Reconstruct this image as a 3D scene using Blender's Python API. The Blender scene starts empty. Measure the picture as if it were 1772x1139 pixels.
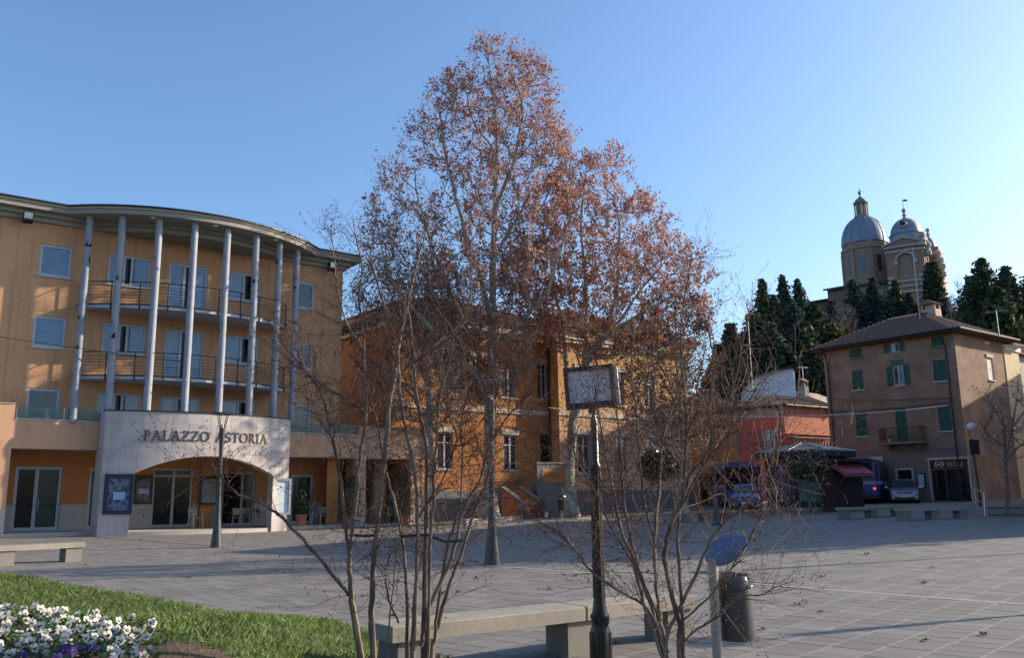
import bpy, math, random
import numpy as np
from math import sin, cos, tan, pi, radians, sqrt, atan2, exp, log, hypot
from mathutils import Vector, Matrix
random.seed(7); rng = np.random.default_rng(11)
SC = bpy.context.scene; COL = SC.collection

# ------------------------------------------------------------------ camera, sky, sun, exposure
FPX, PX, PY, CAMH = 1480.0, 830.0, 569.5, 1.6
PITCH = math.atan((856-569.5)/FPX); ROLL = radians(.3)
cam = bpy.data.cameras.new('camera'); cam_o = bpy.data.objects.new('camera', cam); COL.objects.link(cam_o)
cam.sensor_width = 36; cam.lens = FPX/1772*36; cam.shift_x = (886-PX)/1772
cam.clip_start = .05; cam.clip_end = 4000
CF = Vector((0, cos(PITCH), sin(PITCH))); CR0 = Vector((1,0,0)); CU0 = Vector((0,-sin(PITCH),cos(PITCH)))
CR = CR0*cos(ROLL)-CU0*sin(ROLL); CU = CU0*cos(ROLL)+CR0*sin(ROLL)
cam_o.matrix_world = Matrix(((CR.x,CU.x,-CF.x,0),(CR.y,CU.y,-CF.y,0),(CR.z,CU.z,-CF.z,CAMH),(0,0,0,1)))
SC.camera = cam_o
SUN_EL = radians(20); SUN_AZ = radians(17.3)   # up from the horizon; round from +X towards +Y
SUN_DIR = Vector((cos(SUN_AZ)*cos(SUN_EL), sin(SUN_AZ)*cos(SUN_EL), sin(SUN_EL)))
world = bpy.data.worlds.new('World'); SC.world = world; world.use_nodes = True
wn = world.node_tree.nodes; wl = world.node_tree.links
sky = wn.new('ShaderNodeTexSky'); sky.sky_type = 'NISHITA'; sky.sun_disc = False
sky.sun_elevation = SUN_EL; sky.sun_rotation = atan2(SUN_DIR.x, SUN_DIR.y)
sky.altitude = 150; sky.air_density = 1.08; sky.dust_density = 2.0; sky.ozone_density = 5.0
wn['Background'].inputs[1].default_value = .15
wl.new(sky.outputs[0], wn['Background'].inputs[0])
sl = bpy.data.lights.new('sun', 'SUN'); sl.energy = 5.0; sl.angle = radians(.53); sl.color = (1,.85,.66)
sun = bpy.data.objects.new('sun', sl); COL.objects.link(sun)
sun.rotation_euler = SUN_DIR.to_track_quat('Z','Y').to_euler(); sun.location = (40,14,30)
SC.view_settings.view_transform = 'Standard'; SC.view_settings.look = 'None'
SC.view_settings.exposure = .78; SC.view_settings.gamma = 1; SC.view_settings.use_curve_mapping = False
SC.render.engine = 'CYCLES'
try: SC.cycles.max_bounces = 6; SC.cycles.transparent_max_bounces = 8
except Exception: pass

# ------------------------------------------------------------------ helpers: pixels of the photograph to places
def ray(px, py): return CF + CR*((px-PX)/FPX) - CU*((py-PY)/FPX)
EYE = Vector((0,0,CAMH))
def D(px, py, Y):
    d = ray(px,py); return EYE + d*(Y/d.y)
def sp(t, k): return k*log(1+exp(max(-40,min(40,t/k)))) if t/k < 40 else t
def gz(x, y): return .019*sp(x+1,1.5) + .008*sp(y-19,3)/(1+exp(max(-30,min(30,-(x+2)/2.5)))) - .10/(1+exp(max(-30,min(30,(y-14)/1.2))))
def G(px, py, dz=0):
    d = ray(px,py); lo, hi = 1.0, 400.0
    for _ in range(50):
        m = (lo+hi)/2; p = EYE+d*m
        if p.z > gz(p.x,p.y)+dz: lo = m
        else: hi = m
    return EYE+d*lo
class Frame:
    """a facade: ux runs along it, uy into the building"""
    def __init__(s, ox, oy, phi, oz=0.0):
        a = radians(phi); s.o = Vector((ox,oy,oz)); s.ux = Vector((sin(a),cos(a),0)); s.uy = Vector((-cos(a),sin(a),0))
        s.rot = atan2(s.ux.y, s.ux.x)
    def uz(s, px, py, y=0.0):
        d = ray(px,py); n = s.uy; p0 = s.o+s.uy*y
        t = (p0-EYE).dot(n)/d.dot(n); p = EYE+d*t-s.o
        return p.dot(s.ux), p.z
    def w(s, u, y, z=0): return s.o+s.ux*u+s.uy*y+Vector((0,0,z))
    def loc(s, p): q = p-s.o; return q.dot(s.ux), q.dot(s.uy), q.z

class MB:
    """collects faces for ONE mesh object"""
    def __init__(s, T=None): s.v=[]; s.f=[]; s.m=[]; s.T=T
    def add(s, vs, fs, mi=0):
        b = len(s.v)
        s.v += [tuple(s.T(*p)) if s.T else tuple(p) for p in vs]
        for f in fs: s.f.append(tuple(b+i for i in f)); s.m.append(mi)
        return s
    def quad(s, a,b,c,d, mi=0): return s.add([a,b,c,d],[(0,1,2,3)],mi)
    def box(s, x0,x1,y0,y1,z0,z1, mi=0):
        return s.add([(x0,y0,z0),(x1,y0,z0),(x1,y1,z0),(x0,y1,z0),(x0,y0,z1),(x1,y0,z1),(x1,y1,z1),(x0,y1,z1)],
            [(3,2,1,0),(4,5,6,7),(0,1,5,4),(1,2,6,5),(2,3,7,6),(3,0,4,7)],mi)
    def bbox(s, x0,x1,y0,y1,z0,z1, b=.02, mi=0):
        """box with chamfered edges on its four upright and top edges"""
        v=[]; 
        for (z,i) in ((z0,0),(z1-b,0),(z1,b)):
            for (x,y) in ((x0+b+i,y0+i),(x1-b-i,y0+i),(x1-i,y0+b+i),(x1-i,y1-b-i),(x1-b-i,y1-i),(x0+b+i,y1-i),(x0+i,y1-b-i),(x0+i,y0+b+i)): v.append((x,y,z))
        f=[tuple(range(7,-1,-1)), tuple(range(16,24))]
        for k in range(2):
            for i in range(8): j=(i+1)%8; f.append((k*8+i,k*8+j,k*8+8+j,k*8+8+i))
        return s.add(v,f,mi)
    def prism(s, poly, z0, z1, mi=0):
        n=len(poly); v=[(x,y,z0) for x,y in poly]+[(x,y,z1) for x,y in poly]
        return s.add(v,[tuple(range(n-1,-1,-1)),tuple(range(n,2*n))]+[(i,(i+1)%n,n+(i+1)%n,n+i) for i in range(n)],mi)
    def prism_y(s, poly, y0, y1, mi=0):
        n=len(poly); v=[(x,y0,z) for x,z in poly]+[(x,y1,z) for x,z in poly]
        return s.add(v,[tuple(range(n)),tuple(range(2*n-1,n-1,-1))]+[((i+1)%n,i,n+i,n+(i+1)%n) for i in range(n)],mi)
    def tube(s, pts, rs, n=6, mi=0, caps=True):
        pts=[Vector(p) for p in pts]; rs = rs if hasattr(rs,'__len__') else [rs]*len(pts)
        v=[]; f=[]; prev=None
        for i,p in enumerate(pts):
            t=(pts[min(i+1,len(pts)-1)]-pts[max(i-1,0)])
            t = t.normalized() if t.length>1e-9 else Vector((0,0,1))
            if prev is None: a=Vector((1,0,0)) if abs(t.x)<.8 else Vector((0,1,0))
            else: a=prev
            a=(a-t*a.dot(t)); a = a.normalized() if a.length>1e-6 else t.orthogonal().normalized()
            prev=a; b=t.cross(a)
            for k in range(n):
                an=2*pi*k/n; v.append(p+(a*cos(an)+b*sin(an))*rs[i])
        for i in range(len(pts)-1):
            for k in range(n): j=(k+1)%n; f.append((i*n+k,i*n+j,i*n+n+j,i*n+n+k))
        if caps: f.append(tuple(range(n-1,-1,-1))); f.append(tuple(range(len(v)-n,len(v))))
        return s.add(v,f,mi)
    def lathe(s, prof, n=16, c=(0,0,0), mi=0, a0=0, a1=2*pi):
        full=abs(a1-a0-2*pi)<1e-6; m=n if full else n+1; v=[]; f=[]
        for (r,z) in prof:
            for k in range(m): a=a0+(a1-a0)*k/n; v.append((c[0]+r*cos(a),c[1]+r*sin(a),c[2]+z))
        for i in range(len(prof)-1):
            for k in range(n):
                j=(k+1)%m; f.append((i*m+k,i*m+j,i*m+m+j,i*m+m+k))
        return s.add(v,f,mi)
    def ball(s, c, r, n=8, mi=0, sz=1):
        h=n//2; return s.lathe([(max(r*sin(pi*i/h),1e-4), -r*sz*cos(pi*i/h)) for i in range(h+1)], n, c, mi)
    def blob(s, c, r, mi=0):
        x,y,z=c; return s.add([(x+r,y,z),(x-r,y,z),(x,y+r,z),(x,y-r,z),(x,y,z+r),(x,y,z-r)],[(0,2,4),(2,1,4),(1,3,4),(3,0,4),(2,0,5),(1,2,5),(3,1,5),(0,3,5)],mi)
    def build(s, name, mats, parent=None, smooth=False, kind=None, label=None):
        return mesh_obj(name, s.v, s.f, mats, parent, s.m, smooth, kind, label)
def mesh_obj(name, v, f, mats, parent=None, mi=None, smooth=False, kind=None, label=None):
    me = bpy.data.meshes.new(name); me.from_pydata(v,[],f)
    mats = mats if isinstance(mats,(list,tuple)) else [mats]
    for m in mats: me.materials.append(m)
    if mi is not None and len(mats)>1: me.polygons.foreach_set('material_index', mi)
    if smooth:
        me.polygons.foreach_set('use_smooth',[True]*len(me.polygons))
        try: me.set_sharp_from_angle(angle=radians(38))
        except Exception: pass
    me.update()
    o = bpy.data.objects.new(name, me); COL.objects.link(o)
    if parent: o.parent = parent
    if kind: o['kind'] = kind
    if label: o['label'] = label
    return o
def np_obj(name, V, nper, mats, parent=None, mi=None, kind=None):
    """V: (n*nper,3) vertices, every nper of them one polygon"""
    V = np.asarray(V,dtype=np.float32).reshape(-1,3); n=len(V)//nper
    me = bpy.data.meshes.new(name); me.vertices.add(len(V)); me.vertices.foreach_set('co',V.ravel())
    me.loops.add(n*nper); me.loops.foreach_set('vertex_index',np.arange(n*nper,dtype=np.int32))
    me.polygons.add(n); me.polygons.foreach_set('loop_start',np.arange(n,dtype=np.int32)*nper)
    try: me.polygons.foreach_set('loop_total',np.full(n,nper,dtype=np.int32))
    except Exception: pass
    mats = mats if isinstance(mats,(list,tuple)) else [mats]
    for m in mats: me.materials.append(m)
    if mi is not None: me.polygons.foreach_set('material_index',np.asarray(mi,dtype=np.int32))
    me.update(calc_edges=True); me.validate()
    o = bpy.data.objects.new(name,me); COL.objects.link(o)
    if parent: o.parent=parent
    if kind: o['kind']=kind
    return o
def tag(o, label=None, cat=None, group=None, kind=None):
    if label: o['label']=label
    if cat: o['category']=cat
    if group: o['group']=group
    if kind: o['kind']=kind
    return o
def thing(name, label, cat, loc=(0,0,0), rotz=0, group=None):
    o = bpy.data.objects.new(name,None); COL.objects.link(o); o.location=loc; o.rotation_euler=(0,0,rotz); o.empty_display_size=.2
    return tag(o,label,cat,group)
KIDS = {}
def kids(o): return [c for c in bpy.data.objects if c.parent is o]
def dup(root, loc, rotz=None, label=None, scale=None):
    r=root.copy(); COL.objects.link(r); r.location=loc
    if rotz is not None: r.rotation_euler=(root.rotation_euler[0],root.rotation_euler[1],rotz)
    if scale: r.scale=scale
    if label: r['label']=label
    key=root.name
    if key not in KIDS: KIDS[key]=[(c,kids(c)) for c in kids(root)]
    for ch,gs in KIDS[key]:
        c=ch.copy(); COL.objects.link(c); c.parent=r
        for g in gs: d=g.copy(); COL.objects.link(d); d.parent=c
    return r

# ------------------------------------------------------------------ materials
def M(name, col, rough=.8, var=.12, scale=3.0, bump=.0, metal=0.0, spec=.4, bscale=None, stain=0.0, streak=0.0, trans=0.0):
    m = bpy.data.materials.new(name); m.use_nodes=True; nt=m.node_tree; N=nt.nodes; L=nt.links; p=N['Principled BSDF']
    p.inputs['Roughness'].default_value=rough; p.inputs['Metallic'].default_value=metal
    p.inputs['Specular IOR Level'].default_value=spec
    tc=N.new('ShaderNodeTexCoord')
    def noise(sc, det=5, vec=None, ro=.6):
        n=N.new('ShaderNodeTexNoise'); n.inputs['Scale'].default_value=sc; n.inputs['Detail'].default_value=det; n.inputs['Roughness'].default_value=ro
        L.new(vec if vec else tc.outputs['Object'],n.inputs['Vector']); return n
    cur=None
    if var>0:
        n1=noise(scale); n2=noise(scale*9,3)
        mx=N.new('ShaderNodeMath'); mx.operation='MULTIPLY_ADD'; mx.inputs[1].default_value=.65; L.new(n1.outputs['Fac'],mx.inputs[0])
        m2=N.new('ShaderNodeMath'); m2.operation='MULTIPLY'; m2.inputs[1].default_value=.35; L.new(n2.outputs['Fac'],m2.inputs[0]); L.new(m2.outputs[0],mx.inputs[2])
        mr=N.new('ShaderNodeMapRange'); mr.inputs[1].default_value=.28; mr.inputs[2].default_value=.72; mr.inputs[3].default_value=1-var; mr.inputs[4].default_value=1+var
        L.new(mx.outputs[0],mr.inputs[0])
        mul=N.new('ShaderNodeMix'); mul.data_type='RGBA'; mul.blend_type='MULTIPLY'; mul.inputs[0].default_value=1; mul.inputs[6].default_value=(*col,1)
        L.new(mr.outputs[0],mul.inputs[7]); cur=mul.outputs[2]
        if streak>0:
            mp=N.new('ShaderNodeMapping'); mp.inputs['Scale'].default_value=(2.2,2.2,.12); L.new(tc.outputs['Object'],mp.inputs['Vector'])
            n3=noise(2.0,6,mp.outputs[0]); r3=N.new('ShaderNodeMapRange'); r3.inputs[1].default_value=.5; r3.inputs[2].default_value=.75; r3.inputs[3].default_value=1; r3.inputs[4].default_value=1-streak
            L.new(n3.outputs['Fac'],r3.inputs[0]); k=N.new('ShaderNodeMix'); k.data_type='RGBA'; k.blend_type='MULTIPLY'; k.inputs[0].default_value=1
            L.new(cur,k.inputs[6]); L.new(r3.outputs[0],k.inputs[7]); cur=k.outputs[2]
        if stain>0:
            n4=noise(scale*.35,6); r4=N.new('ShaderNodeMapRange'); r4.inputs[1].default_value=.55; r4.inputs[2].default_value=.7; r4.inputs[3].default_value=1; r4.inputs[4].default_value=1-stain
            L.new(n4.outputs['Fac'],r4.inputs[0]); k=N.new('ShaderNodeMix'); k.data_type='RGBA'; k.blend_type='MULTIPLY'; k.inputs[0].default_value=1
            L.new(cur,k.inputs[6]); L.new(r4.outputs[0],k.inputs[7]); cur=k.outputs[2]
        L.new(cur,p.inputs['Base Color'])
    else: p.inputs['Base Color'].default_value=(*col,1)
    if bump>0:
        nb=noise(bscale or scale*12,4); b=N.new('ShaderNodeBump'); b.inputs['Strength'].default_value=bump; b.inputs['Distance'].default_value=.02
        L.new(nb.outputs['Fac'],b.inputs['Height']); L.new(b.outputs[0],p.inputs['Normal'])
    if trans>0:
        t=N.new('ShaderNodeBsdfTranslucent'); (L.new(cur,t.inputs[0]) if cur else None)
        if not cur: t.inputs[0].default_value=(*col,1)
        mxs=N.new('ShaderNodeMixShader'); mxs.inputs[0].default_value=trans; L.new(p.outputs[0],mxs.inputs[1]); L.new(t.outputs[0],mxs.inputs[2])
        L.new(mxs.outputs[0],N['Material Output'].inputs[0])
    return m
def glass_mat(name, col=(.03,.045,.06), rough=.04, var=.5):
    m=M(name,col,rough,var,1.2,spec=.8); return m
def thin_glass(name, tint=(.75,.85,.82), fac=.75):
    m=bpy.data.materials.new(name); m.use_nodes=True; N=m.node_tree.nodes; L=m.node_tree.links; p=N['Principled BSDF']
    p.inputs['Base Color'].default_value=(.25,.32,.31,1); p.inputs['Roughness'].default_value=.05
    t=N.new('ShaderNodeBsdfTransparent'); t.inputs[0].default_value=(*tint,1); mx=N.new('ShaderNodeMixShader'); mx.inputs[0].default_value=fac
    L.new(p.outputs[0],mx.inputs[1]); L.new(t.outputs[0],mx.inputs[2]); L.new(mx.outputs[0],N['Material Output'].inputs[0]); return m
def ramp_mat(name, cols, scale, rough=.8, bump=0, det=4, spec=.3, stops=None, kind='noise', trans=0, vecscale=None):
    """noise driven colour ramp; used for bark, print, roofs"""
    m=bpy.data.materials.new(name); m.use_nodes=True; N=m.node_tree.nodes; L=m.node_tree.links; p=N['Principled BSDF']
    p.inputs['Roughness'].default_value=rough; p.inputs['Specular IOR Level'].default_value=spec
    tc=N.new('ShaderNodeTexCoord'); src=tc.outputs['Object']
    if vecscale:
        mp=N.new('ShaderNodeMapping'); mp.inputs['Scale'].default_value=vecscale; L.new(src,mp.inputs['Vector']); src=mp.outputs[0]
    if kind=='voronoi':
        n=N.new('ShaderNodeTexVoronoi'); n.inputs['Scale'].default_value=scale; L.new(src,n.inputs['Vector'])
        sepn=N.new('ShaderNodeSeparateColor'); L.new(n.outputs['Color'],sepn.inputs[0]); fac=sepn.outputs[0]
    elif kind=='island':
        n=N.new('ShaderNodeNewGeometry'); fac=n.outputs['Random Per Island']
    else:
        n=N.new('ShaderNodeTexNoise'); n.inputs['Scale'].default_value=scale; n.inputs['Detail'].default_value=det; L.new(src,n.inputs['Vector']); fac=n.outputs['Fac']
    r=N.new('ShaderNodeValToRGB'); L.new(fac,r.inputs[0]); e=r.color_ramp.elements
    st=stops or ([i/(len(cols)-1) for i in range(len(cols))] if kind!='noise' else [.3+.4*i/(len(cols)-1) for i in range(len(cols))])
    e[0].position=st[0]; e[0].color=(*cols[0],1); e[1].position=st[-1]; e[1].color=(*cols[-1],1)
    for q,cc in zip(st[1:-1],cols[1:-1]): x=e.new(q); x.color=(*cc,1)
    L.new(r.outputs[0],p.inputs['Base Color'])
    if bump>0:
        b=N.new('ShaderNodeBump'); b.inputs['Strength'].default_value=bump; b.inputs['Distance'].default_value=.02; L.new(fac,b.inputs['Height']); L.new(b.outputs[0],p.inputs['Normal'])
    if trans>0:
        t=N.new('ShaderNodeBsdfTranslucent'); L.new(r.outputs[0],t.inputs[0]); mx=N.new('ShaderNodeMixShader'); mx.inputs[0].default_value=trans
        L.new(p.outputs[0],mx.inputs[1]); L.new(t.outputs[0],mx.inputs[2]); L.new(mx.outputs[0],N['Material Output'].inputs[0])
    return m
def brick_mat(name, c1, c2, mortar, bw=.26, bh=.075, axis='x'):
    m=bpy.data.materials.new(name); m.use_nodes=True; N=m.node_tree.nodes; L=m.node_tree.links; p=N['Principled BSDF']; p.inputs['Roughness'].default_value=.9; p.inputs['Specular IOR Level'].default_value=.2
    tc=N.new('ShaderNodeTexCoord'); sx=N.new('ShaderNodeSeparateXYZ'); L.new(tc.outputs['Object'],sx.inputs[0]); cx=N.new('ShaderNodeCombineXYZ')
    L.new(sx.outputs['X' if axis=='x' else 'Y'],cx.inputs[0]); L.new(sx.outputs['Z'],cx.inputs[1])
    b=N.new('ShaderNodeTexBrick'); b.inputs['Color1'].default_value=(*c1,1); b.inputs['Color2'].default_value=(*c2,1); b.inputs['Mortar'].default_value=(*mortar,1)
    b.inputs['Scale'].default_value=1; b.inputs['Brick Width'].default_value=bw; b.inputs['Row Height'].default_value=bh; b.inputs['Mortar Size'].default_value=.012; b.inputs['Bias'].default_value=-.1
    L.new(cx.outputs[0],b.inputs['Vector'])
    n=N.new('ShaderNodeTexNoise'); n.inputs['Scale'].default_value=.8; n.inputs['Detail'].default_value=8; L.new(tc.outputs['Object'],n.inputs['Vector'])
    mr=N.new('ShaderNodeMapRange'); mr.inputs[1].default_value=.3; mr.inputs[2].default_value=.7; mr.inputs[3].default_value=.72; mr.inputs[4].default_value=1.22; L.new(n.outputs['Fac'],mr.inputs[0])
    k=N.new('ShaderNodeMix'); k.data_type='RGBA'; k.blend_type='MULTIPLY'; k.inputs[0].default_value=1; L.new(b.outputs['Color'],k.inputs[6]); L.new(mr.outputs[0],k.inputs[7]); L.new(k.outputs[2],p.inputs['Base Color'])
    bp=N.new('ShaderNodeBump'); bp.inputs['Strength'].default_value=.5; bp.inputs['Distance'].default_value=.01; L.new(b.outputs['Fac'],bp.inputs['Height']); bp.invert=True; L.new(bp.outputs[0],p.inputs['Normal'])
    return m
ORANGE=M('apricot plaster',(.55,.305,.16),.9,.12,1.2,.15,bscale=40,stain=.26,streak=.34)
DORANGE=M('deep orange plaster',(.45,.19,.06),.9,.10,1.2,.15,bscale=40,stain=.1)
PEACH=M('peach plaster',(.56,.33,.20),.9,.10,1.2,.15,bscale=40,stain=.12,streak=.15)
SCHOOL=M('ochre plaster',(.54,.29,.11),.9,.12,1.0,.15,bscale=40,stain=.15,streak=.12)
SCHOOL2=M('burnt orange plaster',(.40,.17,.052),.9,.12,1.0,.15,bscale=40,stain=.15)
CREAM=M('cream stone trim',(.50,.45,.37),.85,.12,2,.1)
SOFFIT=M('grey green soffit paint',(.27,.265,.225),.8,.08,1.5)
WPAINT=M('pale grey blue frame paint',(.42,.45,.50),.5,.06,5)
COLPAINT=ramp_mat('peeling pale blue column paint',[(.022,.022,.025),(.24,.262,.305),(.31,.332,.375)],2.6,.7,.3,8,stops=[.34,.355,.7])
STONE=M('pale travertine slab',(.44,.40,.385),.75,.10,1.6,.12,bscale=25,streak=.22,stain=.12)
STONE2=M('beige plinth stone',(.42,.37,.32),.8,.10,1.6,.12,bscale=25,stain=.1)
GLASS=glass_mat('window glass'); GLASSC=M('window glass with curtain and sky blue',(.11,.19,.31),.06,.25,1.5,spec=.8)  # blue of the reflected sky is mixed into the curtained panes' colour
GLASSD=M('dark shop glass',(.012,.014,.014),.06,.5,1.2,spec=.25)
GLASST=M('teal tinted shop glass',(.035,.065,.06),.08,.5,1.4,spec=.3)
RAILG=thin_glass('rail glass')
DARKM=M('dark metal',(.035,.038,.042),.45,.15,6,metal=.6)
IRON=M('black cast iron paint',(.012,.014,.015),.32,.25,8,.1,spec=.5)
LAMPM=M('grey lamp metal',(.055,.058,.063),.42,.12,6,metal=.4)
STEEL=M('brushed steel',(.42,.43,.44),.3,.1,8,metal=.9)
GALV=M('galvanised pole',(.30,.31,.29),.45,.15,8,metal=.55)
CONC=M('bench concrete',(.26,.238,.20),.9,.26,2.2,.3,bscale=60,stain=.3)
CONCD=M('weathered and shaded concrete',(.18,.166,.148),.9,.16,2.2,.2,bscale=60)  # darker tone also stands for shade on bench legs and balusters
PAVE=ramp_mat('grey stone paver',[(.138,.131,.120),(.162,.153,.140),(.177,.167,.152),(.203,.190,.172)],1,.78,0,kind='island',spec=.35)
PAVEJ=M('paving joint sand',(.13,.12,.105),.95,.15,3)
PAVEF=M('grey paving',(.174,.165,.150),.85,.12,.7,.1,bscale=30)
PAVES=M('pale paving strip',(.285,.268,.24),.85,.1,2)
ASPH=M('asphalt',(.10,.10,.10),.9,.15,3,.2,bscale=60)
TERRA=M('terracotta',(.42,.17,.10),.85,.12,6)
RTILE=ramp_mat('old roof tiles',[(.10,.065,.05),(.155,.10,.075),(.20,.125,.09),(.13,.095,.08)],5,.9,.2,6)
WHITE=M('white paint',(.72,.72,.72),.7,.05,2)
BLUEP=M('blue poster frame paint',(.022,.028,.06),.5,.1,4)
GREYP=M('grey case paint',(.33,.36,.37),.45,.08,4)
# ------------------------------------------------------------------ ground: plaza, road, hill
def grid_mesh(name, xs, ys, zf, mat, kind='structure', smooth=True):
    v=[(x,y,zf(x,y)) for y in ys for x in xs]; nx=len(xs)
    f=[(j*nx+i,j*nx+i+1,j*nx+nx+i+1,j*nx+nx+i) for j in range(len(ys)-1) for i in range(nx-1)]
    o=mesh_obj(name,v,f,mat,None,None,smooth); o['kind']=kind; return o
def sm(a,b,t):
    t=max(0,min(1,(t-a)/(b-a))); return t*t*(3-2*t)
def gplane(x,y):
    xx=min(x,60); yy=min(y,75); return gz(xx,yy)
ground=grid_mesh('ground',[-1600,-700,-300,-120,-60,-30]+[i*4 for i in range(-6,21)]+[100,140,300,700,1600],
    [-60,-20]+[i*4 for i in range(-3,22)]+[110,160,260,420,800,1500,3000],lambda x,y: gplane(x,y)-.06,ASPH)
def hillz(x,y):
    # a wooded spur behind the houses, its top under the church
    t=.30*sm(78,118,y)+.70*sm(112,178,y)
    side=sm(18,80+.10*(y-78),x); side2=1-.45*sm(100,150,x)-.5*sm(230,420,x)
    return gplane(x,min(y,75))-.5+38*t*side*side2*(1-.5*sm(260,420,y)) + .8*sin(x*.21)*cos(y*.17)*t
EARTH=M('hillside undergrowth',(.045,.055,.03),.95,.4,.25,.4,bscale=3)
hill=grid_mesh('hill',[10+i*7 for i in range(70)],[74+i*7 for i in range(60)],hillz,EARTH)
# plaza base of pale jointing sand, pavers on top
plaza=grid_mesh('plaza',[i*1.5 for i in range(-22,23)],[3+i*1.5 for i in range(28)],lambda x,y: gz(x,y)-.012,PAVEJ,smooth=False)
c45=cos(pi/4)
def slab_centres():
    out=[]; W=.46
    for r in range(-60,62):
        t=-40.0+random.random()*.3
        while t<75:
            L=random.choice((.26,.30,.30,.34,.42)); s0=t; t+=L
            a=(s0+t)/2; b=r*W
            x=c45*a+c45*b; y=c45*a-c45*b+14
            if 7.2<y<38 and -.75*y-1<x<.72*y+1.5 and not (abs(b+ (0.0) - STRIPB)<.0): out.append((y,x,a,b,L,W))
    return out
STRIPB=99
# the pale strip runs along the short joints: find its place from two photographed points
pA=G(1440,1022); pB=G(1772,1046)
stripA=((pA.x+(pA.y-14))*c45+(pB.x+(pB.y-14))*c45)/2
slabs=slab_centres(); slabs.sort()
sv=[]; near=[]
LAWN_EDGE=[G(-260,955),G(0,997),G(70,1006),G(132,1020),G(240,1036),G(400,1066),G(520,1087),G(610,1104),G(690,1124),G(800,1160),G(900,1215)]
def lawn_inside(x,y,m=0.0):
    # below (nearer than) the photographed edge of the grass
    for a,b in zip(LAWN_EDGE,LAWN_EDGE[1:]):
        if a.x<=x<b.x: return y < a.y+(b.y-a.y)*(x-a.x)/(b.x-a.x)-m
    return x<LAWN_EDGE[0].x
joint=.009
def slab_poly(a,b,L,W,g=joint):
    h=[]
    for da,db in ((-L/2+g*.7,-W/2+g*.9),(L/2-g*.7,-W/2+g*.9),(L/2-g*.7,W/2-g*.9),(-L/2+g*.7,W/2-g*.9)):
        A=a+da; B=b+db; h.append((c45*A+c45*B, c45*A-c45*B+14))
    return h
def box_from_poly(P, zt, th):
    t=[(x,y,gz(x,y)+zt) for x,y in P]; bt=[(x,y,gz(x,y)+zt-th) for x,y in P]
    return [t,[bt[0],bt[1],t[1],t[0]],[bt[1],bt[2],t[2],t[1]],[bt[2],bt[3],t[3],t[2]],[bt[3],bt[0],t[0],t[3]]]
PAVES_M=[PAVE]+[M('grey stone paver shade %d'%i,c,.78,.2,3,.15,spec=.35,bscale=50,stain=.18) for i,c in enumerate([(.146,.138,.126),(.163,.154,.141),(.174,.164,.150),(.194,.183,.167),(.167,.155,.140)])]
ncount=0; stuffq=[]
for (y,x,a,b,L,W) in slabs:
    if abs(a-stripA)<L/2+.078:
        lo,hi=a-L/2,a+L/2
        if hi-(stripA+.078)>stripA-.078-lo: lo=max(lo,stripA+.078)
        else: hi=min(hi,stripA-.078)
        if hi-lo<.04: continue
        a,L=(lo+hi)/2,hi-lo
    if x<LAWN_EDGE[-1].x and lawn_inside(x,y,.25): continue
    P=slab_poly(a,b,L,W); zt=random.uniform(-.0012,.0012)
    inview = abs((x*FPX/y)+PX-886)<880 and (y>8.2)
    if ncount<300 and inview:
        fs=box_from_poly(P,zt,.02); mb=MB(); cx_,cy_=sum(p[0] for p in P)/4,sum(p[1] for p in P)/4; z0=gz(cx_,cy_)
        t=[(p[0]-cx_,p[1]-cy_,p[2]-z0) for p in fs[0]]; bb=[(p[0],p[1],p[2]-.02) for p in t]
        mb.add(t+bb,[(3,2,1,0),(0,1,5,4),(1,2,6,5),(2,3,7,6),(3,0,4,7)])
        o=mb.build('paving_slab',random.choice(PAVES_M[1:]),plaza); o.location=(cx_,cy_,z0); ncount+=1
    else:
        stuffq += box_from_poly(P,zt,.02)
V=np.array(stuffq,dtype=np.float32)
# islands for per-slab tone: weld each slab's faces by sharing vertices
nf=len(V)//5; VT=V.reshape(nf,5,4,3); top=VT[:,0]; bot=np.stack([VT[:,1,0],VT[:,1,1],VT[:,2,1],VT[:,3,1]],1)
vv=np.concatenate([top,bot],1).reshape(-1,3); base=np.arange(nf)[:,None,None]*8
q=np.array([(3,2,1,0),(0,1,5,4),(1,2,6,5),(2,3,7,6),(3,0,4,7)])[None]+base
mesh_obj('paving_slabs',vv.tolist(),q.reshape(-1,4).tolist(),PAVE,plaza,None,False,'stuff')
# pale strip across the paving
def sAB(a,b): return (c45*a+c45*b, c45*a-c45*b+14)
mb=MB(); bb=[-16+i*1.0 for i in range(24)]
for b0,b1 in zip(bb,bb[1:]):
    P=[sAB(stripA-.075,b0+.004),sAB(stripA+.075,b0+.004),sAB(stripA+.075,b1-.004),sAB(stripA-.075,b1-.004)]
    mb.add([(x,y,gz(x,y)+.001) for x,y in P],[(3,2,1,0)])
mb.build('border_strip',PAVES,plaza)

# pale lines between the rows
JLINE=M('pale joint line',(.32,.29,.24),.95,.2,5); JV=[]
for r in range(-60,62):
    b=(r+.5)*.46
    for i in range(0,58):
        a0_,a1_=-40+i*2.0,-38+i*2.0; x,y=sAB((a0_+a1_)/2,b)
        if not(5.5<y<39 and abs(x)<.75*y+2): continue
        if x<LAWN_EDGE[-1].x and lawn_inside(x,y,-.3): continue
        for (aa,bb2) in ((a0_,b-.0085),(a0_,b+.0085),(a1_,b+.0085),(a1_,b-.0085)):
            X,Y=sAB(aa,bb2); JV.append((X,Y,gz(X,Y)-.0028))
np_obj('pale_joint_lines',np.array(JV),4,JLINE,plaza,None,'stuff')
grid_mesh('forecourt',[-34+i*4 for i in range(25)],[37.6+i*3 for i in range(14)],lambda x,y: gplane(x,y)-.004,PAVEF,smooth=False)
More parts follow.
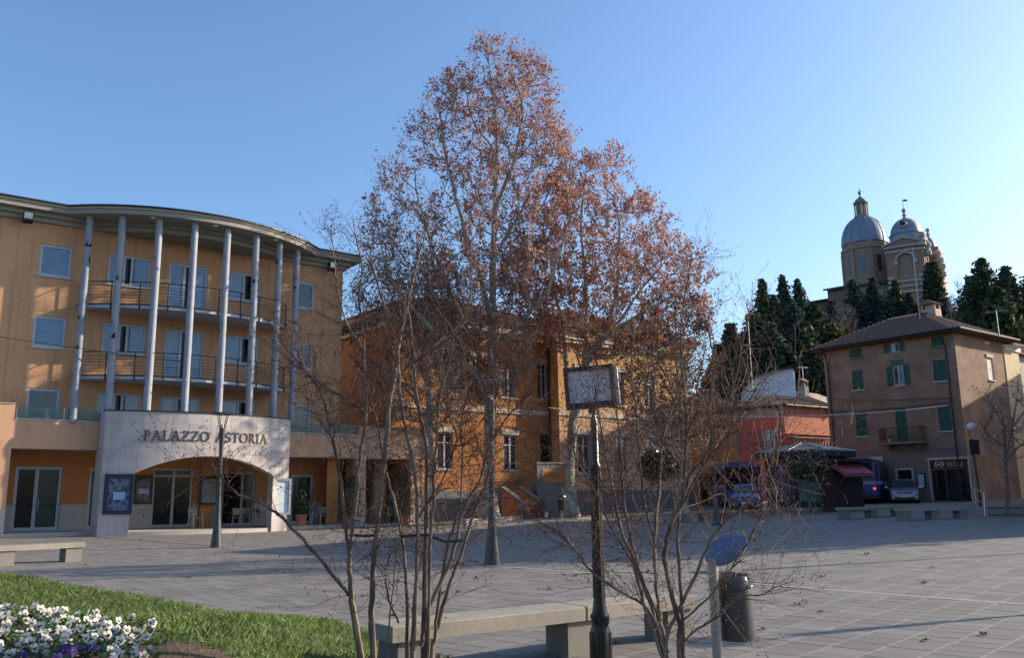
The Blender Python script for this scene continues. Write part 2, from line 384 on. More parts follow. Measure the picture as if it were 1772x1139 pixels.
# ------------------------------------------------------------------ building helpers
def wall_open(mb, u0,u1,z0,z1, ops, y=0.0, depth=.25, mi=0, rmi=None):
    """wall sheet with real openings and reveals; ops = (u0,u1,z0,z1)"""
    us=sorted({u0,u1,*[o[0] for o in ops],*[o[1] for o in ops]}); zs=sorted({z0,z1,*[o[2] for o in ops],*[o[3] for o in ops]})
    us=[u for u in us if u0<=u<=u1]; zs=[z for z in zs if z0<=z<=z1]
    for a,b in zip(us,us[1:]):
        run=None
        for c,d in zip(zs,zs[1:]):
            um,zm=(a+b)/2,(c+d)/2
            if any(o[0]<um<o[1] and o[2]<zm<o[3] for o in ops):
                if run: mb.quad((a,y,run[0]),(b,y,run[0]),(b,y,run[1]),(a,y,run[1]),mi); run=None
            else: run=(run[0],d) if run else (c,d)
        if run: mb.quad((a,y,run[0]),(b,y,run[0]),(b,y,run[1]),(a,y,run[1]),mi)
    r=mi if rmi is None else rmi
    for (a,b,c,d) in ops:
        e=y+depth
        mb.quad((a,y,c),(a,e,c),(a,e,d),(a,y,d),r); mb.quad((b,e,c),(b,y,c),(b,y,d),(b,e,d),r)
        mb.quad((a,y,d),(a,e,d),(b,e,d),(b,y,d),r); mb.quad((a,e,c),(a,y,c),(b,y,c),(b,e,c),r)
def win(parent, T, u0,u1,z0,z1, y, fm, gms, mull=(), trans=(), fw=.07, name='window', sill=None, pane='pane', ins=.045):
    """a frame standing in an opening with its panes as sub-parts; mull/trans are fractions"""
    mb=MB(T); a,b,c,d=u0+.004,u1-.004,z0+.004,z1-.004
    mb.box(a,a+fw,y,y+.07,c,d); mb.box(b-fw,b,y,y+.07,c,d); mb.box(a+fw,b-fw,y,y+.07,d-fw,d); mb.box(a+fw,b-fw,y,y+.07,c,c+fw)
    xs=[a+fw]; 
    for m in mull:
        x=a+(b-a)*m; mb.box(x-fw*.6,x+fw*.6,y+.002,y+.068,c+fw,d-fw); xs+= [x-fw*.6,x+fw*.6]
    xs.append(b-fw); zs=[c+fw]
    for t in trans:
        z=c+(d-c)*t; zs+=[z-fw*.45,z+fw*.45]
        for i in range(0,len(xs),2): mb.box(xs[i],xs[i+1],y+.004,y+.066,z-fw*.45,z+fw*.45)
    zs.append(d-fw); w=mb.build(name,fm,parent); k=0
    for i in range(0,len(xs),2):
        for j in range(0,len(zs),2):
            g=gms[k%len(gms)] if isinstance(gms,(list,tuple)) else gms; k+=1
            MB(T).box(xs[i]-.003,xs[i+1]+.003,y+ins,y+ins+.012,zs[j]-.003,zs[j+1]+.003).build(pane,g,w)
    if sill is not None: MB(T).box(u0-.08,u1+.08,-.07,y,z0-.06,z0-.002).build('sill',sill,w)
    return w
# ------------------------------------------------------------------ Palazzo Astoria: civic hall with bowed, columned front
A=Frame(-15,38,54.5)
hall=thing('civic_hall','apricot hall with bowed columned front and stone arch lettered PALAZZO ASTORIA','building',A.o,A.rot)
ACY,AR=5.35,7.9
def arc_y(u,R=AR,cu=2.0,cyy=ACY): return cyy-sqrt(max(R*R-(u-cu)**2,0))
ops=[]; wins=[]
for top,sl_,dr in ((12.28,10.9,9.78),(9.14,7.8,6.68),(6.05,5.0,4.72)):
    low=top<7
    for (a,b,k) in ((-4.65,-3.4,1),(-1.9,-.08,2),(.75,2.55,3),(3.48,5.2,2),(6.9,8.05,1)):
        z0=dr if (k==3 or low) else sl_
        ops.append((a,b,z0,top)); wins.append((a,b,z0,top,k,low))
mb=MB(); wall_open(mb,-6.25,9.62,4.6,13.2,ops,0,.22)
mb.quad((-6.25,9,0),(-6.25,0,0),(-6.25,0,13.2),(-6.25,9,13.2)); mb.quad((9.62,0,0),(9.62,9,0),(9.62,9,13.2),(9.62,0,13.2)); mb.quad((9.62,9,0),(-6.25,9,0),(-6.25,9,13.2),(9.62,9,13.2))
mb.build('wall',ORANGE,hall)
for i,(a,b,z0,z1,k,low) in enumerate(wins):
    dark=GLASSD; pale=GLASSC
    if k==1: g=GLASSC if not(a>6) else GLASS
    else: g=[GLASSC,GLASSD] if (k+i)%2 else [GLASSC,GLASSD,GLASSC]
    if k==1: win(hall,None,a,b,z0,z1,.04,WPAINT,GLASSC if a<0 and not low else GLASS,(),(),.10,sill=WPAINT if not low else None)
    elif k==2: win(hall,None,a,b,z0,z1,.04,WPAINT,[GLASSC,GLASSD,GLASSC],(.38,.56) if a<0 else (.5,.78),(),.09,sill=WPAINT if not low else None)
    else: win(hall,None,a,b,z0,z1,.04,WPAINT,[GLASSC,GLASSD,GLASSC],(.40,.55),(),.10,name='window')
# roof with bowed eave
def eave(R,yw,u0=-6.95,u1=10.3,n=28,back=9.4):
    h=sqrt(R*R-(ACY-yw)**2); P=[(u0,yw)]
    for i in range(n+1):
        u=2-h+2*h*i/n; P.append((u,arc_y(u,R)))
    P+= [(u1,yw),(u1,back),(u0,back)]; return P
MB().prism(eave(8.35,-.68),13.58,13.80).build('eave_fascia',SOFFIT,hall)
MB().prism(eave(8.42,-.75),13.803,13.87).build('eave_cap',CREAM,hall)
MB().prism(eave(8.5,-.83,-7.02,10.38),13.873,13.95).build('gutter',DARKM,hall)
MB().prism(eave(7.2,-.34,-6.6,9.95,back=9.2),13.40,13.577).build('eave_moulding',SOFFIT,hall)
MB().prism(eave(7.0,-.16,-6.42,9.78,back=9.15),13.2,13.397).build('cornice',SOFFIT,hall)
v=[(-7,-.7,13.951),(10.3,-.7,13.951),(10.3,9.4,13.951),(-7,9.4,13.951),(-3.5,4.3,14.1),(6.8,4.3,14.1)]
MB().add(v,[(0,1,5,4),(1,2,5),(2,3,4,5),(3,0,4)]).build('roof',RTILE,hall)
for u in (-.7,1.9,5.0): MB().lathe([(.001,0),(.09,0),(.11,-.03),(.11,-.06),(.001,-.08)],12,(u,arc_y(u,8.1),13.578)).build('soffit_lamp',WHITE,hall)
# columns on the parapet
colu=[-2.95,-1.78,-.38,1.08,2.55,4.0,5.35,6.55]
for i,u in enumerate(colu):
    zb=4.62 if i==0 else 5.14; y=arc_y(u)
    MB().lathe([(.158,zb),(.155,zb+.4),(.150,13.579)],20,(u,y,0)).build('column',COLPAINT,hall,True)
# bowed balconies
def arcpts(R,ua,ub,n): return [(ua+(ub-ua)*i/n, arc_y(ua+(ub-ua)*i/n,R)) for i in range(n+1)]
for zb in (9.60,6.50):
    P=arcpts(7.55,-3.0,6.25,22); poly=[(-3.0,-.004)]+P+[(6.25,-.004)]
    b=MB().prism(poly,zb,zb+.13).build('balcony',WPAINT,hall)
    P2=arcpts(7.58,-3.02,6.27,22); MB().prism([(-3.02,-.008)]+P2+[(6.27,-.008)],zb+.131,zb+.18).build('balcony_edge',DARKM,b)
    rail=MB(); P3=arcpts(7.50,-2.93,6.18,22)
    ends=[(-2.93,-.03)]+P3+[(6.18,-.03)]
    rail.tube([(x,y,zb+1.18) for x,y in ends],.022,6)
    for k in range(6): rail.tube([(x,y,zb+.32+k*.135) for x,y in ends],.008,4)
    rail.build('railing',DARKM,b)
    for u in (-2.93,-1.9,-.85,.25,1.35,2.45,3.5,4.5,5.4,6.18):
        y=arc_y(u,7.50); MB().box(u-.02,u+.02,y-.02,y+.02,zb+.182,zb+1.16).box(u-.03,u+.03,y-.09,y-.055,zb-.06,zb+.2).build('rail_post',DARKM,b)
# stone portal with arch
def py_(u): return 6.81-sqrt(9.56**2-(u-2.16)**2)
PL0,PL1,PZ=-1.90,6.22,5.08; SU0,SU1=-.80,5.32; RAch=6.35
def arch(u): return -9 if (u<=SU0 or u>=SU1) else 2.48+sqrt(RAch**2-(u-2.26)**2)-(RAch-.78)
PD=.62
us=[PL0]+[PL0+(PL1-PL0)*i/56 for i in range(1,56)]+[PL1]; us=sorted(us+[SU0,SU1])
mb=MB()
for a,b in zip(us,us[1:]):
    if b-a<1e-4: continue
    m=(a+b)/2; out=m<SU0 or m>SU1
    za,zb=(0.0,0.0) if out else (arch(min(max(a,SU0+1e-4),SU1-1e-4)),arch(min(max(b,SU0+1e-4),SU1-1e-4)))
    ya,yb=py_(a)+.03,py_(b)+.03; Ya,Yb=py_(a)+PD,py_(b)+PD
    mb.quad((a,ya,za),(b,yb,zb),(b,yb,PZ),(a,ya,PZ)); mb.quad((b,Yb,zb),(a,Ya,za),(a,Ya,PZ),(b,Yb,PZ))
    if not out: mb.quad((a,Ya,za),(b,Yb,zb),(b,yb,zb),(a,ya,za))
    mb.quad((a,ya,PZ),(b,yb,PZ),(b,Yb,PZ),(a,Ya,PZ))
for u,zt in ((PL0,PZ),(PL1,PZ),(SU0,2.48),(SU1,2.48)): mb.quad((u,py_(u)+.03,0),(u,py_(u)+PD,0),(u,py_(u)+PD,zt),(u,py_(u)+.03,zt))
mb.build('portal',STONE,hall)
STN=[M('travertine slab tone %d'%i,c,.75,.10,1.8,.1,bscale=25,streak=.25,stain=.12) for i,c in enumerate([(.47,.42,.39),(.50,.45,.41),(.44,.395,.375),(.48,.43,.415)])]
portal=[o for o in bpy.data.objects if o.name=='portal'][0]
cw=(PL1-PL0)/13; row=.51
for i in range(13):
    for j in range(10):
        a,b=PL0+cw*i,PL0+cw*(i+1); z0,z1=j*row,(j+1)*row
        cut=[a]+[a+(b-a)*k/3 for k in (1,2)]+[b]
        if a<SU0<b: cut.append(SU0)
        if a<SU1<b: cut.append(SU1)
        cut.sort(); mb=MB(); ok=False; g=.0028
        for p,q in zip(cut,cut[1:]):
            p2=p+(g if p==a else 0); q2=q-(g if q==b else 0)
            m=(p+q)/2; lo_p=z0+g; lo_q=z0+g
            if SU0<m<SU1:
                lo_p=max(lo_p,arch(min(max(p2,SU0+.001),SU1-.001))); lo_q=max(lo_q,arch(min(max(q2,SU0+.001),SU1-.001)))
            hi=z1-g
            if lo_p>=hi-.01 and lo_q>=hi-.01: continue
            lo_p=min(lo_p,hi); lo_q=min(lo_q,hi); ok=True
            d=random.uniform(-.002,.003)*0
            f=[(p2,py_(p2)-d,lo_p),(q2,py_(q2)-d,lo_q),(q2,py_(q2)-d,hi),(p2,py_(p2)-d,hi)]
            bk=[(x,y+.028,z) for x,y,z in f]
            mb.add(f+bk,[(0,1,2,3),(0,4,5,1),(3,2,6,7)]+([(0,3,7,4)] if p==a else [])+([(1,5,6,2)] if q==b else []))
        if ok: mb.build('stone_slab',random.choice(STN),portal)
MB().box(PL0+.004,PL0+.3,py_(PL0)+PD-.02,-.45,0,PZ-.004).box(PL1-.3,PL1-.004,py_(PL1)+PD-.02,-.45,0,PZ-.004).build('portal_return',STONE,hall,kind='stuff')
# dark coping on the portal
Pf=[(u,py_(u)-.04) for u in us]; Pb=[(u,py_(u)+PD+.04) for u in reversed(us)]
MB().prism(Pf+Pb,PZ+.002,PZ+.05).build('coping',DARKM,hall)
# terrace deck behind portal and beside it
MB().prism([(PL0+.01,py_(PL0)+PD)]+[(u,py_(u)+PD-.01) for u in us[1:-1]]+[(PL1-.01,py_(PL1)+PD),(PL1-.01,-.003),(PL0+.01,-.003)],4.45,4.6).build('terrace_deck',STONE2,hall)
# letters, flared strokes cut from bronze sheet
def glyph(ch):
    """strokes as (x0,z0,x1,z1,w0,w1) in a unit-high cell, plus arcs as polylines; returns list of polygons and the width"""
    P=[]; 
    def st(x0,z0,x1,z1,w0,w1=None):
        w1=w0 if w1 is None else w1; dx,dz=x1-x0,z1-z0; l=hypot(dx,dz); nx,nz=-dz/l,dx/l
        P.append([(x0+nx*w0/2,z0+nz*w0/2),(x0-nx*w0/2,z0-nz*w0/2),(x1-nx*w1/2,z1-nz*w1/2),(x1+nx*w1/2,z1+nz*w1/2)])
    def serif(x,z,w): st(x-w/2,z,x+w/2,z,.06)
    def arc(cx,cz,rx,rz,a0,a1,wmin,wmax,n=12):
        pts=[(cx+rx*cos(a0+(a1-a0)*i/n),cz+rz*sin(a0+(a1-a0)*i/n),wmin+(wmax-wmin)*abs(cos(a0+(a1-a0)*i/n))) for i in range(n+1)]
        for p,q in zip(pts,pts[1:]): st(p[0],p[1],q[0],q[1],p[2],q[2])
    K,T=.13,.06
    if ch=='P': st(.18,0,.18,1,K); serif(.18,.03,.34); serif(.1,.97,.2); arc(.2,.72,.34,.25,-pi/2,pi/2,T,K); w=.62
    elif ch=='A': st(.12,0,.44,1,T); st(.44,1,.78,0,K); st(.25,.34,.64,.34,T); serif(.12,.03,.24); serif(.78,.03,.28); w=.9
    elif ch=='L': st(.18,0,.18,1,K); serif(.18,.97,.34); st(.06,.035,.62,.035,.07); st(.6,.02,.63,.2,T); w=.68
    elif ch=='Z': st(.1,.965,.7,.965,.07); st(.68,.96,.1,.04,K); st(.08,.035,.72,.035,.07); st(.11,.97,.08,.8,T); st(.72,.03,.74,.2,T); w=.8
    elif ch=='O': arc(.46,.5,.4,.47,0,2*pi,T,K,22); w=.92
    elif ch=='S': arc(.3,.74,.22,.23,.3,pi*1.5-.1,T,K*.9,12); arc(.31,.26,.24,.23,pi/2-.1,-pi+.2,T,K*.9,12); w=.62
    elif ch=='T': st(.38,0,.38,1,K); st(.03,.965,.73,.965,.07); serif(.38,.03,.3); st(.04,.97,.02,.8,T); st(.72,.97,.74,.8,T); w=.76
    elif ch=='R': st(.18,0,.18,1,K); serif(.18,.03,.32); serif(.1,.97,.2); arc(.2,.74,.32,.23,-pi/2,pi/2,T,K); st(.34,.5,.72,.02,K); serif(.74,.03,.14); w=.78
    elif ch=='I': st(.17,0,.17,1,K); serif(.17,.03,.32); serif(.17,.97,.32); w=.34
    elif ch=='E': st(.16,0,.16,1,K); st(.1,.965,.6,.965,.07); st(.1,.035,.62,.035,.07); st(.16,.5,.5,.5,T); w=.68
    elif ch=='G': arc(.46,.5,.4,.47,.7,2*pi-.5,T,K,20); st(.82,.05,.82,.45,K*.9); serif(.78,.47,.26); w=.95
    else: w=.45
    return P,w
def lettering(parent,text,mat,place,h,gap=.10,thick=.03,y0=-.03):
    """place(s) -> (u,y,z0,tangent) at running length s"""
    s=0
    for ch in text:
        P,w=glyph(ch)
        if P:
            mb=MB(); k=0
            for poly in P:
                k+=1; e=k*.0004
                def tr(x,z,d): 
                    u,y,z0,tx,ty=place(s+x*h); return (u+ty*d, y-tx*d, z0+z*h)
                n=len(poly); f=[tr(x,z,thick+e) for x,z in poly]; b=[tr(x,z,.004) for x,z in poly]
                mb.add(f+b,[tuple(range(n))]+[(i,n+i,n+(i+1)%n,(i+1)%n) for i in range(n)])
            mb.build('letter',mat,parent)
        s+=(w+gap)*h
    return s
BRONZE=M('dark bronze letters',(.10,.062,.045),.5,.2,8,metal=.5)
ul=A.uz(249,762,-2.5); ur=A.uz(464,768,-2.4)
textw=sum(glyph(c)[1]+.10 for c in 'PALAZZO ASTORIA')
LH=(ur[0]-ul[0])/textw
def place_arc(s):
    u=ul[0]+s; e=.01; dy=(py_(u+e)-py_(u-e))/(2*e); l=hypot(1,dy); return u,py_(u),ul[1]+.0,1/l,dy/l
# build at true stroke scale: letters a little taller than the running width
def lettering_scaled(): 
    return lettering(hall,'PALAZZO ASTORIA',BRONZE,lambda s: place_arc(s),LH)
lettering_scaled()
# arcades either side
mb=MB()
mb.box(-5.12,-1.91,-.8,-.5,3.50,4.66); mb.box(-9.5,-5.12,-.803,-.5,3.50,5.27); mb.box(-9.5,-5.12,-.803,-.3,0,3.499)
mb.build('arcade_fascia',PEACH,hall)
MB().box(-9.52,-5.10,-.84,-.45,5.272,5.31).build('coping',STONE2,hall)
MB().box(-9.5,-5.118,-.83,-.8031,0,1.15).build('pier_plinth',STONE2,hall)
MB().box(-5.1,-1.85,-.83,-.49,4.662,4.70).build('coping',STONE2,hall)
MB().box(-9.5,-1.84,-.499,-.004,4.40,4.598).build('terrace_deck',STONE2,hall)
MB().box(-9.5,-1.84,-.499,1.35,3.502,3.6).build('arcade_soffit',SOFFIT,hall)
mb=MB(); mb.box(6.23,10.33,-.8,-.5,3.40,4.52); mb.box(10.331,14.3,-.803,-.45,3.40,5.02); mb.box(13.99,14.3,-.449,6,0,5.02); mb.build('arcade_fascia',PEACH,hall)
MB().box(10.33,14.33,-.84,-.41,5.022,5.06).build('coping',STONE2,hall)
MB().box(6.34,10.3,-.83,-.49,4.522,4.56).build('coping',STONE2,hall)
MB().box(6.34,9.61,-.499,-.004,4.36,4.5).build('terrace_deck',STONE2,hall)
MB().box(6.34,13.98,-.499,3.9,3.402,3.5).build('arcade_soffit',SOFFIT,hall)
for a,b in ((10.28,10.80),(13.42,13.988)):
    MB().box(a,b,-.78,-.32,1.0,3.399).build('pillar',PEACH,hall); MB().box(a-.02,b+.012,-.80,-.30,0,.998).build('pillar_base',STONE2,hall)
# glass guards on the terraces
for a,b,z in ((-5.05,-3.35,4.70),(-3.3,-1.9,4.70),(6.45,8.35,4.56),(8.4,10.25,4.56)):
    MB().box(a,b,-.68,-.665,z+.02,z+.50).build('glass_guard',RAILG,hall); MB().box(a,b,-.70,-.645,z,z+.02).build('guard_rail',STEEL,hall); MB().box(a,a+.03,-.69,-.655,z+.022,z+.52).build('guard_post',STEEL,hall)
# shop fronts behind the arcades
YS=1.35
S=lambda px,py=870: A.uz(px,py,YS)[0]
shop=[(S(22),S(104),.2,2.86,'d'),(S(151),S(186),.2,2.84,'d1'),(S(262),S(332),.2,2.86,'e'),(S(383),S(440),.2,2.72,'e2'),(S(503),S(541),.2,2.62,'d1')]
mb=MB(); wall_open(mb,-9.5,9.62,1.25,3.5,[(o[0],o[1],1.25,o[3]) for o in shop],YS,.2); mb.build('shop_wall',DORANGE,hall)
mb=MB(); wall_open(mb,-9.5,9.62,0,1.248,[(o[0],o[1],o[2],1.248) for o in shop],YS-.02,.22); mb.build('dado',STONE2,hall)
for (a,b,z0,z1,k) in shop:
    if k=='d': win(hall,None,a,b,z0,z1,YS+.06,WPAINT,[GLASSD,GLASST],(.46,),(),.12,name='door')
    elif k=='d1': win(hall,None,a,b,z0,z1,YS+.06,WPAINT,[GLASST if a<0 else GLASSD],(),(),.12,name='door')
    elif k=='e': win(hall,None,a,b,z0,z1,YS+.06,GREYP,GLASSD,(.52,),(.87,),.10,name='door')
    else: win(hall,None,a,b,z0,z1,YS+.06,GREYP,[GLASSD,GLASST],(.62,),(),.09,name='door')
for u in (S(61),):
    MB().tube([(u+.10,YS-.03,1.0),(u+.10,YS-.06,1.05),(u+.10,YS-.06,1.5),(u+.10,YS-.03,1.55)],.015,6).build('door_handle',STEEL,hall)
MB().box(-9.5,14.0,-.9,1.34,0,.17).build('arcade_floor',STONE2,hall)
Pf=[(u,py_(u)+.1) for u in us if SU0<=u<=SU1]
MB().prism(Pf+[(SU1,-.902),(SU0,-.902)],0,.168).build('portal_step',STONE2,hall)
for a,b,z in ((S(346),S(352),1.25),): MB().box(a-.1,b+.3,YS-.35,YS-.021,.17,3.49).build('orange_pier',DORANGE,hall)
MB().prism([(u,py_(u)+PD) for u in us]+[(PL1,YS),(PL0,YS)],3.5,3.6).build('portal_ceiling',SOFFIT,hall)
# passage at the right end: back wall, inner pillars, doorway
mb=MB(); wall_open(mb,9.62,14.0,0,3.5,[(11.6,12.9,0,2.6)],3.9,.3); mb.build('passage_wall',PEACH,hall)
MB().box(11.6,12.9,4.15,4.2,0,2.6).build('passage_door',GREYP,hall)
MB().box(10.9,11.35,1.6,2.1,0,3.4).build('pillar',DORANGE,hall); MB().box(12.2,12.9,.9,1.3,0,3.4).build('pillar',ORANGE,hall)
mb=MB(); mb.box(9.0,9.618,-.1,-.02,0,3.4); mb.build('wall_return',DORANGE,hall)
# two floodlights under the eave
def floodlight(u,lab):
    t=thing('floodlight',lab,'floodlight',A.w(u,-.45,13.22),A.rot,'floodlights under the hall eave')
    mb=MB(); mb.add([(-.2,-.18,-.2),(.2,-.18,-.2),(.2,.05,-.28),(-.2,.05,-.28),(-.2,-.24,.18),(.2,-.24,.18),(.2,.12,.12),(-.2,.12,.12)],[(3,2,1,0),(4,5,6,7),(0,1,5,4),(1,2,6,5),(2,3,7,6),(3,0,4,7)]); mb.build('lamp_housing',DARKM,t)
    MB().add([(-.16,-.235,.14),(.16,-.235,.14),(.16,-.20,-.12),(-.16,-.20,-.12)],[(3,2,1,0)]).build('lamp_glass',STEEL,t)
    MB().box(-.03,.03,.05,.30,-.05,0).build('bracket',DARKM,t); return t
uf=A.uz(48,377,-.45)[0]; floodlight(uf,'square floodlight under the eave at the hall\'s far left corner')
uf=A.uz(574,457,-.45)[0]; floodlight(uf,'square floodlight under the eave right of the hall\'s columns')
# poster cases
POST=[ramp_mat('film poster print %d'%k,c,s,.5,0,6,stops=None,vecscale=(1,1,.8)) for k,(c,s) in enumerate([([(.02,.018,.02),(.05,.045,.05),(.14,.19,.30),(.05,.04,.04),(.22,.13,.10)],3.2),([(.01,.01,.012),(.05,.05,.05),(.18,.17,.15),(.03,.03,.03)],3.0),([(.55,.62,.66),(.62,.68,.72),(.36,.50,.60)],2.0),([(.22,.20,.18),(.30,.29,.27),(.12,.12,.13)],4.0)])]
def poster(px0,py0,px1,py1,yf,lab,fm,pm,notice=False,dep=.1,fw=.14):
    u0,z1=A.uz(px0,py0,yf); u1,z0=A.uz(px1,py1,yf); c=A.w((u0+u1)/2,yf,z0); w=(u1-u0)/2; h=z1-z0
    sl=0
    if yf<-1:
        ua,ub=u0,u1; sl=atan2(py_(ub)-py_(ua),ub-ua)
        if u1>5: sl=0
        c=A.w((u0+u1)/2,(py_(ua)+py_(ub))/2-.015,z0)
    t=thing('poster_case',lab,'poster case',c,A.rot+sl,'poster cases at the hall entrance')
    mb=MB(); mb.box(-w,-w+fw,-dep,0,0,h); mb.box(w-fw,w,-dep,0,0,h); mb.box(-w+fw,w-fw,-dep,0,0,fw); mb.box(-w+fw,w-fw,-dep,0,h-fw,h); mb.build('frame',fm,t)
    MB().box(-w+fw,w-fw,-dep*.45,-.005,fw,h-fw).build('poster',pm,t)
    if notice: MB().box(-.2,.25,-dep*.45-.012,-dep*.45-.002,h*.36,h*.55).build('notice',M('pale blue notice paper',(.30,.42,.60),.6,.1,6),t)
    return t
poster(181,821,226,890,-1.95,'large blue framed film poster on the left stone pier of the arch',BLUEP,POST[0],True)
poster(233,824,262,873,YS-.03,'black framed film poster inside the arch left of the glass doors',DARKM,POST[1],True,.07,.1)
poster(347,826,376,874,YS-.38,'framed pale notice board on the orange pier behind the lamp post',DARKM,POST[3],False,.06,.09)
poster(470,829,498,891,-1.85,'pale silver framed poster case on the right stone pier of the arch',GREYP,POST[2],False,.12,.1)
# cafe furniture and pots under the arcade
CANE=M('tan woven cane',(.36,.27,.17),.8,.25,30)
def make_chair(lab,loc,rot):
    t=thing('cafe_chair',lab,'chair',loc,rot,'cafe chairs under the arcade')
    MB().bbox(-.22,.22,-.21,.21,.43,.46,.01).build('seat',CANE,t)
    mb=MB(); mb.add([(-.2,.21,.55),(.2,.21,.55),(.2,.29,.85),(-.2,.29,.85),(-.2,.225,.55),(.2,.225,.55),(.2,.305,.85),(-.2,.305,.85)],[(0,1,2,3),(7,6,5,4),(3,2,6,7),(0,3,7,4),(1,5,6,2)]); mb.build('backrest',CANE,t)
    for s in (-1,1):
        MB().tube([(s*.25,-.25,0),(s*.23,-.2,.44),(s*.24,-.18,.66),(s*.24,.05,.67),(s*.22,.2,.62)],.013,6).build('front_leg',STEEL,t)
        MB().tube([(s*.24,.28,0),(s*.21,.2,.44),(s*.2,.3,.88)],.013,6).build('rear_leg',STEEL,t)
    return t
fz=.17
spots=[(S(318,905),-.35,.3),(S(392,905),-.2,2.6),(S(410,905),.35,-.4),(S(432,905),-.3,.9),(8.6,-.1,-1.0)]
labs=['cafe chair standing alone before the glass entrance doors','cafe chair right beside the slim lamp post','cafe chair at the middle of the group behind the lamp post','cafe chair nearest the right stone pier inside the arch','cafe chair between the first two potted shrubs']
c0=None
for (u,y,r),lb in zip(spots,labs):
    p=A.w(u,y,fz)
    if c0 is None: c0=make_chair(lb,p,A.rot+r)
    else: dup(c0,p,A.rot+r,lb)
for px,y,r,lb in ((652,-.2,2.2,'leftmost cafe chair right of the second arcade pillar'),(664,.5,-2.4,'cafe chair behind the small round table by the arcade pillar'),(686,.3,.5,'cafe chair turned to the round table beside the third potted shrub'),(678,-.5,1.2,'nearest cafe chair at the round table under the far arcade')):
    q=A.uz(px,905,y)[0]; dup(c0,A.w(q,y,fz),A.rot+r,lb)
def make_table(lab,loc):
    t=thing('cafe_table',lab,'table',loc,0,'cafe tables under the arcade')
    MB().lathe([(.001,.71),(.33,.71),(.34,.725),(.33,.74),(.001,.74)],20).build('table_top',STEEL,t); MB().lathe([(.2,0),(.2,.02),(.03,.05),(.025,.71)],10).build('table_leg',STEEL,t); return t
t0=make_table('round cafe table behind the slim lamp post under the arch',A.w(S(420,905),.1,fz))
q=A.uz(672,905,0)[0]; dup(t0,A.w(q,0,fz),0,'round cafe table between the second and third potted shrubs')
LEAFD=ramp_mat('dark evergreen leaf',[(.018,.032,.012),(.03,.055,.018),(.055,.075,.03)],3,.45,kind='island',spec=.5)
BARK=ramp_mat('grey brown bark',[(.07,.055,.042),(.13,.105,.08),(.19,.16,.13)],14,.9,.4)
def leaf_quads(C,size,rg,flat=.5):
    """folded leaf-sized quads at centres C"""
    n=len(C); a=rg.normal(size=(n,3)); a/=np.linalg.norm(a,axis=1)[:,None]; b=rg.normal(size=(n,3)); b-=a*(a*b).sum(1)[:,None]; b/=np.linalg.norm(b,axis=1)[:,None]
    s=size*rg.uniform(.6,1.3,size=(n,1)); w=s*.62
    return np.stack([C-a*s*.5,C+b*w*.5,C+a*s*.5,C-b*w*.5],1).reshape(-1,3)
def potted(loc,h,w,lab,seed):
    rg=np.random.default_rng(seed); t=thing('potted_shrub',lab,'potted plant',loc,0,'potted shrubs under the arcade')
    MB().lathe([(.001,0),(.2,0),(.27,.44),(.30,.44),(.31,.52),(.27,.52),(.26,.46),(.001,.46)],18).build('pot',TERRA,t,True)
    MB().tube([(0,0,.4),(.02,.01,1),(0,.03,h*.7)],[.03,.025,.015],6).build('stem',BARK,t)
    n=1500; z=rg.uniform(.55,h,n); rr=w*(1-((z-.55)/(h-.55))**2*.75)*np.sqrt(rg.uniform(.12,1,n)); an=rg.uniform(0,2*pi,n)
    lump=1+.3*np.sin(an*3+z*4)
    np_obj('foliage',leaf_quads(np.stack([rr*lump*np.cos(an),rr*lump*np.sin(an),z],1),.11,rg),4,LEAFD,t)
for px,y,h,w,lb,sd in ((521,-.55,2.3,.55,'dark potted shrub left of the glass door beside the right stone pier',3),(607,-1.3,2.5,.5,'dark potted shrub in terracotta pot before the peach arcade pillar',4),(699,-1.0,2.9,.45,'tall dark potted shrub beside the cafe tables at the arcade end',5)):
    u=A.uz(px,905,y)[0]; p=A.w(u,y,.17 if y>-.9 else .02); potted(p,h,w,lb,sd)
u=S(563,905); t=thing('ash_bin','slim black litter bin against the dado right of the shop door','bin',A.w(u,YS-.35,.17),A.rot)
MB().bbox(-.22,.22,-.18,.18,0,1.05,.02).build('bin_body',DARKM,t); MB().box(-.15,.15,-.19,-.18,.75,.95).build('bin_flap',IRON,t)
# ------------------------------------------------------------------ roofs with tile courses
def slope_tiles(mb, p0, p1, up, inset, pitch=.24, seg=.55, r=.075):
    """half-round tiles in courses on a slope: p0-p1 eave, up = vector eave->ridge, inset = shrink of the ridge at each end (0..)"""
    p0,p1,up=Vector(p0),Vector(p1),Vector(up); e=p1-p0; L=e.length; e.normalize(); n=e.cross(up).normalized(); 
    if n.z<0: n=-n
    U=up.length; un=up.normalized(); k=int(L/pitch)
    for i in range(k):
        x=(i+.5)*pitch; lim=1.0
        if inset[0]>0 and x<inset[0]: lim=min(lim,x/inset[0])
        if inset[1]>0 and L-x<inset[1]: lim=min(lim,(L-x)/inset[1])
        D_=U*lim; m=max(1,int(D_/seg)); b=p0+e*x
        for j in range(m):
            a0=D_*j/m; a1=D_*(j+1)/m+.04; w=random.uniform(-.008,.008); l0=random.uniform(0,.012)+.012; c0_=b+un*a0+e*w+n*l0; c1_=b+un*a1+e*w
            v=[]
            for c,rr in ((c0_,r*1.08),(c1_,r*.9)):
                v+=[c-e*rr,c-e*rr*.55+n*rr*.75,c+e*rr*.55+n*rr*.75,c+e*rr]
            mb.add(v,[(0,1,5,4),(1,2,6,5),(2,3,7,6),(0,3,2,1)])
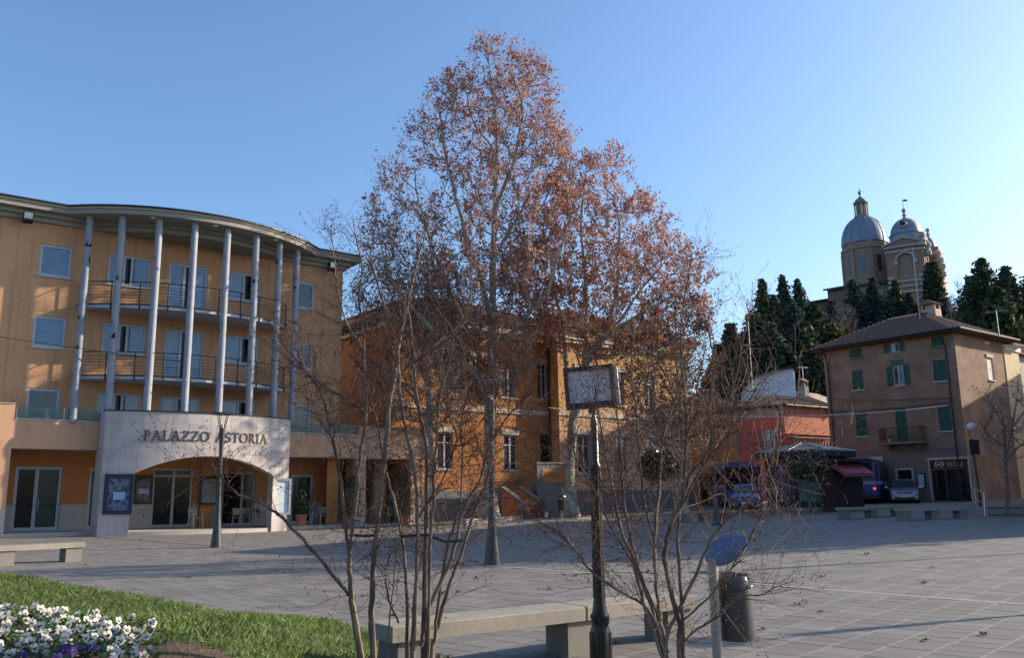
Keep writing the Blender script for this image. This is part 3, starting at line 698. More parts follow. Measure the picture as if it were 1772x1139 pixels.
def hip(parent,u0,u1,y0,y1,z,h,tiles=(True,True),mat=RTILE,T=None,name='roof',th=.12,rows=.24):
    w=min(u1-u0,y1-y0)/2
    if u1-u0>=y1-y0: r0,r1=(u0+w,(y0+y1)/2),(u1-w,(y0+y1)/2)
    else: r0,r1=((u0+u1)/2,y0+w),((u0+u1)/2,y1-w)
    v=[(u0,y0,z),(u1,y0,z),(u1,y1,z),(u0,y1,z),(r0[0],r0[1],z+h),(r1[0],r1[1],z+h)]
    v2=[(x,y,z-th) for x,y,_ in v[:4]]
    if u1-u0>=y1-y0: f=[(0,1,5,4),(1,2,5),(2,3,4,5),(3,0,4)]
    else: f=[(0,1,4),(1,2,5,4),(2,3,5),(3,0,4,5)]
    mb=MB(T); mb.add(v+v2,f+[(9,8,7,6),(0,6,7,1),(1,7,8,2),(2,8,9,3),(3,9,6,0)]); ro=mb.build(name,mat,parent)
    tb=MB(T)
    lx=u1-u0; ly=y1-y0
    if tiles[0]: slope_tiles(tb,(u0,y0,z+.01),(u1,y0,z+.01),(0,(r0[1]-y0),h),(r0[0]-u0 if lx>=ly else lx/2,)*2,pitch=rows)
    if tiles[1]: slope_tiles(tb,(u1,y0,z+.01),(u1,y1,z+.01),(-(u1-r1[0]),0,h),((ly/2 if lx>=ly else w),)*2,pitch=rows)
    tb.build('roof_tiles',mat,ro,kind='stuff'); return ro
SHUT=M('faded green shutter paint',(.022,.095,.075),.6,.22,5,streak=.3)
WSHUT=M('bleached pale shutter paint',(.55,.52,.47),.7,.12,5,streak=.2)
def shutter(parent,T,u0,u1,z0,z1,y,mat,leaves=2,tw=0.0):
    """louvred shutters: each leaf a frame with real slats"""
    w=(u1-u0)/leaves
    for k in range(leaves):
        a,b=u0+k*w+.008,u0+(k+1)*w-.008; mb=MB(T); f=.055
        mb.box(a,a+f,y,y+.04,z0,z1); mb.box(b-f,b,y,y+.04,z0,z1); mb.box(a+f,b-f,y,y+.04,z0,z0+f); mb.box(a+f,b-f,y,y+.04,z1-f,z1); zm=(z0+z1)/2; mb.box(a+f,b-f,y,y+.039,zm-.03,zm+.03)
        n=int((z1-z0)/.085)
        for i in range(n):
            z=z0+f+(z1-z0-2*f)*(i+.5)/n; mb.quad((a+f,y+.008,z-.03),(b-f,y+.008,z-.03),(b-f,y+.034,z+.03),(a+f,y+.034,z+.03))
        mb.box(a+f,b-f,y+.037,y+.0405,z0+f,z1-f); mb.build('shutter',mat,parent)
TRIM=M('pale stone window trim',(.46,.43,.38),.85,.1,3)
PLINTH=M('blue grey plinth render',(.135,.14,.155),.9,.12,1.4,.15,stain=.15)
# ------------------------------------------------------------------ school behind the plane trees
o_=A.w(0,2.0); B=Frame(o_.x,o_.y,54.5,.30)
school=thing('school_building','long ochre two storey building with white cornice behind the plane trees','building',B.o,B.rot)
ub0=B.uz(676,800)[0]; ubm=B.uz(953,800)[0]; YW=-.9; ub1=B.uz(1196,800,YW)[0]
zs=B.uz(1040,723,YW)[1]; zc=B.uz(1060,604,YW)[1]; ze_=B.uz(1060,586,YW)[1]; zp=B.uz(1080,849,YW)[1]
def px_op(F,x0,y0,x1,y1,y=0):
    a,zt=F.uz(x0,y0,y); b,zb=F.uz(x1,y1,y); return (a,b,zb,zt)
l_ops=[px_op(B,757,748,784,813),px_op(B,872,758,896,815),px_op(B,935,752,953,828)]
l_up=[px_op(B,s[0],s[1],s[2],s[3]) for s in ((770,632,788,686),(817,636,833,688),(868,622,893,690),(930,638,947,690))]
l_ops=[(a,b,l_ops[0][2] if i<2 else c,l_ops[0][3] if i<2 else d) for i,(a,b,c,d) in enumerate(l_ops)]
l_up=[(a,b,l_up[2][2],l_up[2][3]) for a,b,c,d in l_up]
r_ops=[px_op(B,s[0],s[1],s[2],s[3],YW) for s in ((1000,752,1023,817),(1063,756,1086,820),(1118,760,1140,822))]
r_ops=[(a,b,r_ops[1][2],r_ops[1][3]) for a,b,c,d in r_ops]
r_up=[(a,b,zs+.9,zs+3.1) for a,b,c,d in r_ops]
mb=MB(); wall_open(mb,ub0,ubm,zp,zs,l_ops,0,.25); wall_open(mb,ub0,ubm,zs,zc+.1,l_up,0,.25); mb.build('wall',SCHOOL2,school)
mb=MB(); wall_open(mb,ubm,ub1,zp,zs,r_ops,YW,.25); mb.quad((ub1,YW,zp),(ub1,12,zp),(ub1,12,zs),(ub1,YW,zs)); mb.quad((ubm,0,zp),(ubm,YW,zp),(ubm,YW,zs),(ubm,0,zs)); mb.build('wall',PEACH,school)
mb=MB(); wall_open(mb,ubm,ub1,zs,zc+.1,r_up,YW,.25); mb.quad((ub1,YW,zs),(ub1,12,zs),(ub1,12,zc),(ub1,YW,zc)); mb.quad((ubm,0,zs),(ubm,YW,zs),(ubm,YW,zc),(ubm,0,zc)); mb.build('wall',SCHOOL,school)
mb=MB(); mb.quad((ub0,14,0),(ub0,0,0),(ub0,0,zc),(ub0,14,zc)); mb.build('side_wall',DORANGE,school)
mb=MB(); mb.box(ub0-.05,ubm+.0,-.05,.2,-.6,zp); mb.box(ubm-.05,ub1+.05,YW-.05,.0,-.6,zp-.002); mb.quad((ub1+.05,YW,-.6),(ub1+.05,12,-.6),(ub1+.05,12,zp),(ub1+.05,YW,zp)); mb.build('plinth',PLINTH,school)
mb=MB(); mb.box(ub0-.08,ubm,-.08,-.002,zs-.02,zs+.26); mb.box(ubm-.08,ub1+.08,YW-.08,YW-.002,zs-.021,zs+.262); mb.build('string_course',CREAM,school)
mb=MB(); mb.box(ub0-.25,ubm+.1,-.25,-.002,zc,zc+.22); mb.box(ub0-.55,ubm-.1,-.6,.3,ze_,ze_+.2); mb.box(ub0-.45,ubm-.1,-.45,0,zc+.22,ze_); mb.box(ubm-.25,ub1+.25,YW-.25,YW-.002,zc+.004,zc+.224); mb.box(ubm-.6,ub1+.6,YW-.6,.2,ze_+.004,ze_+.204); mb.box(ubm-.4,ub1+.4,YW-.35,0,zc+.226,ze_)
mb.box(ub0-.55,ub0+.3,.3,14,ze_+.002,ze_+.202); mb.box(ub0-.25,ub0-.002,0,14,zc+.002,zc+.222); mb.build('cornice',CREAM,school)
hip(school,ub0-.7,ubm+3,-.8,13.2,ze_+.3,2.6,(True,False)); hip(school,ubm-.8,ub1+.8,YW-.8,12.2,ze_+.33,2.9,(True,True))
for o in l_ops[:2]+l_up: win(school,None,*o,.1,WPAINT,[GLASS,GLASSD],(.5,),(.72,),.08,sill=TRIM)
for o in r_ops+r_up: win(school,None,*o,YW+.1,WPAINT,[GLASSD,GLASS],(.5,),(.72,),.08,sill=TRIM)
for o in l_ops[:2]+l_up: MB().box(o[0]-.15,o[1]+.15,-.06,-.002,o[3]+.02,o[3]+.32).build('lintel',TRIM,school)
for o in r_ops+r_up:
    MB().box(o[0]-.15,o[1]+.15,YW-.06,YW-.002,o[3]+.02,o[3]+.32).build('lintel',TRIM,school); MB().box(o[0]-.12,o[1]+.12,YW-.1,YW-.002,o[2]-.14,o[2]-.01).build('sill',TRIM,school)
o=l_ops[2]; win(school,None,*o,.12,DARKM,GLASSD,(.5,),(.8,),.07,name='door')
for u in (ubm-.12,): MB().tube([(u,-.12,zp),(u,-.12,zc)],.06,8).build('downpipe',DARKM,school)
# steps up to its door
st_=thing('entrance_steps','dark stone entrance steps with orange panelled parapets below the ochre building\'s door','steps',B.w(0,0,0),B.rot)
sa,sb=B.uz(889,870,-2.6)[0],B.uz(906,870,-2.6)[0]; zd=o[2]; da,db=B.uz(925,826,-1.6)[0],ubm+.6
for i in range(5): MB().box(sa,sb+.3,-3.6+i*.32,-1.9,-.6 if i==0 else -.05+(i-1)*.19,-.05+i*.19).build('step',CONCD,st_)
for i in range(5): MB().box(sb+.302+i*.3,da+.001,-1.88,-.06,-.3,.90+(i+1)*(zd-.95)/6).build('step',CONCD,st_)
MB().box(da,db-.65,-1.88,-.06,-.5,zd-.02).build('landing',CONCD,st_)
for u in (sa-.3,sb+.3):
    MB().add([(u,-3.7,-.3),(u,-1.9,-.3),(u,-1.9,1.55),(u,-3.7,.75),(u+.22,-3.7,-.3),(u+.22,-1.9,-.3),(u+.22,-1.9,1.55),(u+.22,-3.7,.75)],[(0,3,2,1),(4,5,6,7),(0,4,7,3),(3,7,6,2),(1,2,6,5)]).build('parapet',SCHOOL2,st_)
    MB().add([(u-.05,-3.75,.75),(u-.05,-1.85,1.58),(u+.27,-1.85,1.58),(u+.27,-3.75,.75),(u-.05,-3.75,.9),(u-.05,-1.85,1.73),(u+.27,-1.85,1.73),(u+.27,-3.75,.9)],[(0,1,2,3),(4,7,6,5),(0,4,5,1),(2,6,7,3),(0,3,7,4),(1,5,6,2)]).build('parapet_cap',PLINTH,st_)
    MB().box(u-.06,u+.28,-4.1,-3.76,-.4,1.0).build('newel',PLINTH,st_)
MB().box(da-.2,db-.66,-2.1,-1.885,-.4,zd+.75).build('parapet',PLINTH,st_); MB().box(da-.25,db-.64,-2.14,-1.85,zd+.752,zd+.9).build('parapet_cap',PLINTH,st_)
MB().box(da+.15,db-.9,-2.115,-2.1,zd-.3,zd+.5).build('panel',SCHOOL2,st_)
# ------------------------------------------------------------------ brick house with green shutters
hc=D(1683,870,58); H=Frame(hc.x,hc.y,144.5,gz(hc.x,hc.y)-.15)
BRK=brick_mat('pink brown brick',(.225,.140,.092),(.295,.195,.132),(.26,.215,.165))
BRKS=brick_mat('pink brown brick side',(.225,.140,.092),(.295,.195,.132),(.26,.215,.165),axis='y')
house=thing('brick_house','three storey brown brick house with green shutters and tiled hip roof','house',H.o,H.rot)
hl=H.uz(1440,800)[0]; hz=H.uz(1672,572)[1]
c3=lambda x,y:(1440+x/2.997,540+y/2.997)
def hop(x0,y0,x1,y1): return px_op(H,*c3(x0,y0),*c3(x1,y1))
ATT=[hop(90,192,155,232),hop(296,167,350,206),hop(512,137,582,174)]; SEC=[hop(100,297,166,400),hop(312,302,376,380),hop(518,243,599,354)]; FST=[hop(118,522,186,646),hop(326,504,397,672),hop(546,482,625,612)]
def level(rows,i): 
    a=[r[2] for r in rows]; b=[r[3] for r in rows]; return [(r[0],r[1],sum(a)/len(a),sum(b)/len(b)) for r in rows]
ATT=level(ATT,0); SEC=level(SEC,0); FST=[FST[0],FST[1],FST[2]]; zl=(FST[0][2]+FST[2][2])/2; zt_=sum(f[3] for f in FST)/3; FST=[(FST[0][0],FST[0][1],zl,zt_),(FST[1][0],FST[1][1],FST[1][2],zt_),(FST[2][0],FST[2][1],zl,zt_)]
SHOP=hop(497,768,735,990); GD=hop(337,822,428,985); LD=hop(206,778,276,985)
GD=(GD[0],GD[1],.15,GD[3]); LD=(LD[0],LD[1],.15,LD[3]); SHOP=(SHOP[0],SHOP[1],.15,SHOP[3])
zg=max(SHOP[3],GD[3])+.75
mb=MB(); wall_open(mb,hl,0,zg,hz,ATT+SEC+FST,0,.25); mb.build('wall',BRK,house)
GPL=M('brown grey ground floor render',(.19,.155,.135),.9,.12,1.5,.15,stain=.2)
mb=MB(); wall_open(mb,hl,0,-.8,zg,[GD,LD,SHOP],0,.3); mb.build('wall',GPL,house)
MB().box(hl,-.0,-.05,-.002,zg-.07,zg+.07).build('string_course',GPL,house)
TR=lambda s,d,z:(-d,s,z)          # right side wall: s along the side, d into the house
Hs=Frame(hc.x,hc.y,54.5,H.o.z)     # the same wall as a frame for reading the photograph
def sop(x0,y0,x1,y1): return px_op(Hs,*c3(x0,y0),*c3(x1,y1))
s_w=sop(800,235,843,357); s_a=sop(790,150,822,171); s_l=sop(835,480,868,560); s_end=Hs.uz(*c3(886,200))[0]
mb=MB(TR); wall_open(mb,0,s_end,-.8,hz,[s_w,s_l,s_a],0,.2); mb.build('side_wall',BRKS,house)
mb=MB(); mb.quad((hl,9,-.8),(hl,0,-.8),(hl,0,hz),(hl,9,hz)); mb.build('side_wall',BRK,house)
shutter(house,TR,*s_w,.03,WSHUT,1); shutter(house,TR,*s_l,.03,M('grey blue shutter paint',(.22,.26,.31),.7,.12,5),1); MB(TR).box(s_a[0],s_a[1],.03,.06,s_a[2],s_a[3]).build('shutter',WSHUT,house)
MB(TR).box(s_w[0]-.12,s_w[1]+.12,-.08,-.002,s_w[3]+.01,s_w[3]+.22).build('lintel',TRIM,house); MB(TR).box(s_w[0]-.08,s_w[1]+.08,-.1,.03,s_w[2]-.08,s_w[2]-.003).build('sill',TRIM,house)
hip(house,hl-.7,.75,-.75,s_end+.9,hz+.18,2.3,(True,True),rows=.26)
MB().box(hl-.55,.6,-.6,s_end+.7,hz-.02,hz+.055).build('eaves_board',M('dark eaves timber',(.06,.045,.035),.8,.2,4),house)
MB().tube([(hl-.75,-.8,hz+.14),(.8,-.8,hz+.14)],.07,8).build('gutter',DARKM,house); MB().tube([(.82,-.8,hz+.14),(.82,s_end+.9,hz+.14)],.07,8).build('gutter',M('weathered zinc gutter',(.20,.19,.175),.75,.2,4),house)
for u in (hl+.35,-.62): MB().tube([(u,-.78,hz+.1),(u,-.3,hz-.45),(u,-.1,hz-.9),(u,-.1,.1)],.055,8).build('downpipe',DARKM,house)
for i in (0,2):
    shutter(house,None,*ATT[i],.03,SHUT,2); shutter(house,None,*SEC[i],.03,SHUT,2); shutter(house,None,*FST[i],.03,SHUT,2 if i else 2)
shutter(house,None,*FST[1],.05,SHUT,2)
a,b,c,d=SEC[1]; win(house,None,a,b,c,d,.08,WPAINT,[GLASS,GLASSC],(.5,),(),.07,sill=TRIM); w_=(b-a)*.52
shutter(house,None,a-w_-.02,a-.02,c,d,-.05,SHUT,1); shutter(house,None,b+.02,b+w_+.02,c,d,-.05,SHUT,1); MB().box(a-.05,b+.05,-.04,-.002,d+.02,d+.42).build('shutter_box',SHUT,house)
a,b,c,d=ATT[1]; win(house,None,a,b,c,d,.08,WPAINT,[GLASSC,GLASSD],(.5,),(),.06); w_=(b-a)*.6
shutter(house,None,a-w_-.02,a-.02,c,d,-.05,SHUT,1); shutter(house,None,b+.02,b+w_*.8+.02,c,d,-.05,SHUT,1)
for r in (ATT,SEC,FST):
    for i in (0,2): MB().box(r[i][0]-.1,r[i][1]+.1,-.09,-.002,r[i][2]-.09,r[i][2]-.005).build('sill',TRIM if r is not ATT else BRK,house)
# balcony
ba=H.uz(*c3(245,700),-1.0)[0]; bb_=H.uz(*c3(462,695),-1.0)[0]; bz=FST[1][2]-.05
bal=MB().box(ba,bb_,-1.0,-.003,bz-.16,bz).build('balcony',CONCD,house)
mb=MB(); mb.box(ba+.03,bb_-.03,-.97,-.94,bz+.98,bz+1.02)
for u in (ba+.03,bb_-.06): mb.box(u,u+.03,-.939,-.01,bz+.98,bz+1.02)
k=int((bb_-ba)/.11)
for i in range(k+1): u=ba+.04+(bb_-ba-.1)*i/k; mb.box(u,u+.016,-.965,-.949,bz+.002,bz+.979)
for i in range(9):
    for u in (ba+.035,bb_-.055): mb.box(u,u+.016,-.93+i*.1,-.914+i*.1,bz+.002,bz+.979)
mb.build('railing',IRON,bal,kind='stuff')
for u in (ba+.35,bb_-.5): MB().prism_y([(u,bz-.162),(u+.16,bz-.162),(u+.16,bz-.45),(u,bz-.45)],-.6,-.003).build('balcony_bracket',CONCD,bal)
for i,x in enumerate((270,300,420)): 
    u=H.uz(*c3(x,690),-.6)[0]; t=thing('flower_pot',['small pot at the left end of the brick house balcony','pale pot beside the balcony door of the brick house','small pot at the right end of the brick house balcony'][i],'flower pot',H.w(u,-.6,bz),H.rot,'pots on the balcony')
    MB().lathe([(.001,0),(.1,0),(.14,.24),(.001,.24)],10).build('pot',[TERRA,WHITE,TERRA][i],t); rg=np.random.default_rng(i); q=rg.normal(size=(60,3))*[.12,.12,.1]+[0,0,.36]; np_obj('foliage',leaf_quads(q,.08,rg),4,LEAFD,t)
# ground floor: left doorway, low doorway, shop
win(house,None,*LD,.14,DARKM,GLASSD,(),(.74,),.07,name='door'); MB().box(LD[0]-.1,LD[1]+.15,-.09,-.003,LD[3]+.02,LD[3]+.36).build('sign_board',TRIM,house)
MB().box(LD[0]+.15,LD[1]-.5,.10,.135,LD[3]-.95,LD[3]-.83).build('door_strip',WHITE,house)
win(house,None,*GD,.16,M('dark wood door',(.025,.02,.017),.6,.2,5),GLASSD,(.5,),(),.08,name='door')
mb=MB(); e=.14; mb.box(GD[0]-e,GD[0],-.05,-.003,.1,GD[3]+e); mb.box(GD[1],GD[1]+e,-.05,-.003,.1,GD[3]+e); mb.box(GD[0],GD[1],-.05,-.003,GD[3],GD[3]+e); mb.build('door_surround',TRIM,house)
WOODF=M('dark bronze shop frame',(.06,.05,.042),.5,.15,5)
zsg=SHOP[3]-(SHOP[3]-SHOP[2])*.235; um=SHOP[0]+(SHOP[1]-SHOP[0])*.38
win(house,None,SHOP[0]+.1,um,SHOP[2],zsg,.10,WOODF,GLASSD,(.3,),(),.07,name='shop_door',ins=.03)
win(house,None,um,SHOP[1]-.1,SHOP[2],zsg,.10,WOODF,glass_mat('mirror like shop glass',(.02,.02,.02),.02),(),(),.07,name='shop_window',ins=.03)
mb=MB(); e=.09; mb.box(SHOP[0],SHOP[0]+e,-.04,.2,.1,SHOP[3]); mb.box(SHOP[1]-e,SHOP[1],-.04,.2,.1,SHOP[3]); mb.box(SHOP[0]-.1,SHOP[1]+.1,-.043,-.003,SHOP[3]+.002,SHOP[3]+.12); mb.build('shop_surround',TRIM,house)
SIGNB=ramp_mat('brown shop sign board',[(.02,.013,.01),(.05,.03,.02),(.11,.05,.03)],1.2,.5,0)
sg=thing('shop_sign','dark brown TEGGI shop sign with oval emblem over the brick house shop','sign',H.w((SHOP[0]+SHOP[1])/2,0.0,zsg),H.rot)
sw=(SHOP[1]-SHOP[0])/2-.1; sh=SHOP[3]-zsg-.05
MB().box(-sw,sw,.02,.09,.01,sh).build('sign_board',SIGNB,sg)
SILV=M('silver sign lettering',(.55,.56,.58),.4,.05,4); COPR=M('copper sign lettering',(.42,.16,.07),.45,.1,4)
mb=MB(); E_=[(cos(2*pi*i/28),sin(2*pi*i/28)) for i in range(28)]
for i in range(28):
    if i in (7,20,21): continue
    j=(i+1)%28; ex,ez=.33,.22; cx_,cz_=-sw+.62,sh*.52
    mb.add([(cx_+E_[i][0]*ex,.012,cz_+E_[i][1]*ez),(cx_+E_[j][0]*ex,.012,cz_+E_[j][1]*ez),(cx_+E_[j][0]*ex*.82,.012,cz_+E_[j][1]*ez*.78),(cx_+E_[i][0]*ex*.82,.012,cz_+E_[i][1]*ez*.78)],[(3,2,1,0)])
mb.box(cx_-.16,cx_+.16,.010,.019,cz_-.05,cz_+.05); mb.build('oval_emblem',SILV,sg)
lettering(sg,'TEGGI',SILV,lambda s:(-.12+s,.019,sh*.26,1,0),.25,.10,.012)
# one worn line of small capitals above it: only its strokes can be made out
mb=MB(); x=-.35
while x<sw-.3:
    w=random.choice((.05,.07,.09))
    if random.random()<.85: mb.box(x,x+.02,.011,.019,sh*.74,sh*.90); mb.box(x+.02,x+w,.012,.019,sh*(.74+.1*random.random()),sh*.78+.02)
    x+=w+.035
mb.build('small_lettering',COPR,sg)
t=thing('wall_poster','pale poster on the brick house wall left of the shop','poster',H.w((hop(440,838,490,915)[0]+hop(440,838,490,915)[1])/2,-.05,hop(440,838,490,915)[2]),H.rot)
pw=(hop(440,838,490,915)[1]-hop(440,838,490,915)[0])/2; ph_=hop(440,838,490,915)[3]-hop(440,838,490,915)[2]
mb=MB(); mb.box(-pw,-pw+.06,-.05,.045,0,ph_); mb.box(pw-.06,pw,-.05,.045,0,ph_); mb.box(-pw+.06,pw-.06,-.05,.045,0,.06); mb.box(-pw+.06,pw-.06,-.05,.045,ph_-.06,ph_); mb.build('frame',DARKM,t)
MB().box(-pw+.06,pw-.06,-.02,.04,.06,ph_-.06).build('sheet',ramp_mat('faded poster print',[(.5,.55,.66),(.42,.48,.6),(.2,.25,.36)],2.2,.6,0,5),t)
# brick chimney on the roof
def chimney(parent,c,w,h,mat,cap=RTILE,name='chimney'):
    x,y,z=c; k=MB().box(x-w,x+w,y-w*.8,y+w*.8,z,z+h).build(name,mat,parent)
    mb=MB()
    for sx in (-1,1):
        for sy in (-1,1): mb.box(x+sx*w*.85-.1*w,x+sx*w*.85+.1*w,y+sy*w*.65-.1*w,y+sy*w*.65+.1*w,z+h,z+h+.4)
    mb.box(x-w*.5,x+w*.5,y-w*.4,y+w*.4,z+h,z+h+.38); mb.build('chimney_pots',mat,k,kind='stuff')
    MB().add([(x-w*1.25,y-w*1.1,z+h+.4),(x+w*1.25,y-w*1.1,z+h+.4),(x+w*1.25,y+w*1.1,z+h+.4),(x-w*1.25,y+w*1.1,z+h+.4),(x,y-w*1.1,z+h+.75),(x,y+w*1.1,z+h+.75)],[(3,2,1,0),(0,1,4),(2,3,5),(1,2,5,4),(3,0,4,5)]).build('chimney_cap',cap,k)
uc=H.uz(1612,550,4.0)[0]; chimney(house,(uc,4.0,hz+1.3),.55,1.35,M('pale chimney render',(.42,.34,.26),.9,.15,3))
# yellow neighbour and the house at the frame's edge
YEL=M('pale yellow render',(.60,.50,.30),.9,.08,1.2,.1,streak=.1)
t=thing('yellow_house','narrow pale yellow rendered house joined to the brick house\'s sunny side','house',Hs.w(s_end,0,0),Hs.rot)
y1=Hs.uz(1762,620)[0]-s_end; mb=MB(); mb.quad((.002,-.05,-.8),(y1,-.05,-.8),(y1,-.05,hz-.25),(.002,-.05,hz-.25)); mb.quad((y1,-.05,-.8),(y1,6,-.8),(y1,6,hz-.25),(y1,-.05,hz-.25)); mb.quad((.002,-.05,-.8),(.002,-.05,hz-.25),(.002,0.5,hz-.25),(.002,.5,-.8)); mb.build('wall',YEL,t)
MB().add([(0.002,-.6,hz-.05),(y1+.5,-.6,hz-.05),(y1+.5,6,hz+1.2),(.002,6,hz+1.2),(0.002,-.6,hz-.2),(y1+.5,-.6,hz-.2)],[(0,1,2,3),(4,5,1,0)]).build('roof',RTILE,t)
MB().box(.1,y1+.2,-.15,-.052,hz-.55,hz-.253).build('eaves_moulding',WHITE,t)
k=MB().box(.5*y1-.3,.5*y1+.3,1.2,1.8,hz-.2,hz+.9).build('chimney',TERRA,t)
e0=D(1757,860,67); t=thing('grey_house','grey rendered house at the picture\'s right edge past the yellow house','house',(e0.x,e0.y,gz(30,60)),Hs.rot)
GREYR=M('grey beige render',(.40,.37,.32),.9,.1,1.2,.1)
mb=MB(); wall_open(mb,0,9,-1,11.6,[(1.2,2.0,6.6,8.4),(4,5,6.6,8.4)],0,.2); mb.quad((0,3.5,-1),(0,0,-1),(0,0,11.6),(0,3.5,11.6)); mb.build('wall',GREYR,t)
shutter(t,None,1.2,2.0,6.6,8.4,.03,SHUT,2); shutter(t,None,4,5,6.6,8.4,.03,SHUT,2); hip(t,-.5,9.8,-.5,4.2,11.75,1.4,(True,False))
MB().box(-.1,1.8,-1.0,-.003,5.8,6.0).build('balcony',CONCD,t)
# ------------------------------------------------------------------ red house
rc=D(1367,860,74); R_=Frame(rc.x,rc.y,148,gz(rc.x,rc.y)-.1); Rs=Frame(rc.x,rc.y,58,R_.o.z)
RED=M('faded red plaster',(.50,.088,.062),.9,.14,1.3,.15,stain=.18,streak=.15); RED_SUN=M('sunlit red plaster',(.52,.175,.115),.9,.12,1.3,.15,stain=.15)  # second, lighter red carries the sunlight on the upper side wall
redh=thing('red_house','red plastered two storey house with balustrade and old tile roof behind the kiosk','house',R_.o,R_.rot)
rl=R_.uz(1236,800)[0]; rz=R_.uz(1364,703)[1]; zb=R_.uz(1340,722)[1]
def rop(F,*p): return px_op(F,*p)
W1=rop(R_,1322,744,1341,781); W2=rop(R_,1259,748,1275,786); W3=rop(R_,1322,714,1337,724)
W2=(W2[0],W2[1],W1[2],W1[3])
mb=MB(); wall_open(mb,rl,0,-.5,zb,[W1,W2],0,.2); mb.build('wall',RED,redh)
mb=MB(); wall_open(mb,rl,0,zb,rz,[(W3[0],W3[1],max(W3[2],zb+.02),min(W3[3],rz-.1))],0,.2); mb.build('upper_wall',M('dusty cream plaster',(.42,.29,.20),.9,.12,1.5,.1),redh)
for w in (W1,W2): win(redh,None,*w,.08,WPAINT,[GLASSC,GLASS],(.5,),(),.08,sill=TRIM)
win(redh,None,W3[0],W3[1],max(W3[2],zb+.02),min(W3[3],rz-.1),.08,WPAINT,GLASS,(.5,),(),.06)
TANS=M('tan shutter paint',(.25,.15,.08),.7,.15,5)
for w in (W1,W2):
    q=(w[1]-w[0])*.5; shutter(redh,None,w[0]-q-.03,w[0]-.03,w[2],w[3],-.05,TANS,1); shutter(redh,None,w[1]+.03,w[1]+q+.03,w[2],w[3],-.05,TANS,1)
b_=MB().box(W1[0]-1.0,W1[1]+.9,-.9,-.003,W1[2]-.35,W1[2]-.18).build('balcony',CONCD,redh); mb=MB(); mb.box(W1[0]-.98,W1[1]+.88,-.88,-.85,W1[2]+.72,W1[2]+.76)
for i in range(24): u=W1[0]-.96+(W1[1]-W1[0]+1.8)*i/23; mb.box(u,u+.02,-.875,-.855,W1[2]-.178,W1[2]+.719)
mb.build('railing',IRON,b_,kind='stuff')
TRs=lambda s,d,z:(-d,s,z)
re=Rs.uz(1452,730)[0]; zt0=Rs.uz(1405,752)[1]
mb=MB(TRs); mb.quad((0,0,zt0-.05),(re,0,zt0-.05),(re,0,rz),(0,0,rz)); mb.build('side_wall',RED_SUN,redh)
mb=MB(TRs); mb.quad((0,.9,-.5),(re,.9,-.5),(re,.9,zt0),(0,.9,zt0)); mb.quad((0,.9,zt0-.051),(re,.9,zt0-.051),(re,0,zt0-.051),(0,0,zt0-.051)); mb.build('side_wall',RED,redh)
zb1=Rs.uz(1405,757,-.6)[1]; zb0=Rs.uz(1405,778,-.6)[1]
mb=MB(TRs); mb.box(.1,re,-.75,-.5,zb1-.12,zb1); mb.box(.1,re,-.75,-.5,zb0-.15,zb0); mb.build('balustrade_rail',CONCD,redh)  # darker concrete puts the shade on the pale balustrade into its colour
for i in range(20):
    s=.3+(re-.5)*i/19; MB(TRs).lathe([(.05,zb0),(.05,zb0+.05),(.10,zb0+.2),(.04,zb1-.3),(.06,zb1-.12)],8,(s,-.62,0)).build('baluster',CONCD,redh)
MB(TRs).box(.05,re,-.9,.88,zb0-.35,zb0-.152).build('terrace_slab',CONCD,redh)
hip(redh,rl-2,.5,-.5,re+1,rz+.15,1.5,(True,True),rows=.26)
MB().tube([(rl-.8,-.55,rz+.1),(.55,-.55,rz+.1)],.07,8).build('gutter',DARKM,redh); MB().tube([(-.35,-.5,rz),(-.35,-.1,rz-.5),(-.35,-.1,.1)],.05,8).build('downpipe',DARKM,redh); MB().tube([(.56,-.5,rz+.1),(.56,re,rz+.1)],.07,8).build('gutter',DARKM,redh)
p=R_.loc(D(1391,683,77)); chimney(redh,(p[0],p[1],p[2]-.2),.35,.9,CONC)
mb=MB(); q0=R_.loc(D(1378,678,79)); q1=R_.loc(D(1437,700,77)); mb.add([(q0[0],q0[1],q0[2]),(q1[0],q1[1],q1[2]),(q1[0],q1[1],q1[2]-1.2),(q0[0],q0[1],q0[2]-1.6),(q0[0]-.1,q0[1]+3,q0[2]),(q1[0],q1[1]+3,q1[2])],[(0,3,2,1),(0,1,5,4)]); mb.build('gable_parapet',M('tan render',(.40,.30,.21),.9,.1,2),redh)
# orange house between school and red house
oc=D(1198,870,66); t=thing('orange_house','narrow orange plastered house between the ochre building and the red house','house',(oc.x,oc.y,gz(oc.x,oc.y)-.1),radians(-12))
mb=MB(); wall_open(mb,-1.5,3.4,-.5,7.2,[(.55,1.3,-.1,2.5),(1.2,2.0,4.1,5.7)],0,.25); mb.quad((3.4,0,-.5),(3.4,8,-.5),(3.4,8,7.2),(3.4,0,7.2)); mb.build('wall',M('bright orange plaster',(.42,.20,.075),.9,.12,1.3,.1,stain=.15),t)
win(t,None,.55,1.3,-.1,2.5,.1,WOODF,GLASSD,(.5,),(),.06,name='door'); win(t,None,1.2,2.0,4.1,5.7,.08,WPAINT,GLASS,(.5,),(),.07,sill=TRIM); hip(t,-2.2,4.1,-.7,8.5,7.3,1.6,(True,True))
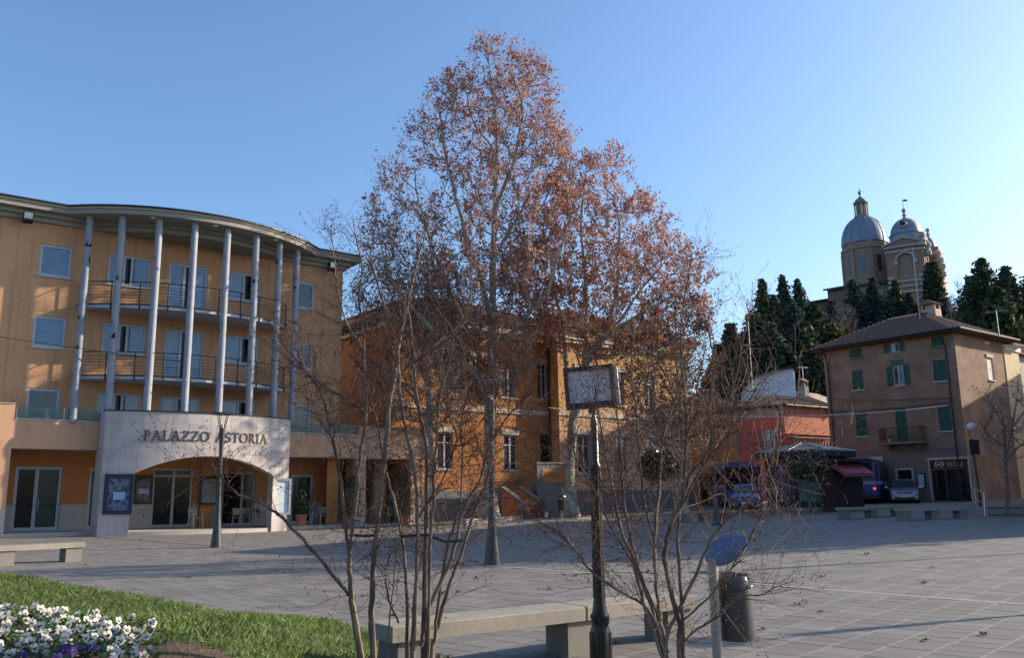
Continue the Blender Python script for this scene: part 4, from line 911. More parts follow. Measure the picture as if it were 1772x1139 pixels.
# white house up the slope
wc=D(1283,690,92); we=D(1376,688,90); t=thing('white_house','plain white walled house with low tile roof under the wooded hill','house',(wc.x,wc.y,wc.z-5),atan2(we.y-wc.y,we.x-wc.x))
ww=hypot(we.x-wc.x,we.y-wc.y); wh=D(1330,645,91).z-wc.z+5.0
WHITER=M('white lime render',(.62,.64,.68),.9,.06,1,.1)
mb=MB(); mb.add([(0,0,0),(ww,0,0),(ww,0,wh+.3),(ww*.62,0,wh+.15),(ww*.3,0,wh-.5),(0,0,wh-2.0),(0,7,0),(ww,7,0),(ww,7,wh+.3),(0,7,wh-2)],[(0,1,2,3,4,5),(1,7,8,2),(6,0,5,9)]); mb.build('wall',WHITER,t)
mb=MB(); mb.add([(ww*.28,-.5,wh-.45),(ww+.3,-.5,wh+.45),(ww+.3,7.5,wh+1.5),(ww*.28,7.5,wh+.5),(-.4,-.5,wh-1.95),(-.4,7.5,wh-1.2)],[(0,1,2,3),(4,0,3,5)]); slope_tiles(mb,(ww*.3,-.5,wh-.40),(ww+.3,-.5,wh+.5),(0,3.5,.5),(0,0)); mb.build('roof',RTILE,t)
# television aerials
def aerial(p,h,lab,n=6,rot=.6,grp='television aerials on the roofs'):
    t=thing('roof_aerial',lab,'aerial',p,rot,grp); MB().tube([(0,0,0),(0,0,h)],.035,6).build('mast',GALV,t)
    mb=MB(); mb.tube([(-.7,0,h-.15),(.8,0,h-.05)],.02,5)
    for i in range(n): mb.tube([(-.6+i*.25,-.3,h-.14),(-.6+i*.25,.3,h-.14)],.012,4)
    mb.build('antenna_rods',GALV,t); return t
aerial(D(1304,700,76),8.4,'tall thin aerial on the red house\'s left roof slope',0)
aerial(D(1391,672,77)-Vector((0,0,.6)),2.6,'aerial with crossed rods on the red house chimney')
aerial(D(1728,575,60)-Vector((0,0,.3)),1.9,'T shaped aerial on the sunny side of the brick house roof',0,-.3)
aerial(D(1592,552,61),5.4,'thin aerial left of the brick house chimney',2,.2)
q=D(1237,690,60); t=thing('satellite_dish','round grey satellite dish over the orange house roof','satellite dish',q,radians(20)); MB().tube([(0,0,-1.5),(0,0,0)],.03,6).build('mast',GALV,t); MB(lambda x,y,z:(x,-z,y)).lathe([(.001,-.10),(.25,-.07),(.45,0),(.47,.0),(.26,-.05),(.001,-.08)],18,(0,.1,.05)).build('dish',M('grey dish paint',(.20,.20,.20),.6,.1,4),t)
# ------------------------------------------------------------------ church on the hill
CHB=M('church brick',(.31,.21,.15),.9,.12,.5,.1); CHR=M('church red brick',(.30,.17,.12),.9,.12,.5,.1); CHW=M('church pale stone',(.40,.355,.315),.85,.12,.6); LEAD=M('lead dome sheet',(.22,.25,.29),.5,.15,.5,metal=.3,streak=.25)
YC=200.0
cb=D(1568,560,YC); Cf=Frame(cb.x,cb.y,125,cb.z)
church=thing('hilltop_church','brick church with grey lead domes and lantern on the wooded hilltop','church',Cf.o,Cf.rot)
def cl(px,py,dy=0): 
    u,z=Cf.uz(px,py,dy); return u,z
# drum and main dome
DY=9.0
ulx,_=cl(1459,460,DY); urx,_=cl(1541,460,DY); uc_=(ulx+urx)/2; rd=(urx-ulx)/2*1.0
zd0=cl(1500,500,DY)[1]-6; zd1=cl(1500,424,DY)[1]; zdt=cl(1500,376,DY)[1]; zco=cl(1500,438,DY)[1]
dr=MB(); dr.lathe([(rd,zd0),(rd,zco),(rd*1.06,zco+.3),(rd*1.06,zco+.8),(rd*.99,zco+.9),(rd*.99,zd1)],8,(uc_,DY,0),a0=pi/8,a1=2*pi+pi/8); drum=dr.build('drum',CHB,church)
for k in range(8):
    a=pi/8+k*pi/4; MB().box(-.45,.45,-.45,.45,zd0,zco-.02).build('corner_pilaster',CHB,drum).matrix_local=Matrix.Translation((uc_+rd*.97*cos(a),DY+rd*.97*sin(a),0))@Matrix.Rotation(a,4,'Z')
for k in range(8):
    a=k*pi/4; r=rd*cos(pi/8)
    w=MB(lambda x,y,z,a=a,r=r:(uc_+(r+y)*cos(a)-x*sin(a),DY+(r+y)*sin(a)+x*cos(a),z)); zw0,zw1=cl(1500,477,DY)[1],cl(1500,449,DY)[1]
    w.box(-.85,.85,.01,.12,zw0-.3,zw1+.3); f=w.build('window_frame',CHW if 0 else CHB,drum)
    MB(w.T).box(-.62,.62,.121,.16,zw0,zw1).build('pane',GLASS,f)
R=rd*.985; hd=(zdt-zd1)
prof=[(R*cos(pi/2*i/14)**.92 if i<14 else .4,zd1+hd*1.05*sin(pi/2*i/14)) for i in range(14)]+[(R*.2,zd1+hd*1.03)]
dome=MB().lathe(prof,32,(uc_,DY,0)).build('dome',LEAD,church,True)
for k in range(16):
    a=2*pi*k/16; MB().tube([(uc_+(r+.03)*cos(a),DY+(r+.03)*sin(a),z) for r,z in prof[:-1]],.09,5).build('dome_rib',LEAD,dome)
zl0=zdt-.2; zl1=cl(1498,352,DY)[1]; zl2=cl(1498,340,DY)[1]; rl_=rd*.27
la=MB().lathe([(rl_*1.25,zl0),(rl_*1.25,zl0+.7),(rl_*.78,zl0+.75),(rl_*.78,zl1),(rl_*1.2,zl1+.1),(rl_*1.2,zl1+.45),(rl_*.95,zl1+.5)],16,(uc_,DY,0)).build('lantern',CHB,church)
for k in range(8):
    a=2*pi*k/8+.2; MB().tube([(uc_+rl_*cos(a),DY+rl_*sin(a),zl0+.72),(uc_+rl_*cos(a),DY+rl_*sin(a),zl1+.1)],.18,7).build('lantern_column',CHW,la)
ztip=cl(1495,324,DY)[1]
MB().lathe([(rl_*1.05,zl1+.46),(rl_*.9,zl1+1.1),(rl_*.5,zl1+1.6),(rl_*.18,zl1+2.1),(.12,zl1+2.6),(.42,zl1+2.9),(.42,zl1+3.3),(.1,zl1+3.6)],16,(uc_,DY,0)).build('lantern_cap',LEAD,la,True)
MB().tube([(uc_,DY,zl1+3.5),(uc_,DY,ztip)],.09,6).tube([(uc_-.5,DY,ztip-.9),(uc_+.5,DY,ztip-.9)],.08,6).ball((uc_,DY,ztip-1.6),.25,8).build('cross',DARKM,la)
# front tower with pediment and arch
ta,tb_=cl(1537,480)[0],cl(1603,480)[0]; tz1=cl(1570,425)[1]; tzb=cl(1570,560)[1]-8; tza=cl(1570,432)[1]; dpt=7.5
arch_c=(cl(1560,452)[0],cl(1560,452)[1]); ar=(cl(1577,452)[0]-cl(1547,452)[0])/2; ab=cl(1560,481)[1]
def tower_face(T,u0,u1):
    mb=MB(T); uc=(u0+u1)/2; n=14; pts=[(uc-ar,ab)]+[(uc-ar*cos(pi*i/n),arch_c[1]+ar*sin(pi*i/n)) for i in range(n+1)]+[(uc+ar,ab)]
    mb.quad((u0,0,tzb),(u1,0,tzb),(u1,0,ab),(u0,0,ab))
    for (p,q) in zip(pts,pts[1:]):
        if q[0]-p[0]>1e-6: mb.quad((p[0],0,p[1]),(q[0],0,q[1]),(q[0],0,tz1),(p[0],0,tz1))
        mb.quad((p[0],0,p[1]),(p[0],.7,p[1]),(q[0],.7,q[1]),(q[0],0,q[1]))
    mb.quad((u0,0,ab),(uc-ar,0,ab),(uc-ar,0,tz1),(u0,0,tz1)); mb.quad((uc+ar,0,ab),(u1,0,ab),(u1,0,tz1),(uc+ar,0,tz1))
    mb.quad((uc-ar,0,ab),(uc+ar,0,ab),(uc+ar,.7,ab),(uc-ar,.7,ab)); w=mb.build('tower_wall',CHR,church)
    MB(T).quad((uc-ar,.69,ab),(uc+ar,.69,ab),(uc+ar,.69,arch_c[1]+ar),(uc-ar,.69,arch_c[1]+ar)).build('arch_infill',CHB,w)
    mb=MB(T)
    for i in range(n):
        a0,a1=pi*i/n,pi*(i+1)/n
        mb.add([(uc-ar*s*cos(a),-.18,arch_c[1]+ar*s*sin(a)) for s in (1.0,1.25) for a in (a0,a1)]+[(uc-ar*s*cos(a),0,arch_c[1]+ar*s*sin(a)) for s in (1.0,1.25) for a in (a0,a1)],[(0,1,3,2),(2,3,7,6),(0,4,5,1)])
    for s in (-1,1): mb.box(uc+s*ar*1.12-ar*.26,uc+s*ar*1.12+ar*.26,-.22,-.002,arch_c[1]-.8,arch_c[1]-.02)
    mb.build('arch_trim',CHW,w)
    mb=MB(T)
    for z,e in ((tza-.1,.35),(tz1-.01,.6),(ab-.9,.3),(ab-2.2,.45),(ab-3.6,.5),(ab-6.0,.4)): mb.box(u0-e*.5,u1+e*.5,-e,-.003,z-.22,z+.22)
    for s,t in ((u0,u0+(u1-u0)*.17),(u1-(u1-u0)*.17,u1)): mb.box(s-.15,t+.1,-.3,-.161,cl(1560,480)[1]-.3,cl(1560,480)[1]+.35)
    mb.build('cornice',CHW,w)
    ph=cl(1570,411)[1]-tz1
    mb=MB(T); mb.prism_y([(u0-.4,tz1+.25),(u1+.4,tz1+.25),(uc,tz1+ph)],-.25,.6); mb.build('pediment',CHR,w)
    mb=MB(T); mb.add([(u0-.7,-.6,tz1+.26),(uc,-.6,tz1+ph+.02),(uc,-.6,tz1+ph+.5),(u0-.7,-.6,tz1+.7),(u0-.7,.6,tz1+.7),(uc,.6,tz1+ph+.5),(u0-.7,.6,tz1+.26),(uc,.6,tz1+ph)],[(0,1,2,3),(3,2,5,4),(0,6,7,1)]); mb.add([(u1+.7,-.6,tz1+.26),(uc,-.6,tz1+ph+.02),(uc,-.6,tz1+ph+.5),(u1+.7,-.6,tz1+.7),(u1+.7,.6,tz1+.7),(uc,.6,tz1+ph+.5),(u1+.7,.6,tz1+.26),(uc,.6,tz1+ph)],[(3,2,1,0),(4,5,2,3),(1,7,6,0)]); mb.build('pediment_trim',CHW,w)
    for i in range(9): 
        u=uc-ar*.85+ar*1.7*i/8; MB(T).lathe([(.12,ab-.7),(.2,ab-.3),(.1,ab+.2),(.15,ab+.4)],6,(u,.25,0)).build('baluster',CHW,w)
    return w
tower_face(None,ta,tb_); wid=tb_-ta
tower_face(lambda s,d,z:(tb_-d,s,z),0,wid)
mb=MB(); mb.quad((ta,wid,tzb),(ta,0,tzb),(ta,0,tz1),(ta,wid,tz1)); mb.quad((ta,0,tz1),(tb_,0,tz1),(tb_,wid,tz1),(ta,wid,tz1)); mb.build('tower_wall',CHR,church)
def small_dome(px0,px1,pyb,pyt,dy,name='small_dome',oculus=True):
    a,b=cl(px0,pyb,dy)[0],cl(px1,pyb,dy)[0]; r=(b-a)/2; z0=cl(px0,pyb,dy)[1]; z1=cl(px0,pyt,dy)[1]; u=(a+b)/2
    mb=MB(); mb.lathe([(r*1.05,z0-3.5),(r*1.05,z0-.2),(r*1.12,z0),(r,z0+.05)]+[(max(r*cos(pi/2*i/10),.15),z0+.1+(z1-z0)*sin(pi/2*i/10)) for i in range(11)],24,(u,dy,0)); d=mb.build(name,LEAD,church,True)
    MB().lathe([(.5,z1),(.35,z1+.8),(.55,z1+1.0),(.2,z1+1.5),(.5,z1+2.0),(.5,z1+2.4),(.1,z1+2.8)],12,(u,dy,0)).build('finial',CHW,d,True)
    if oculus:
        zo=z0+(z1-z0)*.52; T=lambda x,y,z:(u-.1+x,dy-r*.98+y,zo+z)
        mb=MB(T)
        for i in range(16):
            a0,a1=2*pi*i/16,2*pi*(i+1)/16; mb.add([(s*cos(a),yy,s*sin(a)) for s,yy in ((.62,-.25),(1.0,-.25),(1.05,1.2)) for a in (a0,a1)],[(0,1,3,2),(2,3,5,4)])
        mb.build('oculus_trim',CHW,d); MB(T).add([(.63*cos(2*pi*i/16),-.1,.63*sin(2*pi*i/16)) for i in range(16)],[tuple(range(16))]).build('oculus_pane',GLASSD,d)
    return u,z1
u_,z_=small_dome(1541,1597,412,383,wid/2)
fl=MB(); fl.tube([(u_,wid/2,z_+2.6),(u_,wid/2,z_+5.0)],.06,5); fl.build('vane_rod',DARKM,church)
MB().add([(u_,wid/2-.03,z_+4.6),(u_+1.1,wid/2-.03,z_+4.4),(u_+.9,wid/2-.03,z_+4.95),(u_,wid/2-.03,z_+5.0),(u_,wid/2+.03,z_+4.6),(u_+1.1,wid/2+.03,z_+4.4),(u_+.9,wid/2+.03,z_+4.95),(u_,wid/2+.03,z_+5.0)],[(0,1,2,3),(7,6,5,4),(0,3,7,4),(1,5,6,2),(3,2,6,7),(0,4,5,1)]).build('weather_vane',DARKM,church)
small_dome(1596,1622,436,414,wid+9,oculus=False)
ub_=cl(1632,470,wid+8)[0]; MB().box(tb_-1.5,ub_,wid+3,wid+12,tzb,cl(1610,436,wid+8)[1]).build('far_tower',CHR,church)
for pxx,pyy,dy in ((1594,408,0),(1604,425,2),(1622,440,wid+3),(1627,452,wid+2),(1630,462,wid+1)):
    u,z=cl(pxx,pyy,dy); MB().lathe([(.9,z-2.4),(.9,z-1.4),(.45,z-1.2),(.6,z-.6),(.95,z-.1),(.9,z+.6),(.35,z+1.1),(.01,z+1.2)],12,(u,dy,0)).build('stone_urn',CHW,church,True)
# body and lower wings
mb=MB(); wa=cl(1433,520,4)[0]; wz=cl(1470,497,4)[1]; mb.box(wa,ta,4,20,tzb-6,wz); mb.build('nave_wall',M('old nave brick',(.19,.13,.09),.9,.15,.5,.1),church)
DROOF=M('dark church roof',(.07,.055,.05),.9,.2,1)
mb=MB(); mb.add([(wa-.8,3.0,wz-.3),(ta+.3,3.0,wz-.3),(ta+.3,3.0,wz+.15),(wa-.8,3.0,wz+.15),(wa-.8,12,wz+1.6),(ta+.3,12,wz+3.0)],[(0,1,2,3),(3,2,5,4),(0,3,4)]); mb.build('nave_roof',DROOF,church)
lwa=cl(1318,545,10)[0]; lwz=cl(1400,525,10)[1]; mb=MB(); mb.box(lwa,wa-.01,8,20,tzb-8,lwz); mb.build('wing_wall',M('weathered church wall',(.16,.11,.08),.9,.15,.5,.1),church)
mb=MB(); mb.add([(lwa-1,7,lwz-1.2),(wa-.02,7,lwz-.3),(wa-.02,7,lwz+.1),(lwa-1,7,lwz-.8),(lwa-1,20,lwz+1),(wa-.02,20,lwz+2.5)],[(0,1,2,3),(3,2,5,4)]); mb.build('wing_roof',DROOF,church)
# ------------------------------------------------------------------ trees
def conifer_mesh(h,w,seed,style='spruce'):
    rg=np.random.default_rng(seed); C=[]; 
    nb=int(110+h*16)
    for i in range(nb):
        t=(i+rg.uniform(0,1))/nb; z=h*(.06+.94*t)
        if style=='cypress': L=w*min(1,(1-t)*2.2)**.6*min(1,.55+t*3); 
        elif style=='cedar': L=w*(1-t)**.75*rg.uniform(.6,1.25)
        else: L=w*(1-t)**.85*rg.uniform(.7,1.12)+.15
        a=rg.uniform(0,2*pi); m=int(8+L*10); s=rg.uniform(.12,1,m)**.7*L
        drop={'spruce':-.35,'cypress':.9,'cedar':-.02}[style]
        zz=z+s*drop+ (0 if style!='cedar' else .0)
        wd=(.13+.22*s) if style!='cypress' else .25
        C.append(np.stack([s*np.cos(a)+rg.normal(size=m)*wd,s*np.sin(a)+rg.normal(size=m)*wd,np.clip(zz+rg.normal(size=m)*(.22 if style!='cedar' else .12),.2,h)],1))
    C=np.concatenate(C); return C,rg
CONM={k:ramp_mat('conifer needles '+k,c,3,.75,kind='island',spec=.2,trans=.2) for k,c in dict(dark=[(.024,.042,.022),(.050,.076,.040),(.095,.125,.06)],blue=[(.040,.060,.050),(.065,.09,.074),(.10,.13,.10)],olive=[(.05,.055,.02),(.08,.08,.03),(.11,.10,.04)]).items()}
PROTO={}
def conifer(name,style,mat,px,pyt,pyb,wpx,Y,lab,seed,grp='conifers on the hillside',cat='tree',qs=.6):
    p=D(px,pyb,Y); h=D(px,pyt,Y).z-p.z; w=wpx/2*1.25*Y/FPX
    key=(style,mat,seed%3)
    if key not in PROTO:
        t=thing(name,lab,cat,p,seed*1.3,grp); C,rg=conifer_mesh(h,w,seed,style); 
        np_obj('crown',leaf_quads(C,qs if style!='cedar' else qs*.85,rg),4,CONM[mat],t); MB().tube([(0,0,-1.5),(0,0,h*.5),(0,0,h*.97)],[.3,.18,.03],7).build('trunk',BARK,t); PROTO[key]=(t,h,w)
    else:
        t0_,h0,w0=PROTO[key]; t=dup(t0_,p,seed*1.3,lab,(w/w0,w/w0,h/h0))
    return t
# ---- broadleaf skeletons: limbs that were photographed, then branches grown towards points inside the crown
def grow(limbs, targets, rg, r_tip=.012, expo=.46, up=1.4, seg=.9):
    N=[]; par=[]
    for k,L in enumerate(limbs):
        L=[Vector(p) for p in L]; first=None
        for i,p in enumerate(L):
            if i==0:
                if N:
                    d=[(Vector(n)-p).length for n in N]; j=int(np.argmin(d))
                    if d[j]<.6: prev=j; continue
                    prev=j
                else: prev=-1
                N.append(tuple(p)); par.append(prev); prev=len(N)-1; continue
            q=Vector(N[prev]); m=max(1,int((p-q).length/seg))
            for s in range(1,m+1):
                w=q.lerp(p,s/m)+ (Vector(rg.normal(size=3))*.05*seg if s<m else Vector((0,0,0))); N.append(tuple(w)); par.append(prev); prev=len(N)-1
    nl=len(N); A_=np.array(N); tips=[]
    order=np.argsort([min(np.linalg.norm(A_-t,axis=1)) for t in targets])
    for o in order:
        t=np.asarray(targets[o]); A_=np.array(N); d=t-A_; l=np.linalg.norm(d,axis=1)+1e-6; cz=d[:,2]/l
        cost=l*(1+up*np.maximum(0,.75-cz)**2); cost[:max(1,nl//14)]*=1.5
        j=int(np.argmin(cost)); p0=Vector(N[j]); p1=Vector(t); m=max(1,int(l[j]/seg)); prev=j
        gp=Vector(N[par[j]]) if par[j]>=0 else p0-Vector((0,0,1)); dr=(p0-gp).normalized()*l[j]*.35
        for s in range(1,m+1):
            u=s/m; w=p0.lerp(p1,u)+dr*(u*(1-u)**2)*1.6
            if s<m: w+=Vector(rg.normal(size=3))*.07*seg
            N.append(tuple(w)); par.append(prev); prev=len(N)-1
        tips.append(prev)
    cnt=np.zeros(len(N)); ch=[[] for _ in N]
    for i,p in enumerate(par):
        if p>=0: ch[p].append(i)
    cnt[tips]+=1
    for i in range(len(N)-1,-1,-1):
        if not ch[i]: cnt[i]=max(cnt[i],1)
        if par[i]>=0: cnt[par[i]]+=cnt[i]
    rad=r_tip*cnt**expo
    return N,par,ch,rad,tips
def skeleton_mesh(N,par,ch,rad,rmax,nside=(9,6,4),flare=None):
    mb=MB(); done=set()
    rad=np.minimum(rad,rmax)
    # one tube per chain, following the thickest child
    starts=[i for i,p in enumerate(par) if p<0]+[c for i in range(len(N)) for c in sorted(ch[i],key=lambda c:-rad[c])[1:]]
    for s in starts:
        pts=[]; rs=[]
        if par[s]>=0: pts.append(N[par[s]]); rs.append(min(rad[par[s]],rad[s]*1.15))
        i=s
        while True:
            pts.append(N[i]); rs.append(rad[i])
            if not ch[i]: break
            i=max(ch[i],key=lambda c:rad[c])
        rs[-1]*=.5
        mb.tube(pts,rs,nside[0] if max(rs)>.09 else nside[1] if max(rs)>.03 else nside[2],caps=False)
    return mb
def inside(poly_rows,px,py):
    ys=[r[0] for r in poly_rows]
    if py<ys[0] or py>ys[-1]: return None
    for a,b in zip(poly_rows,poly_rows[1:]):
        if a[0]<=py<=b[0]:
            t=(py-a[0])/max(1e-6,b[0]-a[0]); xl=a[1]+(b[1]-a[1])*t; xr=a[2]+(b[2]-a[2])*t
            return (xl,xr) if xl<=px<=xr else None
def crown_points(rows,Y,n,rg,dfac=.8,dens=None):
    out=[]; xs=[r[1] for r in rows]+[r[2] for r in rows]; x0,x1=min(xs),max(xs); y0,y1=rows[0][0],rows[-1][0]
    while len(out)<n:
        px,py=rg.uniform(x0,x1),rg.uniform(y0,y1); b=inside(rows,px,py)
        if not b: continue
        if dens and rg.uniform()>dens(px,py): continue
        half=(b[1]-b[0])/2; t=(px-(b[0]+b[1])/2)/max(half,1); dd=half*Y/FPX*dfac*sqrt(max(0,1-t*t)); Yp=Y+rg.uniform(-1,1)*dd
        p=D(px,py,Yp); out.append((p.x,p.y,p.z))
    return out
def twigs_leaves(N,par,tips,rg,nt=4,tl=(.5,1.1),nleaf=6,lsize=.2,tr=.008,leafy=None,spread=.65,upw=.5,ldens=1.0):
    TV=[]; LC=[]
    for ti in tips:
        p=Vector(N[ti]); q=Vector(N[par[ti]]) if par[ti]>=0 else p-Vector((0,0,1)); d0=(p-q).normalized()
        q2=q
        for k in range(nt):
            s=p.lerp(q,rg.uniform(0,.9)) if k else p
            d=(d0+Vector(rg.normal(size=3))*spread+Vector((0,0,upw))).normalized(); L=rg.uniform(*tl)
            m=s+d*L*.5+Vector(rg.normal(size=3))*.05*L; e=s+(d+Vector((0,0,.25))).normalized()*L
            a=d.orthogonal().normalized(); b=d.cross(a)
            for (x,y,r0,r1) in ((s,m,tr,tr*.8),(m,e,tr*.8,tr*.4)):
                for c in range(3):
                    an,bn=2*pi*c/3,2*pi*(c+1)/3; oa=a*cos(an)+b*sin(an); ob=a*cos(bn)+b*sin(bn)
                    TV+= [x+oa*r0,x+ob*r0,y+ob*r1,y+oa*r1]
            f=1.0 if leafy is None else leafy(p)
            nn=rg.poisson(nleaf*f*ldens)
            for c in range(nn):
                u=rg.uniform(.4,1.08); c_=s.lerp(e,u)+Vector(rg.normal(size=3))*.09; LC.append(tuple(c_))
    return np.array([tuple(v) for v in TV]),np.array(LC)
BROWNL=ramp_mat('dry brown leaf',[(.075,.035,.024),(.12,.055,.035),(.17,.08,.048)],1,.7,kind='island',trans=.25,spec=.3)
TWIG=M('grey brown twig',(.24,.20,.17),.85,.2,3)
HT=[('spruce_tree','spruce','dark',1332,484,690,62,128,'tall dark spruce leftmost of the three peaks left of the church'),
('spruce_tree','spruce','blue',1369,478,690,60,132,'slender spruce, middle one of the three peaks left of the church'),
('spruce_tree','spruce','blue',1396,484,690,62,131,'spruce nearest the church of the three tall peaks left of it'),
('cypress_tree','cypress','dark',1273,562,720,26,112,'narrow dark cypress at the left end of the hillside wood'),
('cypress_tree','cypress','dark',1312,542,700,26,116,'thin cypress between the lone left cypress and the tallest spruces'),
('spruce_tree','spruce','dark',1251,598,720,56,104,'broad dark conifer lowest at the left end of the hill'),
('spruce_tree','spruce','dark',1296,575,720,62,108,'bushy dark conifer right behind the white house roof'),
('spruce_tree','spruce','blue',1345,560,720,90,106,'dark conifer directly above the white house ridge'),
('spruce_tree','spruce','dark',1402,560,730,95,104,'dark conifer standing right of the white house'),
('spruce_tree','spruce','dark',1420,600,760,80,96,'low dark conifer against the brick house\'s left edge'),
('yew_bush','cedar','olive',1440,553,640,95,112,'olive green yew bush left above the brick house roof'),
('spruce_tree','spruce','blue',1488,484,620,64,150,'blue green spruce in front of the church drum'),
('spruce_tree','spruce','blue',1522,482,620,66,151,'blue green spruce before the church\'s front tower base'),
('spruce_tree','spruce','dark',1562,486,620,66,149,'dark spruce below the church tower arch'),
('spruce_tree','spruce','blue',1543,520,640,80,146,'low spruce filling in below the church tower'),
('cypress_tree','cypress','dark',1624,455,575,25,140,'black green cypress tight against the church\'s sunny corner'),
('spruce_tree','spruce','blue',1643,516,600,54,128,'small blue spruce at the foot of the church cypress'),
('cedar_tree','cedar','dark',1722,448,660,120,98,'spreading dark cedar with layered boughs at the right of the hill'),
('cedar_tree','cedar','dark',1764,462,670,100,95,'second dark cedar at the picture\'s right edge'),
('spruce_tree','spruce','dark',1700,480,670,88,104,'dark conifer half hidden behind the spreading cedar'),
('spruce_tree','spruce','dark',1744,500,670,96,92,'dark bushy conifer above the yellow house roof'),
('spruce_tree','spruce','dark',1600,530,640,80,120,'dark conifer behind the brick house chimney'),
('spruce_tree','spruce','dark',1470,570,660,80,114,'dark conifer over the left slope of the brick house roof'),
('spruce_tree','spruce','dark',1370,600,740,90,98,'low conifer close behind the white house wall'),
('spruce_tree','spruce','dark',1232,640,740,60,98,'small dark conifer above the orange house roof'),
('spruce_tree','spruce','dark',1350,512,680,70,122,'dark conifer filling the gap between the first two tall spruces'),
('spruce_tree','spruce','blue',1384,520,680,70,121,'blue green conifer below the two spruces nearest the church'),
('spruce_tree','spruce','dark',1418,528,690,84,116,'broad conifer under the dark eaves of the church wing'),
('spruce_tree','spruce','blue',1450,520,640,60,138,'blue green conifer against the church wing wall'),
('spruce_tree','spruce','dark',1328,560,710,80,108,'dark conifer left above the white house'),
('spruce_tree','spruce','dark',1390,590,730,90,100,'dark conifer between the white house and the brick house roof'),
('spruce_tree','spruce','dark',1584,508,620,60,146,'dark conifer at the foot of the church\'s front tower'),
('spruce_tree','spruce','dark',1674,560,640,60,116,'dark low conifer right of the brick house chimney')]
for i,a in enumerate(HT): conifer(*a,seed=i)
# a few out to the side so the hill goes on past the frame
for i,(px,pt,pb,w,Y) in enumerate(((1812,470,670,110,96),(1870,480,670,110,100))): conifer('spruce_tree','spruce','dark',px,pt,pb,w,Y,['dark conifer past the second cedar','dark conifer farthest along the hill beyond the cedars'][i],seed=60+i)
for k,(px,pb,Y,rows_,n) in enumerate(((1672,600,124,[(488,1655,1690),(515,1640,1706),(550,1642,1708),(590,1655,1700)],120),(1253,705,112,[(600,1238,1268),(630,1225,1272),(670,1230,1270),(690,1240,1265)],80),(1452,620,120,[(535,1440,1470),(560,1430,1482),(600,1436,1476)],80))):
    rg=np.random.default_rng(90+k); b=D(px,pb,Y); t=thing('bare_tree',['bare grey tree between the church cypress and the spreading cedar','bare grey tree behind the lone left cypress','bare pale thicket tree under the church wing'][k],'tree',b,0,'bare trees on the hillside')
    N,par,ch,rad,tips=grow([[b,D(px,pb-25,Y),D(px-2,pb-45,Y)]],crown_points(rows_,Y,n,rg,.8),rg,.022); N=[tuple(Vector(q)-b) for q in N]
    skeleton_mesh(N,par,ch,rad,.2).build('trunk',BARK,t,True); TV,LC=twigs_leaves(N,par,tips,rg,5,(.8,1.8),.8,.2,.022); np_obj('twigs',TV,4,TWIG,t); np_obj('crown',leaf_quads(LC,.24,rg),4,BROWNL,t)
# undergrowth that covers the slope
rg=np.random.default_rng(77); Q=[]
while len(Q)<5200:
    x,y=rg.uniform(16,150),rg.uniform(84,185)
    if hillz(x,y)-gplane(x,75)>1.5: 
        for k in range(3): Q.append((x+rg.normal()*.8,y+rg.normal()*.8,hillz(x,y)+rg.uniform(.1,2.8)))
np_obj('hillside_undergrowth',leaf_quads(np.array(Q),1.0,rg),4,CONM['dark'],None,None,'stuff')

PBARK=ramp_mat('mottled plane bark',[(.12,.10,.075),(.27,.24,.185),(.42,.385,.305),(.21,.185,.14)],2.6,.85,.3,7,stops=[.3,.45,.6,.75])
PLEAF=ramp_mat('withered plane leaf',[(.22,.092,.074),(.31,.135,.100),(.41,.20,.145),(.52,.31,.22),(.27,.115,.090)],1,.65,kind='island',trans=.40,spec=.35)
PLEAF2=ramp_mat('rust red plane leaf',[(.17,.048,.025),(.27,.080,.034),(.36,.12,.045),(.42,.20,.06),(.50,.32,.07)],1,.65,kind='island',trans=.35,spec=.35,stops=[0,.3,.65,.9,1])
PLEAF3=ramp_mat('yellow green fading leaf',[(.12,.085,.03),(.20,.16,.045),(.26,.20,.06),(.14,.07,.035)],1,.65,kind='island',trans=.35,spec=.35)
def plane_tree(lab,basepx,Y,limbs_px,rows,n,seed,leafm,grp='tall plane trees with withered leaves before the ochre building',rmax=.5,leaf=(.20,6),nt=4,dens=None,leafy=None,dfac=.8,rtip=.012,leaf2=None,mixf=None,ldens=1.0,tw=(.5,1.1),zbase=None):
    rg=np.random.default_rng(seed); b=D(basepx[0],basepx[1],Y); 
    if zbase is not None: b.z=zbase
    t=thing('plane_tree',lab,'tree',b,0,grp)
    limbs=[]
    for L in limbs_px: limbs.append([D(q[0],q[1],Y+(q[2] if len(q)>2 else 0)) for q in L])
    limbs[0][0]=Vector((b.x,b.y,b.z-.3))
    N,par,ch,rad,tips=grow(limbs,crown_points(rows,Y,n,rg,dfac,dens),rg,rtip)
    N=[tuple(Vector(p)-b) for p in N]
    sk=skeleton_mesh(N,par,ch,rad,rmax); 
    sk.lathe([(rmax*1.55,-.4),(rmax*1.3,.15),(rmax*1.05,.7),(rmax*.96,1.3)],12)
    sk.build('trunk',PBARK,t,True)
    TV,LC=twigs_leaves(N,par,tips,rg,nt,tw,leaf[1],leaf[0],leafy=(lambda p:leafy(p+b)) if leafy else None,ldens=ldens)
    np_obj('twigs',TV,4,TWIG,t)
    if mixf is not None and leaf2 is not None:
        w=np.array([mixf(Vector(c)+b) for c in LC]); mi=(rg.uniform(size=len(LC))<w).astype(int); np_obj('crown',leaf_quads(LC,leaf[0],rg),4,[leafm,leaf2],t,mi)
    else: np_obj('crown',leaf_quads(LC,leaf[0],rg),4,leafm,t)
    return t
def pix(p):
    d=Vector(p)-EYE; z=d.dot(CF); return PX+FPX*d.dot(CR)/z, PY-FPX*d.dot(CU)/z
